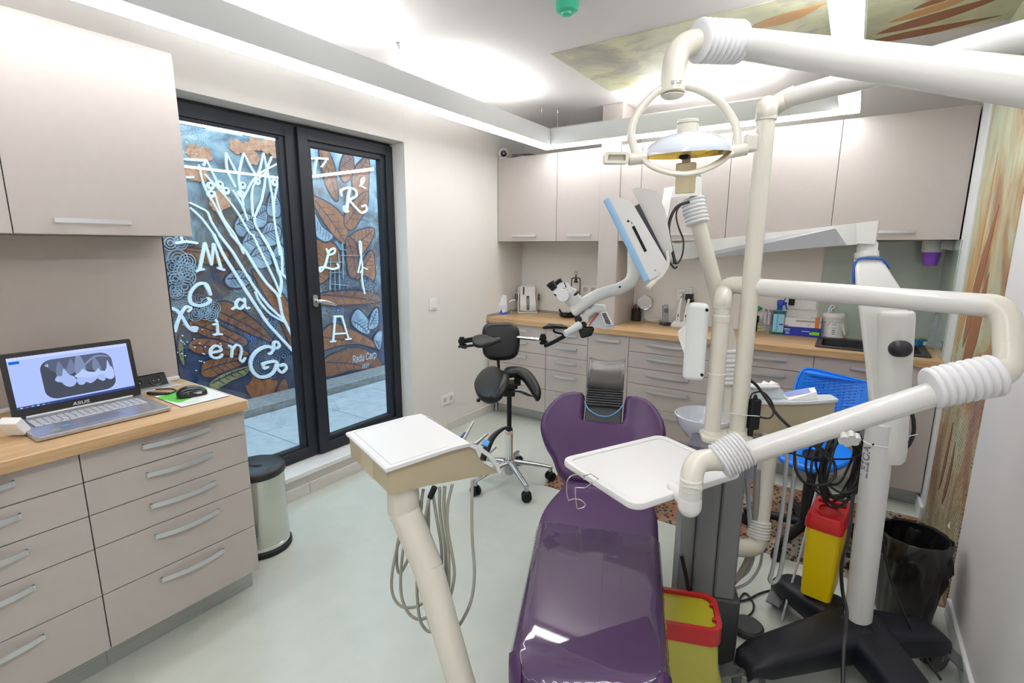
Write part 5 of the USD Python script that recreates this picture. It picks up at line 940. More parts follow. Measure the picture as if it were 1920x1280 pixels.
for k in range(11):
    rx, rz_ = .060+.02*rs.rand(), .10+.035*rs.rand(); ph = rs.rand()*6; tl = rs.uniform(-.5, .5); o = rs.randn(3)*V(.012, .03, .015)
    t = np.linspace(0, 2*np.pi, 26, endpoint=False); x = rx*np.cos(t)*(1+.15*np.sin(2*t+ph)); z = rz_*np.sin(t)-.02
    coil.append(tube(cc+o+np.outer(x, rt)+np.outer(x*tl+.015*np.sin(3*t+ph), fw)+np.outer(z, CZ), .0042, 8, 2, closed=True))
p = ms.part('cable_coil', cat(coil), CABLE, kind='stuff', smooth=60, label='bundle of coiled black cable hung on the column')
ms.part('hanging_cable', cat(tube([px(1600, 925, 1.62), px(1592, 1000, 1.60), px(1578, 1060, 1.60), px(1580, 1110, 1.62), px(1588, 1150, 1.58), px(1582, 1210, 1.46), px(1580, 1290, 1.40)], .0055, 8), tube([px(1490, 845, 1.72), px(1492, 880, 1.72), px(1510, 905, 1.72), px(1545, 908, 1.72), px(1566, 890, 1.72), px(1560, 860, 1.72), px(1530, 832, 1.72)], .0048, 8),
    tube([px(1475, 848, 1.74), px(1520, 857, 1.74), px(1590, 860, 1.74), px(1625, 845, 1.72)], .003, 8), tube([px(1655, 1010, 1.75), px(1668, 1080, 1.75), px(1700, 1160, 1.72), px(1735, 1230, 1.7), px(1765, 1275, 1.66)], .004, 8), tube([px(1531, 885, 1.85), px(1522, 925, 1.86), px(1517, 955, 1.88)], .0035, 8), tube([px(1545, 890, 1.85), px(1545, 940, 1.86)], .0035, 8)), CABLE)

def planepad(outline, centre, normal, thick, r=None, up=V(0, 0, 1), bulge=0., step=.012, sad=0., smooth_n=4):
    """cushion whose outline was surveyed as picture points lying on the plane through centre with the given normal"""
    n = np.array(normal, float); n /= np.linalg.norm(n); c = np.array(centre, float)
    a = np.cross(up, n); a /= np.linalg.norm(a); b = np.cross(n, a); e = V(*EYE); P = []
    for u, v in outline:
        d = px(u, v, 1.)-e; p = e+d*(((c-e)@n)/(d@n)); P.append(((p-c)@a, (p-c)@b))
    poly = Polygon(spline(P, smooth_n, True)).buffer(0); cen = np.array(poly.centroid.coords[0]); R = math.sqrt(poly.area/np.pi)
    def w(v):
        v = v.copy(); q = (v[:, :2]-cen)/R; v[:, 2] += bulge*(q**2).sum(1)+sad*q[:, 1]**2; return v
    m = pillow(poly, thick/2, r or thick*.48, -thick/2, r or thick*.48, step, warp=w)
    v = m.vertices; m = TM(c+v[:, :1]*a+v[:, 1:2]*b+v[:, 2:3]*n, m.faces); m.fix_normals(); return m
K = lambda pts, ox, oy, s: [(ox+x/s, oy+y/s) for x, y in pts]

# ------------------------------------------------------------------ black saddle stool
SX = V(-1.64, 2.41, 0)
st = T('saddle_stool', 'black two-part saddle stool with armrests on a chrome five-star base', 'stool', tuple(SX))
PCH = mat('polished_aluminium', (.50, .50, .50), .22, 1.)
for k in range(5):
    a = math.radians(-105+72*k); d = V(math.cos(a), math.sin(a), 0); tip = SX+d*.262; n = V(-d[1], d[0], 0); R = []
    for t in np.linspace(0, 1, 8):
        c = SX+d*(.02+.245*t)+V(0, 0, .135-.045*t**1.3); w, hh = .022-.008*t, .016-.006*t; q = np.linspace(0, 2*np.pi, 14, endpoint=False)
        R.append(c+w*np.cos(q)[:, None]*n+hh*np.sin(q)[:, None]*CZ)
    lg = st.part('base_arm', cat(loft(R), cyl(tip+V(0, 0, .06), tip+V(0, 0, .095), .012)), PCH, smooth=50)
    ya = (-20, 35, 60, 10, 80)[k]
    cs = st.part('caster', mv(rotz(cat(*[align(lathe([(.022, 0), (.029, .003), (.030, .006), (.030, .013), (.026, .017)], 24), (0, s*.007, .030), (0, s*.026, .030)) for s in (-1, 1)], cyl((0, 0, .02), (0, 0, .058), .010)), ya), *tip), RUBBER)
st.part('hub', cat(cyl(SX+V(0, 0, .075), SX+V(0, 0, .15), .036, .034), cyl(SX+V(0, 0, .055), SX+V(0, 0, .078), .026)), PCH)
zc1 = px(955, 806, 3.07)[2]
st.part('gas_cylinder', cyl(SX+V(0, 0, .14), SX+V(0, 0, zc1), .0245), CHROME)
st.part('sticker_ring', lathe([(.0247, zc1-.022), (.0252, zc1-.021), (.0252, zc1-.006), (.0247, zc1-.005)], 28, tuple(SX)), mat('pink_sticker', (.75, .45, .45), .5), label='pink sticker ring on the cylinder')
st.part('piston', cat(cyl(SX+V(0, 0, zc1), SX+V(0, 0, zc1+.012), .022), cyl(SX+V(0, 0, zc1), SX+V(0, 0, px(950, 735, 3.0)[2]), .0145)), BLACKP)
mc = px(954, 733, 3.0)
st.part('seat_mechanism', cat(camface(cat(cb(0, .02, -.01, .07, .10, .05, .006), cb(0, .0, .035, .10, .12, .03, .006), cb(.05, .03, .06, .04, .06, .07, .006)), (SX[0], SX[1], mc[2]))), BLACKP)
st.part('lever', tube([px(958, 733, 2.97), px(975, 734, 2.93), px(990, 740, 2.91), px(1000, 743, 2.90)], [.006, .012, .012, .005], 10, flat=(1, .5)), BLACKP)
Lp = K([(200, 870), (205, 940), (240, 1030), (310, 1082), (400, 1070), (490, 1015), (560, 930), (612, 820), (622, 745), (590, 720), (530, 690), (470, 652), (400, 650), (310, 690), (240, 770)], 860, 590, 6.738)
Rp = K([(582, 660), (640, 645), (740, 655), (850, 690), (930, 760), (1000, 850), (1052, 940), (1050, 1005), (1015, 1025), (960, 985), (880, 895), (810, 815), (745, 765), (650, 765), (585, 735)], 860, 590, 6.738)
st.part('seat_pad', planepad(Lp, px(921, 718, 2.96), V(-.10, -.42, .90)+V(-.25, -.1, 0), .055, .027, bulge=-.010), LEATHER, smooth=60)
st.part('seat_pad', planepad(Rp, px(981, 712, 2.94), V(.42, -.22, .90), .055, .027, bulge=-.010), LEATHER, smooth=60)
st.part('pad_foot', mv(trimesh.creation.icosphere(2, .012), *px(897, 750, 2.88)), BLACKP)
Bp = K([(300, 190), (330, 130), (390, 102), (520, 96), (640, 97), (710, 125), (762, 190), (775, 330), (762, 450), (735, 515), (670, 562), (560, 577), (440, 572), (360, 545), (312, 490), (298, 400), (298, 290)], 860, 590, 6.738)
bn = -fw+.10*rt+V(0, 0, .05); bcn = px(939, 640, 3.06)
st.part('backrest', planepad(Bp, bcn, bn, .060, .029, bulge=-.004), LEATHER, smooth=60)
st.part('back_post', cat(tube([px(933, 668, 3.10), px(935, 690, 3.10), px(933, 720, 3.10), px(931, 768, 3.09)], .012, 10, flat=(1, .6))), BLACKP)
st.part('back_post_foot', tube([px(932, 735, 3.085), px(931, 769, 3.08)], .011, 8, smooth=False), mat('steel_grey', (.3, .31, .33), .3, .8))
st.part('arm_bar', cyl(px(970, 632, 3.05), px(1012, 636, 2.99), .0115, n=8), mat('bar_chrome', (.62, .62, .64), .18, 1.))
st.part('arm_bar', cyl(px(908, 635, 3.04), px(868, 640, 2.94), .0115, n=8), BLACKP)
def joint(c, k=1.): return camface(cat(cb(0, 0, .016*k, .040*k, .03, .030*k, .006), cyl((0, 0, -.02*k), (0, 0, .04*k), .015*k), cb(.004, -.005, -.016*k, .05*k, .025, .014*k, .004), cyl((.018*k, 0, -.03*k), (.018*k, 0, .0), .010*k)), c)
st.part('arm_joint', joint(px(1018, 638, 3.02)), BLACKP); st.part('arm_joint', joint(px(866, 644, 2.94)), BLACKP)
st.part('arm_link', tube([px(1022, 648, 2.98), px(1036, 642, 2.94), px(1058, 630, 2.88), px(1061, 626, 2.88)], .012, 10), BLACKP)
st.part('arm_link', cat(tube([px(868, 651, 2.92), px(880, 648, 2.86), px(900, 646, 2.80)], .008, 10), tube([px(866, 638, 2.94), px(886, 634, 2.90), px(903, 631, 2.86)], .009, 10)), BLACKP)
st.part('arm_link', tube([px(1039, 615, 2.86), px(1040, 622, 2.86), px(1060, 627, 2.88)], .006, 8), BLACKP)
Ap = K([(172, 350), (190, 305), (260, 277), (340, 270), (400, 288), (460, 312), (520, 310), (545, 330), (520, 352), (440, 372), (350, 392), (260, 408), (200, 398)], 860, 590, 6.738)
st.part('armrest_pad', planepad(Ap, px(910, 640, 2.78), V(-.05, -.35, .93), .028, .013, bulge=.004, step=.01), LEATHER, smooth=60)
st.part('armrest_pad', hullballs([(*px(1020, 614, 2.86), .008), (*px(1062, 614, 2.84), .008), (*px(1040, 610, 2.95), .012), (*px(1032, 610, 2.84), .012), (*px(1052, 611, 2.84), .012), (*px(1040, 612, 2.80), .012)], 3), LEATHER, smooth=60)

# ------------------------------------------------------------------ blue perforated chair
bcx = V(-.055, 2.72, 0)
bh = T('swivel_chair', 'bright blue perforated plastic swivel chair behind the microscope stand', 'chair', tuple(bcx))
BLUE = mat('blue_plastic', (.004, .20, .86), .34)
cen = px(1545, 755, 2.78); n = -fw*.95+V(0, 0, .22)-.25*rt; n /= np.linalg.norm(n); a = np.cross(V(0, 0, 1), n); a /= np.linalg.norm(a); b = np.cross(n, a)
def onp(u, v): d = px(u, v, 1.)-V(*EYE); p = V(*EYE)+d*(((cen-V(*EYE))@n)/(d@n)); return ((p-cen)@a, (p-cen)@b)
ol_ = [onp(*p) for p in K([(580, 260), (605, 160), (650, 75), (700, 56), (780, 62), (960, 108), (1150, 165), (1200, 195), (1206, 260), (1180, 380), (1130, 520), (1000, 530), (760, 470), (600, 420)], 1360, 680, 4.571)]
op = Polygon(spline(ol_, 4, True)).buffer(0); hs_ = []
q0, q1, q2 = np.array(onp(*K([(680, 105)], 1360, 680, 4.571)[0])), np.array(onp(*K([(1150, 208)], 1360, 680, 4.571)[0])), np.array(onp(*K([(640, 330)], 1360, 680, 4.571)[0]))
for i in range(12):
    for j in range(12):
        p = q0+(q1-q0)*i/11+(q2-q0)*(j+.5*(i % 2))/9
        if op.buffer(-.022).contains(Point(p)): hs_.append(Point(p).buffer(.0031, quad_segs=2))
bp_ = prism(op.buffer(-.006).difference(unary_union(hs_)), -.006, .006)
def bend(m): v = m.vertices.copy(); z = v[:, 2]+1.1*v[:, 0]**2; m = TM(cen+v[:, :1]*a+v[:, 1:2]*b+z[:, None]*n, m.faces); m.fix_normals(); return m
rimp = np.array(op.exterior.coords)[:-1]
bh.part('backrest', cat(bend(bp_), bend(tube(np.c_[rimp, np.zeros(len(rimp))], .0075, 8, closed=True, smooth=False))), BLUE, smooth=30)
Sp = K([(455, 830), (500, 770), (620, 700), (780, 660), (980, 700), (1090, 790), (1095, 850), (980, 910), (820, 950), (680, 930), (540, 885)], 1360, 680, 4.571)
bh.part('seat', planepad(Sp, px(1528, 862, 2.44), V(0, -.12, .99), .035, .016, bulge=.006), BLUE, smooth=60)
bh.part('back_support', tube([px(1560, 800, 2.80), px(1556, 850, 2.72), px(1540, 880, 2.55)], .014, 10), BLACKP)
bh.part('gas_cylinder', cat(cyl((*bcx[:2], .06), (*bcx[:2], .30), .030), cyl((*bcx[:2], .28), (*bcx[:2], .47), .018), cyl((*bcx[:2], .44), (*bcx[:2], .468), .05)), BLACKP)
for k in range(5):
    t = math.radians(-110+72*k); d = V(math.cos(t), math.sin(t), 0); tip = bcx+d*.27
    bh.part('base_arm', hull(np.vstack([trimesh.creation.icosphere(1, .026).vertices*V(1, 1, .9)+bcx+V(0, 0, .10), trimesh.creation.icosphere(1, .018).vertices+tip+V(0, 0, .075)])), BLACKP, smooth=50)
    bh.part('caster', mv(rotz(cat(*[align(lathe([(.02, 0), (.027, .004), (.027, .015), (.022, .018)], 20), (0, s*.006, .028), (0, s*.024, .028)) for s in (-1, 1)], cyl((0, 0, .02), (0, 0, .07), .009)), 35*k), *tip), RUBBER)

# ------------------------------------------------------------------ bins
bs = V(-2.258, 1.17, 0)
sb2 = T('pedal_bin', 'steel pedal bin with a black lid beside the left drawer cabinets', 'bin', tuple(bs))
sb2.part('body', lathe([(.120, .03), (.120, .388), (.116, .39)], 56, tuple(bs)), mottled('bin_steel', (.62, .61, .56), (.68, .67, .62), 40, .24, stretch=(.2, .2, 6), metallic=.95), smooth=40)
sb2.part('base_ring', lathe([(.120, 0), (.130, .004), (.130, .022), (.122, .03)], 48, tuple(bs)), RUBBER)
sb2.part('chrome_band', lathe([(.1205, .031), (.1225, .033), (.1225, .046), (.1205, .048)], 48, tuple(bs)), CHROME)
sb2.part('lid', lathe([(.121, .384), (.127, .390), (.127, .412), (.118, .425), (.07, .434), (0, .437)], 48, tuple(bs)), mat('lid_black', (.013, .014, .017), .42), smooth=50)
sb2.part('hinge', mv(rotz(cb(.0, .118, .405, .06, .03, .03, .008), 15), *bs), RUBBER)
sb2.part('lid_grip', tube([bs+V(-.03, -.05, .432), bs+V(.04, -.02, .435), bs+V(.05, .0, .434)], .006, 8), RUBBER)
pdir = V(.55, -.83, 0)/np.linalg.norm(V(.55, -.83, 0)); sb2.part('pedal', cat(hullballs([(*(bs+pdir*.13+V(0, 0, .022)), .008), (*(bs+pdir*.162+V(.02, .015, .020)), .008), (*(bs+pdir*.162+V(-.02, -.015, .020)), .008)]), hullballs([(*(bs+pdir*.117+V(0, 0, .055)), .010), (*(bs+pdir*.117+V(.022, .015, .042)), .006), (*(bs+pdir*.117-V(.022, .015, -.042)), .006)])), RUBBER)

rb_ = T('red_rim_bin', 'waste bin with a red rim and yellow liner bag in front of the grey unit', 'bin', tuple(chair(V(.275, -.085, 0))), 20)
ro_, ri_ = rrect(.235, .172, .040, 6), rrect(.205, .142, .030, 6)
rm = mv(cat(prism(ro_.difference(ri_), .275, .330)), .270, -.086, 0)
rb_.part('rim', inchair(rm), mat('red_plastic', (.40, .012, .014), .4), smooth=30)
P_ = np.array(rrect(.215, .152, .038, 8).exterior.coords)[:-1]; rs = np.random.RandomState(2); th = np.arctan2(P_[:, 1], P_[:, 0])
R_ = []
for z, s, am in ((.003, 1.05, .006), (.05, 1.16, .016), (.11, 1.15, .016), (.17, 1.10, .013), (.23, 1.05, .010), (.285, 1.03, .004)):
    R_.append(np.c_[P_*s*(1+am/.1*(.5*np.sin(7*th+z*30)+.5*np.sin(13*th-z*50))[:, None])+V(.270, -.086), np.full(len(P_), z)])
BAG = film('yellow_bag', (.78, .74, .16), .86, .3)
rb_.part('liner_bag', inchair(loft(R_)), BAG, smooth=60, label='thin yellow liner bag hanging out below the rim')
R2_ = []
for z, s, am in ((.318, .965, .0), (.29, .93, .004), (.25, .90, .010), (.21, .8, .014), (.19, .5, .02)):
    R2_.append(np.c_[P_*.98*s*(1+am/.1*(.5*np.sin(6*th+z*30)+.5*np.sin(11*th-z*50))[:, None])+V(.270, -.086), np.full(len(P_), z)])
rb_.part('liner_bag', inchair(loft(R2_)), film('yellow_bag_inside', (.72, .66, .05), .93, .25), smooth=60)
for y in (-.05, -.115): rb_.part('rim_clip', inchair(cb(.368, y, .325, .012, .010, .014, .002)), mat('red_plastic', (.40, .012, .014), .4))

q0, q1, q2 = V(*(-0.01,1.979,0.165)), V(*(0.068,1.968,0.165)), V(*(0.112,2.052,0.165))
sa = (q1-q0)/np.linalg.norm(q1-q0); sbv = V(-sa[1], sa[0], 0)
scen = q1-sa*.053+sbv*.086
sh = T('sharps_container', 'yellow sharps container with a red lid standing on the black microscope foot', 'sharps container', (scen[0], scen[1], .17))
def insh(m): m = m.copy(); v = m.vertices; m.vertices = V(scen[0], scen[1], 0)+v[:, :1]*sa+v[:, 1:2]*sbv+v[:, 2:3]*CZ; m.fix_normals(); return m
YEL = mat('yellow_plastic', (.78, .56, .0), .35); RED = mat('red_lid', (.52, .010, .012), .33)
def rr(w, h, r, z, n=5): P = np.array(rrect(w, h, r, n).exterior.coords)[:-1]; return np.c_[P, np.full(len(P), z)]
sh.part('body', insh(loft([rr(.096, .160, .014, .178), rr(.098, .162, .016, .186), rr(.110, .174, .016, .46), rr(.110, .174, .016, .475)])), YEL, smooth=40)
sh.part('lid', insh(cat(loft([rr(.120, .184, .018, .452), rr(.122, .186, .018, .458), rr(.122, .186, .018, .480), rr(.116, .180, .018, .486), rr(.112, .176, .018, .502), rr(.106, .170, .016, .507)]))), RED, smooth=35)
lidt = prism(rrect(.078, .095, .036, 6, (0, -.028)).difference(rrect(.058, .075, .027, 6, (0, -.028))), .506, .515)
sh.part('lid_flap', insh(cat(lidt, cbox((-.045, .035, .505), (.045, .078, .520), .003))), RED, smooth=35)

bb = T('black_bag_bin', 'waste bin lined with a shiny black bag by the mural strip on the right wall', 'bin', (.315, 2.35, 0))
rs = np.random.RandomState(5); t = np.linspace(0, 2*np.pi, 72, endpoint=False); R_ = []
nzf = lambda z, k: meshkit.fbm(np.c_[np.cos(t)*k, np.sin(t)*k, np.full(72, z*9)], 3, 3)-.5
for z, r, am in ((.004, .085, .0), (.02, .092, .004), (.12, .100, .010), (.2, .108, .014), (.26, .114, .020), (.29, .120, .022), (.33, .119, .010), (.352, .118, .008), (.358, .113, .008), (.345, .108, .006), (.30, .105, .012), (.2, .098, .014), (.1, .088, .01), (.05, .06, .0)):
    rr_ = r+am*3.6*nzf(z*2.2, 4.5); R_.append(np.c_[.315+rr_*np.cos(t), 2.35+rr_*np.sin(t), z+am*.5*nzf(z+3, 4)])
bb.part('liner_bag', loft(R_), mottled('black_bag', (.012, .011, .011), (.022, .020, .018), 8, .22, .5, 40), smooth=60)
bb.part('drum', lathe([(.08, .002), (.086, .005), (.104, .25), (.110, .352), (.106, .352), (.100, .25)], 40, (.315, 2.35, 0)), BLACKP)
bb.part('paper', hull(np.array([px(1781, 978, 2.14), px(1793, 1008, 2.12), px(1795, 1000, 2.16), px(1781, 978, 2.17), px(1776, 985, 2.14), px(1790, 1009, 2.13)])), PLWHITE, label='corner of white paper sticking out of the bin')

# ------------------------------------------------------------------ laptop, mouse, power strip
lp = T('laptop', 'silver laptop showing a dental x-ray on its screen, on the oak worktop', 'laptop', (-2.12, .565, .859), 0)
LY0, LY1, LXF, LXB = .382, .752, -1.995, -2.262
base_p = rrect(LXF-LXB, LY1-LY0, .012, 5, ((LXF+LXB)/2, (LY0+LY1)/2)); SILV = mat('laptop_silver', (.46, .47, .49), .32, .75)
lp.part('base', bevprism(base_p, .861, .876, .004), SILV, smooth=40)
lp.part('keyboard_well', cbox((-2.222, .405, .8757), (-2.118, .730, .8763), .0002), mat('laptop_well', (.10, .10, .11), .5))
KEY = mat('laptop_key', (.44, .45, .47), .45); kx = -2.213
for r in range(5):
    n_ = 17 if r < 4 else 11; w_ = (.725-.410)/17; y_ = .410
    for c in range(n_):
        ww = w_ if r < 4 else (w_*5 if c == 4 else w_*1.2)
        lp.part('key', cbox((kx+r*.0205-.0, y_+.0012, .8763), (kx+r*.0205+.0172, y_+ww-.0012, .8778), .0005), KEY); y_ += ww
lp.part('touchpad', cbox((-2.095, .515, .8757), (-2.020, .625, .8764), .0003), mat('touchpad', (.40, .41, .43), .28, .7))
lp.part('sticker', cat(cbox((-2.045, .415, .8757), (-2.025, .450, .8763), .0001)), mat('sticker_grey', (.25, .26, .27), .4)); lp.part('sticker', cbox((-2.070, .462, .8757), (-2.055, .482, .8763), .0001), mat('sticker_blue', (.05, .30, .62), .4)); lp.part('sticker', cbox((-2.055, .440, .8757), (-2.045, .452, .8763), .0001), mat('sticker_green', (.10, .45, .08), .4))
lp.part('hinge', cyl((-2.243, .415, .880), (-2.243, .720, .880), .006), SILV)
# the lid leans back: u runs along y, v up the lid
lt0 = V(-2.246, 0, .880); lv = V(-.036, 0, .217); LH = np.linalg.norm(lv); lv /= LH; ln = V(lv[2], 0, -lv[0])
def onlid(m): v = m.vertices; m = TM(lt0+v[:, :1]*V(0, 1, 0)+v[:, 1:2]*lv+v[:, 2:3]*ln, m.faces); m.fix_normals(); return m
lid_ = lp.part('lid', onlid(bevprism(rrect(LY1-LY0-.004, .222, .008, 4, ((LY0+LY1)/2, .109)), -.007, .0, .002)), mat('lid_bezel', (.014, .013, .013), .18))
sx0, sx1, sy0, sy1 = LY0+.018, LY1-.018, .030, .204; cxs, cys = (sx0+sx1)/2, (sy0+sy1)/2
def scr(name, poly, col, st_, z): lp.part(name, onlid(prism(poly, z, z+.00015)), emit(f'screen_{len(_mats)}', col, st_), smooth=False)
scr('screen', sbox(sx0, sy0, sx1, sy1), (.40, .50, .95), 1.0, .0002)
scr('screen_toolbar', sbox(sx0, sy1-.010, sx1, sy1), (.52, .60, .98), 1.0, .0004)
scr('screen_button', sbox(sx0+.004, sy1-.022, sx0+.030, sy1-.013), (.01, .13, .70), .9, .0006)
scr('taskbar', sbox(sx0, sy0, sx1, sy0+.0085), (.055, .085, .30), .8, .0006)
for k in range(6): scr('taskbar_icon', sbox(sx0+.008+.014*k, sy0+.002, sx0+.014+.014*k, sy0+.006), [(.6, .7, .9), (.5, .1, .1), (.3, .5, .8), (.8, .8, .9), (.2, .5, .9), (.1, .2, .5)][k], .8, .0008)
fx0, fx1, fy0, fy1 = cxs-.090, cxs+.112, sy0+.014, sy1-.022; fcx, fcy = (fx0+fx1)/2, (fy0+fy1)/2; film_p = rrect(fx1-fx0, fy1-fy0, .034, 8, (fcx, fcy))
scr('radiograph', film_p, (.065, .075, .105), 1.0, .0006)
F = lambda x, y: (fx0+(fx1-fx0)*x, fy0+(fy1-fy0)*y)
for pts, col in (([(.12, 1.0), (.9, 1.0), (.99, .75), (.97, .5), (.80, .55), (.55, .60), (.3, .62), (.15, .7)], (.10, .12, .19)), ([(.20, .55), (.25, .92), (.33, .7), (.42, .95), (.45, .6)], (.16, .20, .32)), ([(.45, .55), (.50, 1.0), (.57, .95), (.60, .6)], (.20, .26, .42)), ([(.70, .58), (.74, .9), (.80, .75), (.82, .5)], (.17, .22, .34)), ([(.60, .72), (.78, .90), (.96, .86), (.95, .89), (.78, .95), (.62, .80)], (.20, .26, .40))):
    scr('radiograph_bone', Polygon(spline([F(*p) for p in pts], 4, True)).buffer(0).intersection(film_p), col, 1., .0008+.000012*(len(_mats) % 9))
for k, (pts, col) in enumerate([([(.16, .48), (.20, .56), (.26, .55), (.30, .72), (.36, .55), (.42, .48), (.44, .36), (.40, .26), (.33, .24), (.27, .30), (.24, .38), (.18, .42)], (.36, .46, .80)), ([(.43, .50), (.50, .56), (.56, .64), (.62, .56), (.72, .52), (.78, .60), (.80, .52), (.86, .50), (.86, .38), (.78, .36), (.60, .38), (.46, .44)], (.44, .55, .90)),
        ([(.44, .36), (.47, .25), (.53, .24), (.57, .29), (.62, .24), (.68, .27), (.72, .32), (.74, .38), (.60, .40), (.47, .44)], (.36, .46, .80)), ([(.73, .34), (.78, .27), (.82, .24), (.86, .30), (.87, .38), (.80, .42), (.74, .40)], (.36, .46, .80)), ([(.86, .48), (.90, .58), (.93, .78), (.955, .62), (.985, .56), (.995, .44), (.985, .30), (.93, .25), (.87, .30), (.86, .38)], (.42, .53, .88))]):
    scr('radiograph_tooth', Polygon(spline([F(*p) for p in pts], 4, True)).buffer(0).intersection(film_p), col, 1., .0010+.00002*k)
scr('radiograph_mark', LineString([F(.07, .86), F(.105, .89), F(.105, .83), F(.07, .86)]).buffer(.0008), (.7, .75, .95), 1., .0011)
tm = meshkit.text_mesh('ASUS', .0105, .0004, bold=True); tm.vertices[:, 0] = tm.vertices[:, 0]*1.25+tm.vertices[:, 1]*.15
tm.vertices += V(cxs-.026, .0095, .0002); lp.part('logo', onlid(tm), mat('logo_silver', (.6, .58, .56), .4), smooth=False)
lp.part('webcam', onlid(cyl((cxs, .212, 0), (cxs, .212, .0004), .002, n=12, bev=0)), GREYD)
single('power_plug', cat(tube([(-2.285, .785, .868), (-2.25, .800, .868), (-2.22, .835, .866)], [.0065, .0065, .005], 10), tube([(-2.22, .835, .866), (-2.235, .865, .866), (-2.265, .872, .866), (-2.30, .86, .866), (-2.33, .83, .866)], .0028, 8)), CABLE, 'black plug and cable lying between the laptop and the pop-up sockets', 'plug', loc=(-2.25, .82, .86))
pad_p = rrect(.235, .178, .006, 3, (-2.125, .877))
mp = T('mouse_pad', 'thin white mouse pad with a green leaf print under the mouse', 'mouse pad', (-2.125, .877, .859), 0)
mp.part('rubber_back', bevprism(pad_p, .859, .861, .0005), RUBBER)
mp.part('surface', prism(pad_p.buffer(-.001), .861, .8618), PLWHITE)
mp.part('leaf_print', cat(*[prism(Polygon(spline(p, 4, True)).buffer(0).intersection(pad_p), .8618, .8619) for p in ([(-2.215, .792), (-2.15, .792), (-2.075, .808), (-2.085, .84), (-2.11, .88), (-2.15, .92), (-2.20, .93), (-2.235, .88)], [(-2.240, .905), (-2.19, .925), (-2.17, .955), (-2.238, .962)])]), mat('print_green', (.10, .48, .05), .6), smooth=False)
mp.part('leaf_print', prism(Polygon(spline([(-2.06, .82), (-2.03, .83), (-2.03, .86), (-2.055, .865)], 4, True)).buffer(0), .8618, .86188), mat('print_pale_green', (.55, .72, .50), .6), smooth=False)
mou = T('mouse', 'black computer mouse on the green and white pad', 'mouse', (-2.13, .875, .862))
mo_o = Polygon(spline([(-.052, 0), (-.045, .024), (-.02, .031), (.02, .030), (.045, .024), (.054, 0), (.045, -.024), (.02, -.030), (-.02, -.031), (-.045, -.024)], 5, True)).buffer(0)
mm = pillow(mo_o, .041, .028, .001, .001, .006, warp=lambda v: np.c_[v[:, 0], v[:, 1], v[:, 2]*(1-.25*((v[:, 0]+.01)/.05)**2)])
mou.part('shell', mv(rotz(mm, 78), -2.128, .878, .862), mat('mouse_black', (.012, .012, .013), .22), smooth=60)
mou.part('wheel', mv(rotz(cyl((.022, -.004, .029), (.022, .004, .029), .007, n=16), 78), -2.128, .878, .862), RUBBER)
mou.part('side_grip', mv(rotz(cb(.005, -.0285, .014, .05, .004, .010, .002), 78), -2.128, .878, .862), mat('grip_silver', (.5, .5, .5), .2, .8))
so = T('socket_strip', 'black pop-up socket strip in an aluminium tray behind the laptop', 'socket strip', (-2.41, .85, .859))
so.part('tray', cbox((-2.452, .66, .8595), (-2.345, .930, .8625), .001), ALU)
so.part('block', hull(np.array([(-2.447, .66, .8625), (-2.447, .905, .8625), (-2.400, .66, .8625), (-2.400, .905, .8625), (-2.447, .66, .908), (-2.447, .905, .908), (-2.430, .66, .908), (-2.430, .905, .908)])), BLACKP)
sn = V(.835, 0, .55); sn /= np.linalg.norm(sn)
for y in (.725, .795, .865):
    c = V(-2.4145, y, .884); so.part('socket', align(cat(lathe([(.023, -.003), (.025, .001), (.024, .0025), (.0195, .002), (.0185, -.0005), (.0, -.0005)], 28)), c, c+sn), mat('socket_black', (.018, .018, .02), .3))
    for s in (-1, 1): so.part('contact', mv(trimesh.creation.icosphere(1, .0025), *(c+sn*.001+V(0, s*.0095, 0))), PLWHITE)
so.part('flap', hull(np.array([(-2.452, .66, .906), (-2.452, .915, .906), (-2.428, .66, .912), (-2.428, .915, .912), (-2.428, .66, .915), (-2.452, .915, .909), (-2.428, .915, .915), (-2.452, .66, .909)])), ALU)
ch = T('charger', 'white square power adapter with a black cable at the left end of the laptop', 'charger', (-2.10, .36, .859))
def inch(m): return mv(rotz(m, 35), -2.115, .362, .860)
ch.part('adapter', inch(mv(rot(rbox((-.030, -.015, -.026), (.030, .015, .030), .005), 30, [1, 0, 0]), 0, 0, .033)), PLWHITE, smooth=40)
ch.part('cable', cat(tube([px(6, 790, 1.9), px(14, 780, 1.9), px(24, 781, 1.88), px(33, 788, 1.87), px(38, 795, 1.86), px(33, 802, 1.85)], .004, 8), hullballs([(*px(3, 795, 1.93), .014), (*px(6, 812, 1.92), .014)])), CABLE)

# ------------------------------------------------------------------ things on the back worktop (top at .859)
WZ = .859
def atw(name, label, cat_, p, rz=0): return T(name, label, cat_, (p[0], p[1], WZ), rz)
# brochure holder
ACR = film('acrylic', (.75, .78, .82), .35, .1)
BCL = film('bottle_clear', (.62, .70, .74), .38, .08)
p = V(*(-2.534,3.604,0.859)); t_ = atw('brochure_holder', 'clear bent brochure stand with white leaflets near the wall corner', 'brochure holder', p)
B_ = lambda m, yaw=8: camface(m, p, yaw)
prof_ = [(-.020, 0), (-.012, .08), (.03, .165), (.034, .163), (-.007, .079), (-.015, 0)]
q = prism(Polygon(prof_), -.048, .048); q.vertices = q.vertices[:, [2, 0, 1]]; q.fix_normals(); t_.part('acrylic_front', B_(q), ACR, smooth=20)
q = prism(Polygon([(x+.006, y) for x, y in prof_]), -.045, .045); q.vertices = q.vertices[:, [2, 0, 1]]; q.fix_normals(); t_.part('leaflet', B_(mv(q, 0, 0, .003)), mat('paper_white', (.80, .80, .84), .6), smooth=20)
t_.part('base', B_(cbox((-.048, -.02, 0), (.048, .055, .003), .001)), ACR)
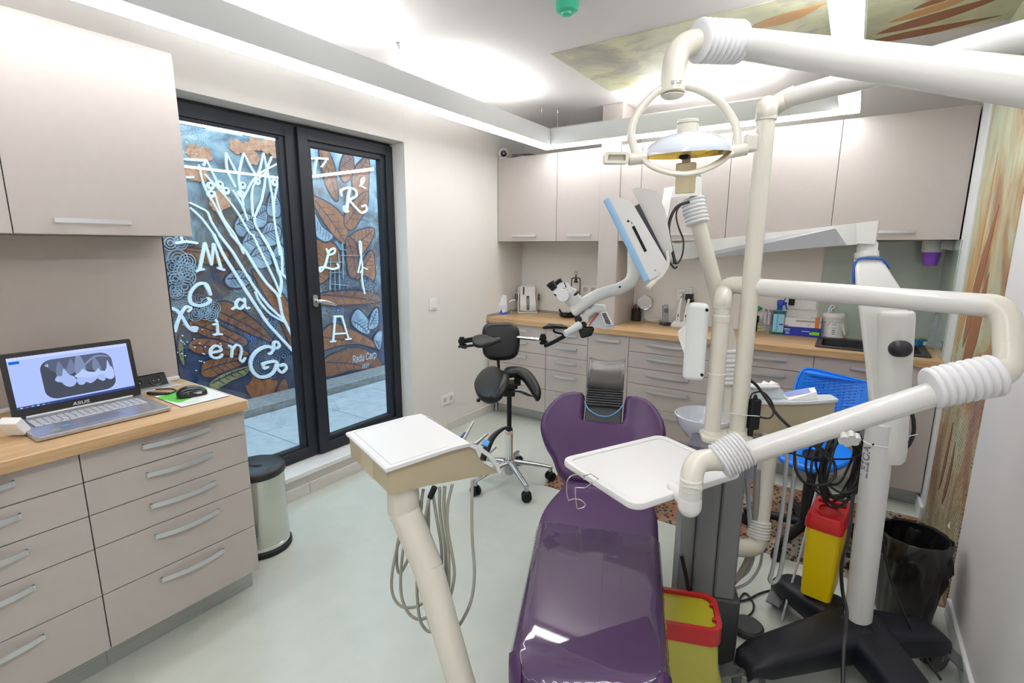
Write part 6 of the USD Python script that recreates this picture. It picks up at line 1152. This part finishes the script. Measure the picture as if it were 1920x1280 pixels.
bl_ = prism(Polygon(spline([(-.025, .004), (-.012, .035), (.0, .042), (.02, .03), (.046, .018), (.046, .004)], 4, True)).buffer(0), 0, .0012); bl_.vertices = np.c_[bl_.vertices[:, 0], -.0215-bl_.vertices[:, 2], bl_.vertices[:, 1]]; bl_.fix_normals(); t_.part('blue_print', B_(bl_), mat('print_blue', (.03, .11, .52), .4), smooth=False)
t_.part('emblem', B_(cyl((.013, -.0222, .032), (.013, -.0236, .032), .015, n=24, bev=.0002)), PLWHITE)
# plate scanner
p = V(*(-2.383,3.8,0.859)); t_ = atw('plate_scanner', 'white x-ray plate scanner with grey side knobs left of the microscope head', 'scanner', p)
B_ = lambda m: camface(m, p, 4)
def side(prof, x0, x1): q = prism(Polygon(prof), x0, x1); q.vertices = q.vertices[:, [2, 0, 1]]; q.fix_normals(); return q
t_.part('housing', B_(cat(rbox((-.090, .0, .0), (.090, .16, .012), .006), rbox((-.090, .03, .0), (-.078, .15, .185), .006), rbox((.078, .03, .0), (.090, .15, .185), .006), rbox((-.085, .10, .0), (.085, .15, .23), .012))), mat('scanner_white', (.70, .68, .64), .4), smooth=40)
t_.part('front_cover', B_(hull(np.array([(-.074, .02, .02), (.074, .02, .02), (-.074, .0, .055), (.074, .0, .055), (-.072, .005, .085), (.072, .005, .085), (-.066, .05, .235), (.066, .05, .235), (-.060, .09, .245), (.060, .09, .245), (-.074, .1, .03), (.074, .1, .03), (0, .012, .014)]))), mat('scanner_cover', (.76, .755, .74), .3), smooth=30)
def onface(x, z): 
    y = np.interp(z, [.014, .02, .055, .085, .235], [.018, .012, .0, .005, .05]); return V(x, y-.0015, z)
strip = lambda pts, w: cat(*[hull(np.array([onface(x_, z_)+V(s*w, -e, 0) for x_, z_ in (p0, p1) for s in (-1, 1) for e in (-.001, .004)])) for p0, p1 in zip(pts[:-1], pts[1:])])
t_.part('display', B_(strip([(-.040, .165), (-.036, .232)], .0065)), mat('scanner_display', (.03, .025, .022), .2))
t_.part('slot', B_(strip([(0, .040), (0, .07), (0, .10), (0, .14)], .0135)), mat('scanner_slot', (.12, .16, .17), .2)); t_.part('slot_top', B_(cyl(onface(0, .143)+V(0, .004, 0), onface(0, .143)-V(0, .0045, 0), .0135)), mat('scanner_green', (.01, .14, .10), .25))
t_.part('slot_tip', B_(strip([(0, .042), (0, .028)], .011)), mat('scanner_violet', (.12, .07, .20), .3))
for s in (-1, 1): t_.part('side_knob', B_(cat(rbox((s*.101-.011, .04, .110), (s*.101+.011, .10, .172), .010))), mat('scanner_grey', (.085, .095, .11), .4), smooth=40)
single('white_cable', cat(tube([V(*(-2.51,3.8,0.864)), V(*(-2.577,3.848,0.864)), V(*(-2.508,3.71,0.864))], .004, 8), tube([px(955,566,3.9), px(960,563,3.92), px(966,562,3.9)], .004, 8), tube([V(*(-2.354,4.007,0.864)), V(*(-2.294,3.954,0.864)), V(*(-2.404,4.121,0.864)), V(*(-2.43,4.207,0.864)), V(*(-2.28,4.108,0.864)), V(*(-2.12,3.94,0.864))], .0035, 8)), PLWHITE, 'thin white cable running along the worktop from the plate scanner', 'cable', loc=(-2.358,4.043,0.86))
# bell ornament on an iron stand
p = V(*(-1.998,3.983,0.859)); p[1] = 3.80; p = V(*(-1.941,3.86,1.011)); p[2] = WZ; t_ = atw('bell_stand', 'small black iron bell hanging in an arched stand behind the microscope', 'ornament', p)
IR = mat('black_iron', (.012, .011, .011), .45); B_ = lambda m: camface(m, p)
zt = (-1.947,3.86,1.242)[2]-WZ; zb_ = .02
t_.part('arch', B_(tube([(-.036, 0, .0), (-.036, 0, zt-.085), (-.032, 0, zt-.062), (-.018, 0, zt-.052), (0, 0, zt-.050), (.018, 0, zt-.052), (.032, 0, zt-.062), (.036, 0, zt-.085), (.036, 0, 0)], .0042, 8)), IR)
t_.part('foot', B_(cbox((-.05, -.03, 0), (.05, .03, .006), .002)), IR)
t_.part('ring', B_(tube([(.012*math.cos(a_), 0, zt-.013+.012*math.sin(a_)) for a_ in np.linspace(0, 2*np.pi, 14, endpoint=False)], .0018, 6, closed=True)), IR)
t_.part('hook', B_(cat(cyl((0, 0, zt-.055), (0, 0, zt-.024), .003), mv(trimesh.creation.icosphere(2, .007), 0, 0, zt-.034))), IR)
t_.part('bell', B_(mv(lathe([(.004, 0), (.012, -.004), (.011, -.012), (.013, -.022), (.020, -.034), (.020, -.037), (.016, -.038)][::-1], 24), 0, 0, zt-.055)), IR, smooth=50)
p = V(*(-1.969,3.794,0.859)); t_ = atw('black_dish', 'black dish with small black tools on the worktop under the microscope head', 'dish', p)
t_.part('dish', lathe([(.04, 0), (.075, .012), (.085, .026), (.08, .027), (.06, .012), (.0, .009)], 32, tuple(p)), BLACKP)
t_.part('tool', cat(tube([p+V(-.06, 0, .02), p+V(-.085, .0, .05), p+V(-.10, .02, .055)], .008, 8), tube([p+V(-.02, .01, .02), p+V(.03, .0, .042), p+V(.05, .02, .045)], .007, 8)), BLACKP)
# pen cup, mirror, cable, phone, curing lights
p = V(*(-1.413,3.917,0.859)); t_ = atw('pen_cup', 'black pen cup full of pens next to the boxed column', 'pen cup', p)
a_ = np.linspace(0, 2*np.pi, 28, endpoint=False)
t_.part('cup', lathe([(.036, 0), (.038, .003), (.038, .095), (.0355, .095), (.0355, .006), (0, .005)], 28, tuple(p)), mat('smoked_cup', (.022, .018, .018), .2))
for k, (dx, dy, lx, ly, hh, col) in enumerate([(-.02, 0, -.025, 0, .125, (.55, .10, .02)), (-.01, .01, -.015, .01, .13, (.7, .35, .05)), (.0, -.01, -.005, -.01, .135, (.03, .04, .12)), (.01, .01, .015, .005, .14, (.015, .015, .02)), (.015, -.01, .045, -.01, .135, (.04, .30, .65)), (.02, .0, .035, .01, .12, (.04, .30, .65)), (-.015, -.012, -.02, -.012, .12, (.5, .03, .03))]):
    t_.part('pen', cyl(p+V(dx, dy, .01), p+V(lx, ly, hh), .0045, n=10), mat(f'pen_{k}', col, .4))
m0 = V(*(-1.337,3.88,1.016)); t_ = atw('round_mirror', 'small round mirror standing behind the pen cup', 'mirror', (m0[0], m0[1]))
t_.part('rim', camface(tube([(.056*math.cos(q), .0, .056*math.sin(q)) for q in a_], .003, 8, closed=True, smooth=False), m0), CHROME)
t_.part('mirror_glass', camface(cyl((0, -.001, 0), (0, .002, 0), .055, n=36, bev=0), m0), mat('mirror', (.75, .72, .70), .04, 1.))
t_.part('stem', camface(cyl((0, .004, -.055), (0, .01, -(m0[2]-WZ)), .004), m0), CHROME)
p = V(*(-1.282,3.937,0.859)); rs = np.random.RandomState(9)
single('cable_coil', cat(*[tube([p+V(.065*math.cos(q)*(1+.1*rs.randn()), .045*math.sin(q)*(1+.1*rs.randn()), .006+.004*k+.003*rs.rand()) for q in np.linspace(0, 2*np.pi, 10, endpoint=False)], .0032, 7, 4, closed=True) for k in range(5)]), mat('ivory_cable', (.68, .66, .56), .5), 'coiled ivory cable lying between the pen cup and the phone', 'cable', loc=tuple(p))
p = V(*(-1.146,3.829,0.859)); t_ = atw('cordless_phone', 'grey cordless phone standing in its charging cradle', 'phone', p); B_ = lambda m: camface(rot(m, -8, [1, 0, 0]), p, 12)
t_.part('cradle', camface(rbox((-.036, -.04, 0), (.036, .04, .022), .009), p, 12), mat('phone_dark', (.03, .03, .035), .4), smooth=40)
t_.part('handset', B_(rbox((-.0235, -.012, .008), (.0235, .012, .155), .010)), mat('phone_grey', (.20, .20, .23), .35), smooth=40)
t_.part('display', B_(cbox((-.017, -.0128, .098), (.017, -.0115, .122), .0004)), mat('phone_display', (.10, .12, .11), .2)); t_.part('earpiece', B_(cbox((-.017, -.0128, .130), (.017, -.0115, .150), .0004)), mat('phone_silver', (.5, .5, .52), .3, .5))
for r in range(5):
    for c in range(3): t_.part('key', B_(cb(-.012+.012*c, -.0125, .035+.0125*r, .009, .0016, .007, .0005)), mat('phone_key', (.42, .42, .46), .4))
p = V(*(-1.011,3.827,0.859)); t_ = atw('curing_lights', 'pair of white curing lights standing in a white charging base', 'curing light', p); B_ = lambda m: camface(m, p, -30)
t_.part('charging_base', B_(hull(np.array([(-.085, -.04, 0), (.085, -.04, 0), (-.085, .05, 0), (.085, .05, 0), (-.085, -.04, .016), (.085, -.04, .016), (-.072, .0, .035), (.08, .0, .035), (-.072, .045, .038), (.08, .045, .038)]))), PLWHITE, smooth=20)
for x in (-.042, .014):
    t_.part('wand', B_(tube([(x, .01, .03), (x, .01, .09), (x+.004, .012, .15), (x+.012, .016, .21)], [.017, .016, .011, .0095], 14)), PLWHITE, smooth=50)
    t_.part('wand_window', B_(cb(x, -.0068, .082, .006, .002, .022, .0008)), BLACKP); t_.part('wand_button', B_(cat(cb(x, -.0068, .050, .005, .002, .005), cb(x, -.0068, .060, .005, .002, .005))), mat('button_grey', (.25, .25, .27), .4))
# plugs in the sockets
def plug(th, c, col, L=.035, r=.018): th.part('plug', cat(cyl((c[0], YB-.012, c[1]), (c[0], YB-.012-L, c[1]), r, r*.72)), col)
c = (-1.069,3.94,1.086)[::2]; plug(s3, c, PLWHITE); s3.part('cord', tube([(c[0], YB-.045, c[1]), (c[0]-.004, YB-.06, c[1]-.04), (c[0]-.012, YB-.07, c[1]-.10), (c[0]-.05, YB-.075, c[1]-.17), (c[0]-.13, YB-.06, c[1]-.235)], .0035, 8), PLWHITE)
c = (-1.005,3.94,1.089)[::2]; s3.part('travel_socket', cat(rbox((c[0]-.022, YB-.07, c[1]+.012), (c[0]+.022, YB-.0125, c[1]+.058), .006)), PLWHITE); s3.part('travel_socket_well', cyl((c[0], YB-.0705, c[1]+.036), (c[0], YB-.0715, c[1]+.036), .018), mat('socket_grey', (.5, .5, .48), .5))
s3.part('charger', cat(rbox((c[0]-.02, YB-.075, c[1]-.035), (c[0]+.028, YB-.0125, c[1]+.012), .006), rbox((c[0]-.012, YB-.07, c[1]-.075), (c[0]+.035, YB-.0125, c[1]-.03), .006)), BLACKP)
c = (-0.318,3.94,1.083)[::2]; s4.part('plug', cat(rbox((c[0]-.018, YB-.04, c[1]-.024), (c[0]+.018, YB-.0145, c[1]+.03), .005)), BLACKP); s4.part('cord', tube([(c[0]-.025, YB-.02, c[1]+.04), (c[0]-.055, YB-.015, c[1]-.01), (c[0]-.06, YB-.012, c[1]-.06)], .003, 8), CABLE)
# spray bottle
p = V(*(-0.381,3.867,0.859)); t_ = atw('spray_bottle', 'teal cleaner bottle with a blue spray head and a pale label', 'spray bottle', p); B_ = lambda m: camface(m, p, -26)
sec = lambda w, d, z: np.c_[np.array(rrect(w, d, d*.45, 5).exterior.coords)[:-1], np.full(len(np.array(rrect(w, d, d*.45, 5).exterior.coords))-1, z)]
t_.part('bottle', B_(loft([sec(.098, .05, 0), sec(.102, .052, .008), sec(.094, .05, .05), sec(.080, .048, .09), sec(.084, .048, .125), sec(.096, .044, .162), sec(.092, .04, .166), sec(.04, .034, .168), sec(.030, .028, .175)])), mat('teal_liquid', (.005, .16, .155), .1, transmission_weight=.35), smooth=30)
t_.part('label', B_(cb(0, -.0262, .080, .066, .0012, .125, .0004)), mat('label_pale_blue', (.30, .55, .78), .4)); t_.part('label_stripe', B_(cb(-.008, -.0270, .080, .008, .0008, .125, .0002)), mat('label_cyan', (.03, .50, .70), .4)); t_.part('label_patch', B_(cat(cb(.017, -.0270, .072, .024, .0008, .011, .0002))), mat('label_navy', (.02, .05, .30), .4))
t_.part('label_patch', B_(cb(-.018, -.0270, .026, .014, .0008, .014, .0002)), mat('label_orange', (.75, .35, .12), .5))
SPB = mat('spray_blue', (.01, .06, .42), .3)
t_.part('collar', B_(cyl((0, 0, .168), (0, 0, .195), .0165)), SPB); t_.part('spray_head', B_(cat(rbox((-.02, -.016, .192), (.022, .016, .238), .013), hullballs([(.016, 0, .222, .010), (.036, 0, .214, .007)]))), SPB, smooth=50)
t_.part('trigger', B_(tube([(.022, 0, .212), (.036, 0, .20), (.042, 0, .18), (.050, 0, .176)], .005, 8)), SPB)
# cartons of gloves
p = V(*(-0.235,3.866,0.859)); t_ = atw('glove_carton', 'flat dark blue carton lying under the white glove box', 'carton', p); B_ = lambda m: camface(m, p, -32)
t_.part('carton', B_(cbox((-.112, -.01, 0), (.110, .11, .060), .0015)), mat('carton_blue', (.008, .025, .32), .45)); t_.part('green_patch', B_(cb(.078, -.0105, .025, .050, .0012, .022, .0003)), mat('carton_green', (.25, .60, .02), .45))
t_.part('carton_print', B_(cat(*[cb(x, -.0105, z, w, .0012, h_, .0002) for x, z, w, h_ in ((-.088, .044, .038, .005), (-.088, .033, .034, .003), (.022, .036, .05, .004), (-.082, .015, .022, .003), (-.082, .023, .022, .002), (-.093, .019, .003, .008))], prism(Point(.05, .022).buffer(.006).difference(Point(.05, .022).buffer(.004)), 0, .001) if False else cb(.05, -.0105, .022, .010, .0012, .010, .0002))), PLWHITE)
t_ = T('glove_carton', 'white glove box with an orange end lying on the dark blue carton', 'carton', (p[0], p[1], WZ+.0605)); 
t_.part('carton', B_(cbox((-.106, -.004, .0605), (.106, .108, .122), .0015)), mat('carton_white', (.72, .71, .73), .5)); t_.part('orange_band', B_(cat(cbox((.072, -.0047, .061), (.098, -.0035, .1215), .0003), cbox((.072, -.0045, .1215), (.098, .09, .1226), .0003))), mat('carton_orange', (.80, .18, .01), .45))
t_.part('grey_band', B_(cbox((-.04, -.0052, .098), (.106, -.0036, .108), .0003)), mat('carton_grey', (.33, .29, .27), .5)); t_.part('carton_print', B_(cat(cbox((-.104, -.0048, .064), (-.082, -.0036, .070), .0002))), mat('carton_red', (.6, .06, .03), .5)); t_.part('carton_print', B_(cat(cbox((.032, -.0048, .073), (.038, -.0036, .079), .0002), cbox((-.008, -.0054, .101), (.010, -.0046, .104), .0002))), mat('print_mid_grey', (.22, .23, .25), .5))
t_.part('glove', B_(hullballs([(-.01, .03, .124, .006), (.02, .035, .128, .007), (.045, .03, .124, .005), (-.03, .04, .1235, .003)])), PLWHITE, smooth=50)
# wipes tub
p = V(*(-0.06,3.939,0.859)); t_ = atw('wipes_tub', 'round white wipes tub with a wipe hanging out', 'wipes tub', p)
t_.part('tub', lathe([(.062, 0), (.066, .004), (.066, .02), (.062, .024), (.062, .135), (.066, .140), (.066, .158), (.060, .164), (0, .166)], 40, tuple(p)), PLWHITE, smooth=35)
t_.part('lid_rib', cat(*[lathe([(.0662, z), (.0675, z+.001), (.0662, z+.002)], 40, tuple(p)) for z in (WZ*0+.108, .116, .124, .132)]), PLWHITE)
t_.part('lid_loop', camface(tube([(-.045, 0, .160), (-.040, 0, .195), (-.025, 0, .215), (-.008, 0, .205), (-.015, 0, .196), (-.026, 0, .190), (-.030, 0, .165)], .006, 8), p), PLWHITE)
t_.part('wipe', camface(cat(hull(np.array([(.0, -.03, .168), (.035, -.04, .168), (.068, -.03, .16), (.075, -.03, .04), (.04, -.072, .02), (.02, -.07, .10), (.03, -.068, .03), (.07, -.045, .05)]))), p), mat('wipe_white', (.76, .76, .76), .8), smooth=20)
def lab(th, P, r, items, mt):
    for phi, z, w, h_ in items:
        a0 = math.atan2(-P[1], -P[0])+phi; q = [(P[0]+(r+e)*math.cos(a0+s*w/r), P[1]+(r+e)*math.sin(a0+s*w/r), WZ+z+k*h_) for e in (0, .0008) for s in (-.5, .5) for k in (-.5, .5)]; th.part('label_print', hull(np.array(q)), mt)
lab(t_, p, .0620, [(-.62, .100, .034, .008), (-.55, .088, .02, .003)], mat('carton_red', (.6, .06, .03), .5)); lab(t_, p, .0620, [(.05, .098, .022, .003), (.05, .090, .022, .003), (.05, .070, .022, .004), (.05, .055, .018, .007), (.05, .042, .018, .007), (.05, .030, .018, .005)], mat('print_mid_grey', (.22, .23, .25), .5))
# white square bottle, brown carton
p = V(*(0.035,3.982,0.859)); p[1] += .02; t_ = atw('white_bottle', 'square white plastic bottle between the wipes tub and the sink', 'bottle', p); B_ = lambda m: camface(m, p, -30)
t_.part('bottle', B_(loft([rr(.070, .06, .01, 0), rr(.072, .062, .012, .004), rr(.072, .062, .012, .145), rr(.06, .05, .012, .160), rr(.036, .034, .012, .168)])), mat('bottle_white', (.70, .71, .73), .35), smooth=35)
t_.part('cap', B_(cyl((0, 0, .168), (0, 0, .205), .021, .017)), PLWHITE)
p = V(*(0.103,4.005,0.859)); p[1] += .10; t_ = atw('brown_carton', 'dark brown carton standing behind the sink beside the white bottle', 'carton', p); t_.part('carton', camface(cbox((-.035, 0, .0), (.055, .05, .165), .002), p, -30), mat('carton_brown', (.085, .035, .014), .5)); t_.part('white_edge', camface(cbox((-.036, -.001, .0), (-.031, .03, .165), .0005), p, -30), PLWHITE)
# vials, yellow tubes, funnel, blue thing behind the poles
p = V(*(-0.456,3.91,0.922)[:1], 3.91, WZ); t_ = atw('vial_rack', 'low clear rack holding two upright vials beside the spray bottle', 'rack', p); t_.part('block', cbox(p+V(-.035, -.02, .0003), p+V(.035, .03, .055), .002), ACR)
p = V(*(-0.5,3.92,0.859)); t_ = atw('yellow_syringes', 'stack of yellow and clear syringe packs behind the taller cream mast', 'syringes', p)
for k, (z, col) in enumerate(((.012, (.70, .66, .35)), (.034, (.74, .68, .22)), (.055, (.45, .45, .40)))): t_.part('syringe', camface(cat(cyl((-.06, 0, z-.002), (.022, 0, z-.002), .010), cyl((.022, 0, z), (.040, 0, z), .004), cyl((.038, 0, z), (.042, 0, z), .009)), p), mat(f'syringe_{k}', col, .4))
for k, (u, col) in enumerate(((1435, (.30, .20, .25)), (1441.5, (.50, .18, .28)))):
    p = V(*(-0.456,3.91,0.922)[:1], 3.91, WZ+.0553)+V((-.013, .014)[k], 0, 0); t_ = T('vial', 'upright clear vial with a %s cap beside the spray bottle' % ('dark' if k == 0 else 'pink'), 'vial', tuple(p)); t_.part('tube', lathe([(.010, 0), (.0125, .004), (.0125, .085), (.011, .09)], 18, tuple(p)), mat('vial_plastic', (.55, .53, .58), .2)); t_.part('cap', cyl(p+V(0, 0, .09), p+V(0, 0, .108), .010, n=14), mat(f'vial_cap_{k}', col, .4))
p = V(*(-0.543,3.9,0.916)[:1], 3.90, WZ); t_ = atw('black_stand', 'small black holder with a green funnel behind the taller cream mast', 'holder', p); t_.part('holder', cat(rbox(p+V(-.03, -.02, .06), p+V(.035, .03, .115), .012)), BLACKP); t_.part('post', cyl(p+V(0, 0, .0005), p+V(0, 0, .07), .03), BLACKP); t_.part('funnel', camface(cat(align(lathe([(.005, 0), (.007, .05), (.020, .075), (.0185, .0755)], 20), (.0, 0, .11), (.040, 0, .175))), p), mat('green_funnel', (.02, .28, .12), .35))
p = V(*(-0.67,3.975,0.859)); t_ = atw('white_box', 'small white box with a blue front between the two cream masts', 'box', p); t_.part('box', camface(cbox((-.03, 0, 0), (.02, .06, .075), .003), p), PLWHITE); t_.part('front', camface(cb(-.004, -.0006, .045, .032, .0012, .03, .0003), p), mat('front_blue', (.05, .16, .35), .4))
# sink corner
p = V(*(0.45,3.802,0.868)); t_ = T('water_bottle', 'empty clear plastic water bottle standing at the corner of the sink', 'bottle', tuple(p))
t_.part('bottle', lathe([(.026, 0), (.031, .004), (.0315, .05), (.029, .056), (.0315, .062), (.0315, .10), (.029, .106), (.0315, .112), (.028, .135), (.015, .165), (.0145, .178)], 32, tuple(p)), BCL, smooth=40); t_.part('cap', cyl(p+V(0, 0, .178), p+V(0, 0, .192), .0155), BCL)
p = V(*(0.402,3.848,0.868)); t_ = T('blue_sachet', 'small blue and white carton beside the clear bottle at the sink', 'carton', tuple(p)); t_.part('carton', camface(cbox((-.03, 0, 0), (.03, .03, .036), .002), p), mat('sachet_blue', (.02, .17, .45), .4)); t_.part('front_patch', camface(cat(cb(.018, -.0006, .014, .024, .0014, .024, .0004)), p), PLWHITE); t_.part('top', camface(cbox((-.028, .002, .036), (.028, .028, .044), .002), p), mat('sponge_green', (.35, .38, .16), .8))
p = V(*(0.389,3.546,0.855)); t_ = T('clear_wedge', 'clear plastic wedge lying in the small basin of the sink', 'plastic cover', (p[0], p[1], .80)); t_.part('wedge', camface(hull(np.array([(-.045, -.04, -.09), (.05, -.04, -.09), (0, .06, -.09), (-.01, .0, .02), (.01, .02, .02), (-.04, -.03, -.05), (.045, -.03, -.05)])), p), film('wedge_clear', (.35, .42, .50), .45, .08))
c = V(*(0.49,4.687,1.46)); c = V(.30, 3.74, 1.4925); cd = T('cup_dispenser', 'white cup dispenser with a purple cup under the rightmost wall cabinet', 'cup dispenser', tuple(c)); kx_ = (0.371,3.74,1.434)[0]
cd.part('dispenser', cat(cyl((kx_, 3.74, 1.4925), (kx_, 3.74, 1.425), .052, .050), hull(np.array([(kx_+.03, 3.69, 1.49), (kx_+.03, 3.79, 1.49), (kx_+.03, 3.69, 1.445), (kx_+.03, 3.79, 1.445), (kx_+.13, 3.70, 1.49), (kx_+.13, 3.78, 1.49), (kx_+.12, 3.70, 1.43), (kx_+.12, 3.78, 1.43), (kx_+.13, 3.78, 1.43)]))), mat('dispenser_grey', (.55, .56, .53), .4), smooth=35)
cd.part('cup', lathe([(.030, 1.352), (.033, 1.354), (.043, 1.425), (.040, 1.425)], 28, (kx_, 3.74, 0)), mat('cup_purple', (.21, .06, .50), .4))
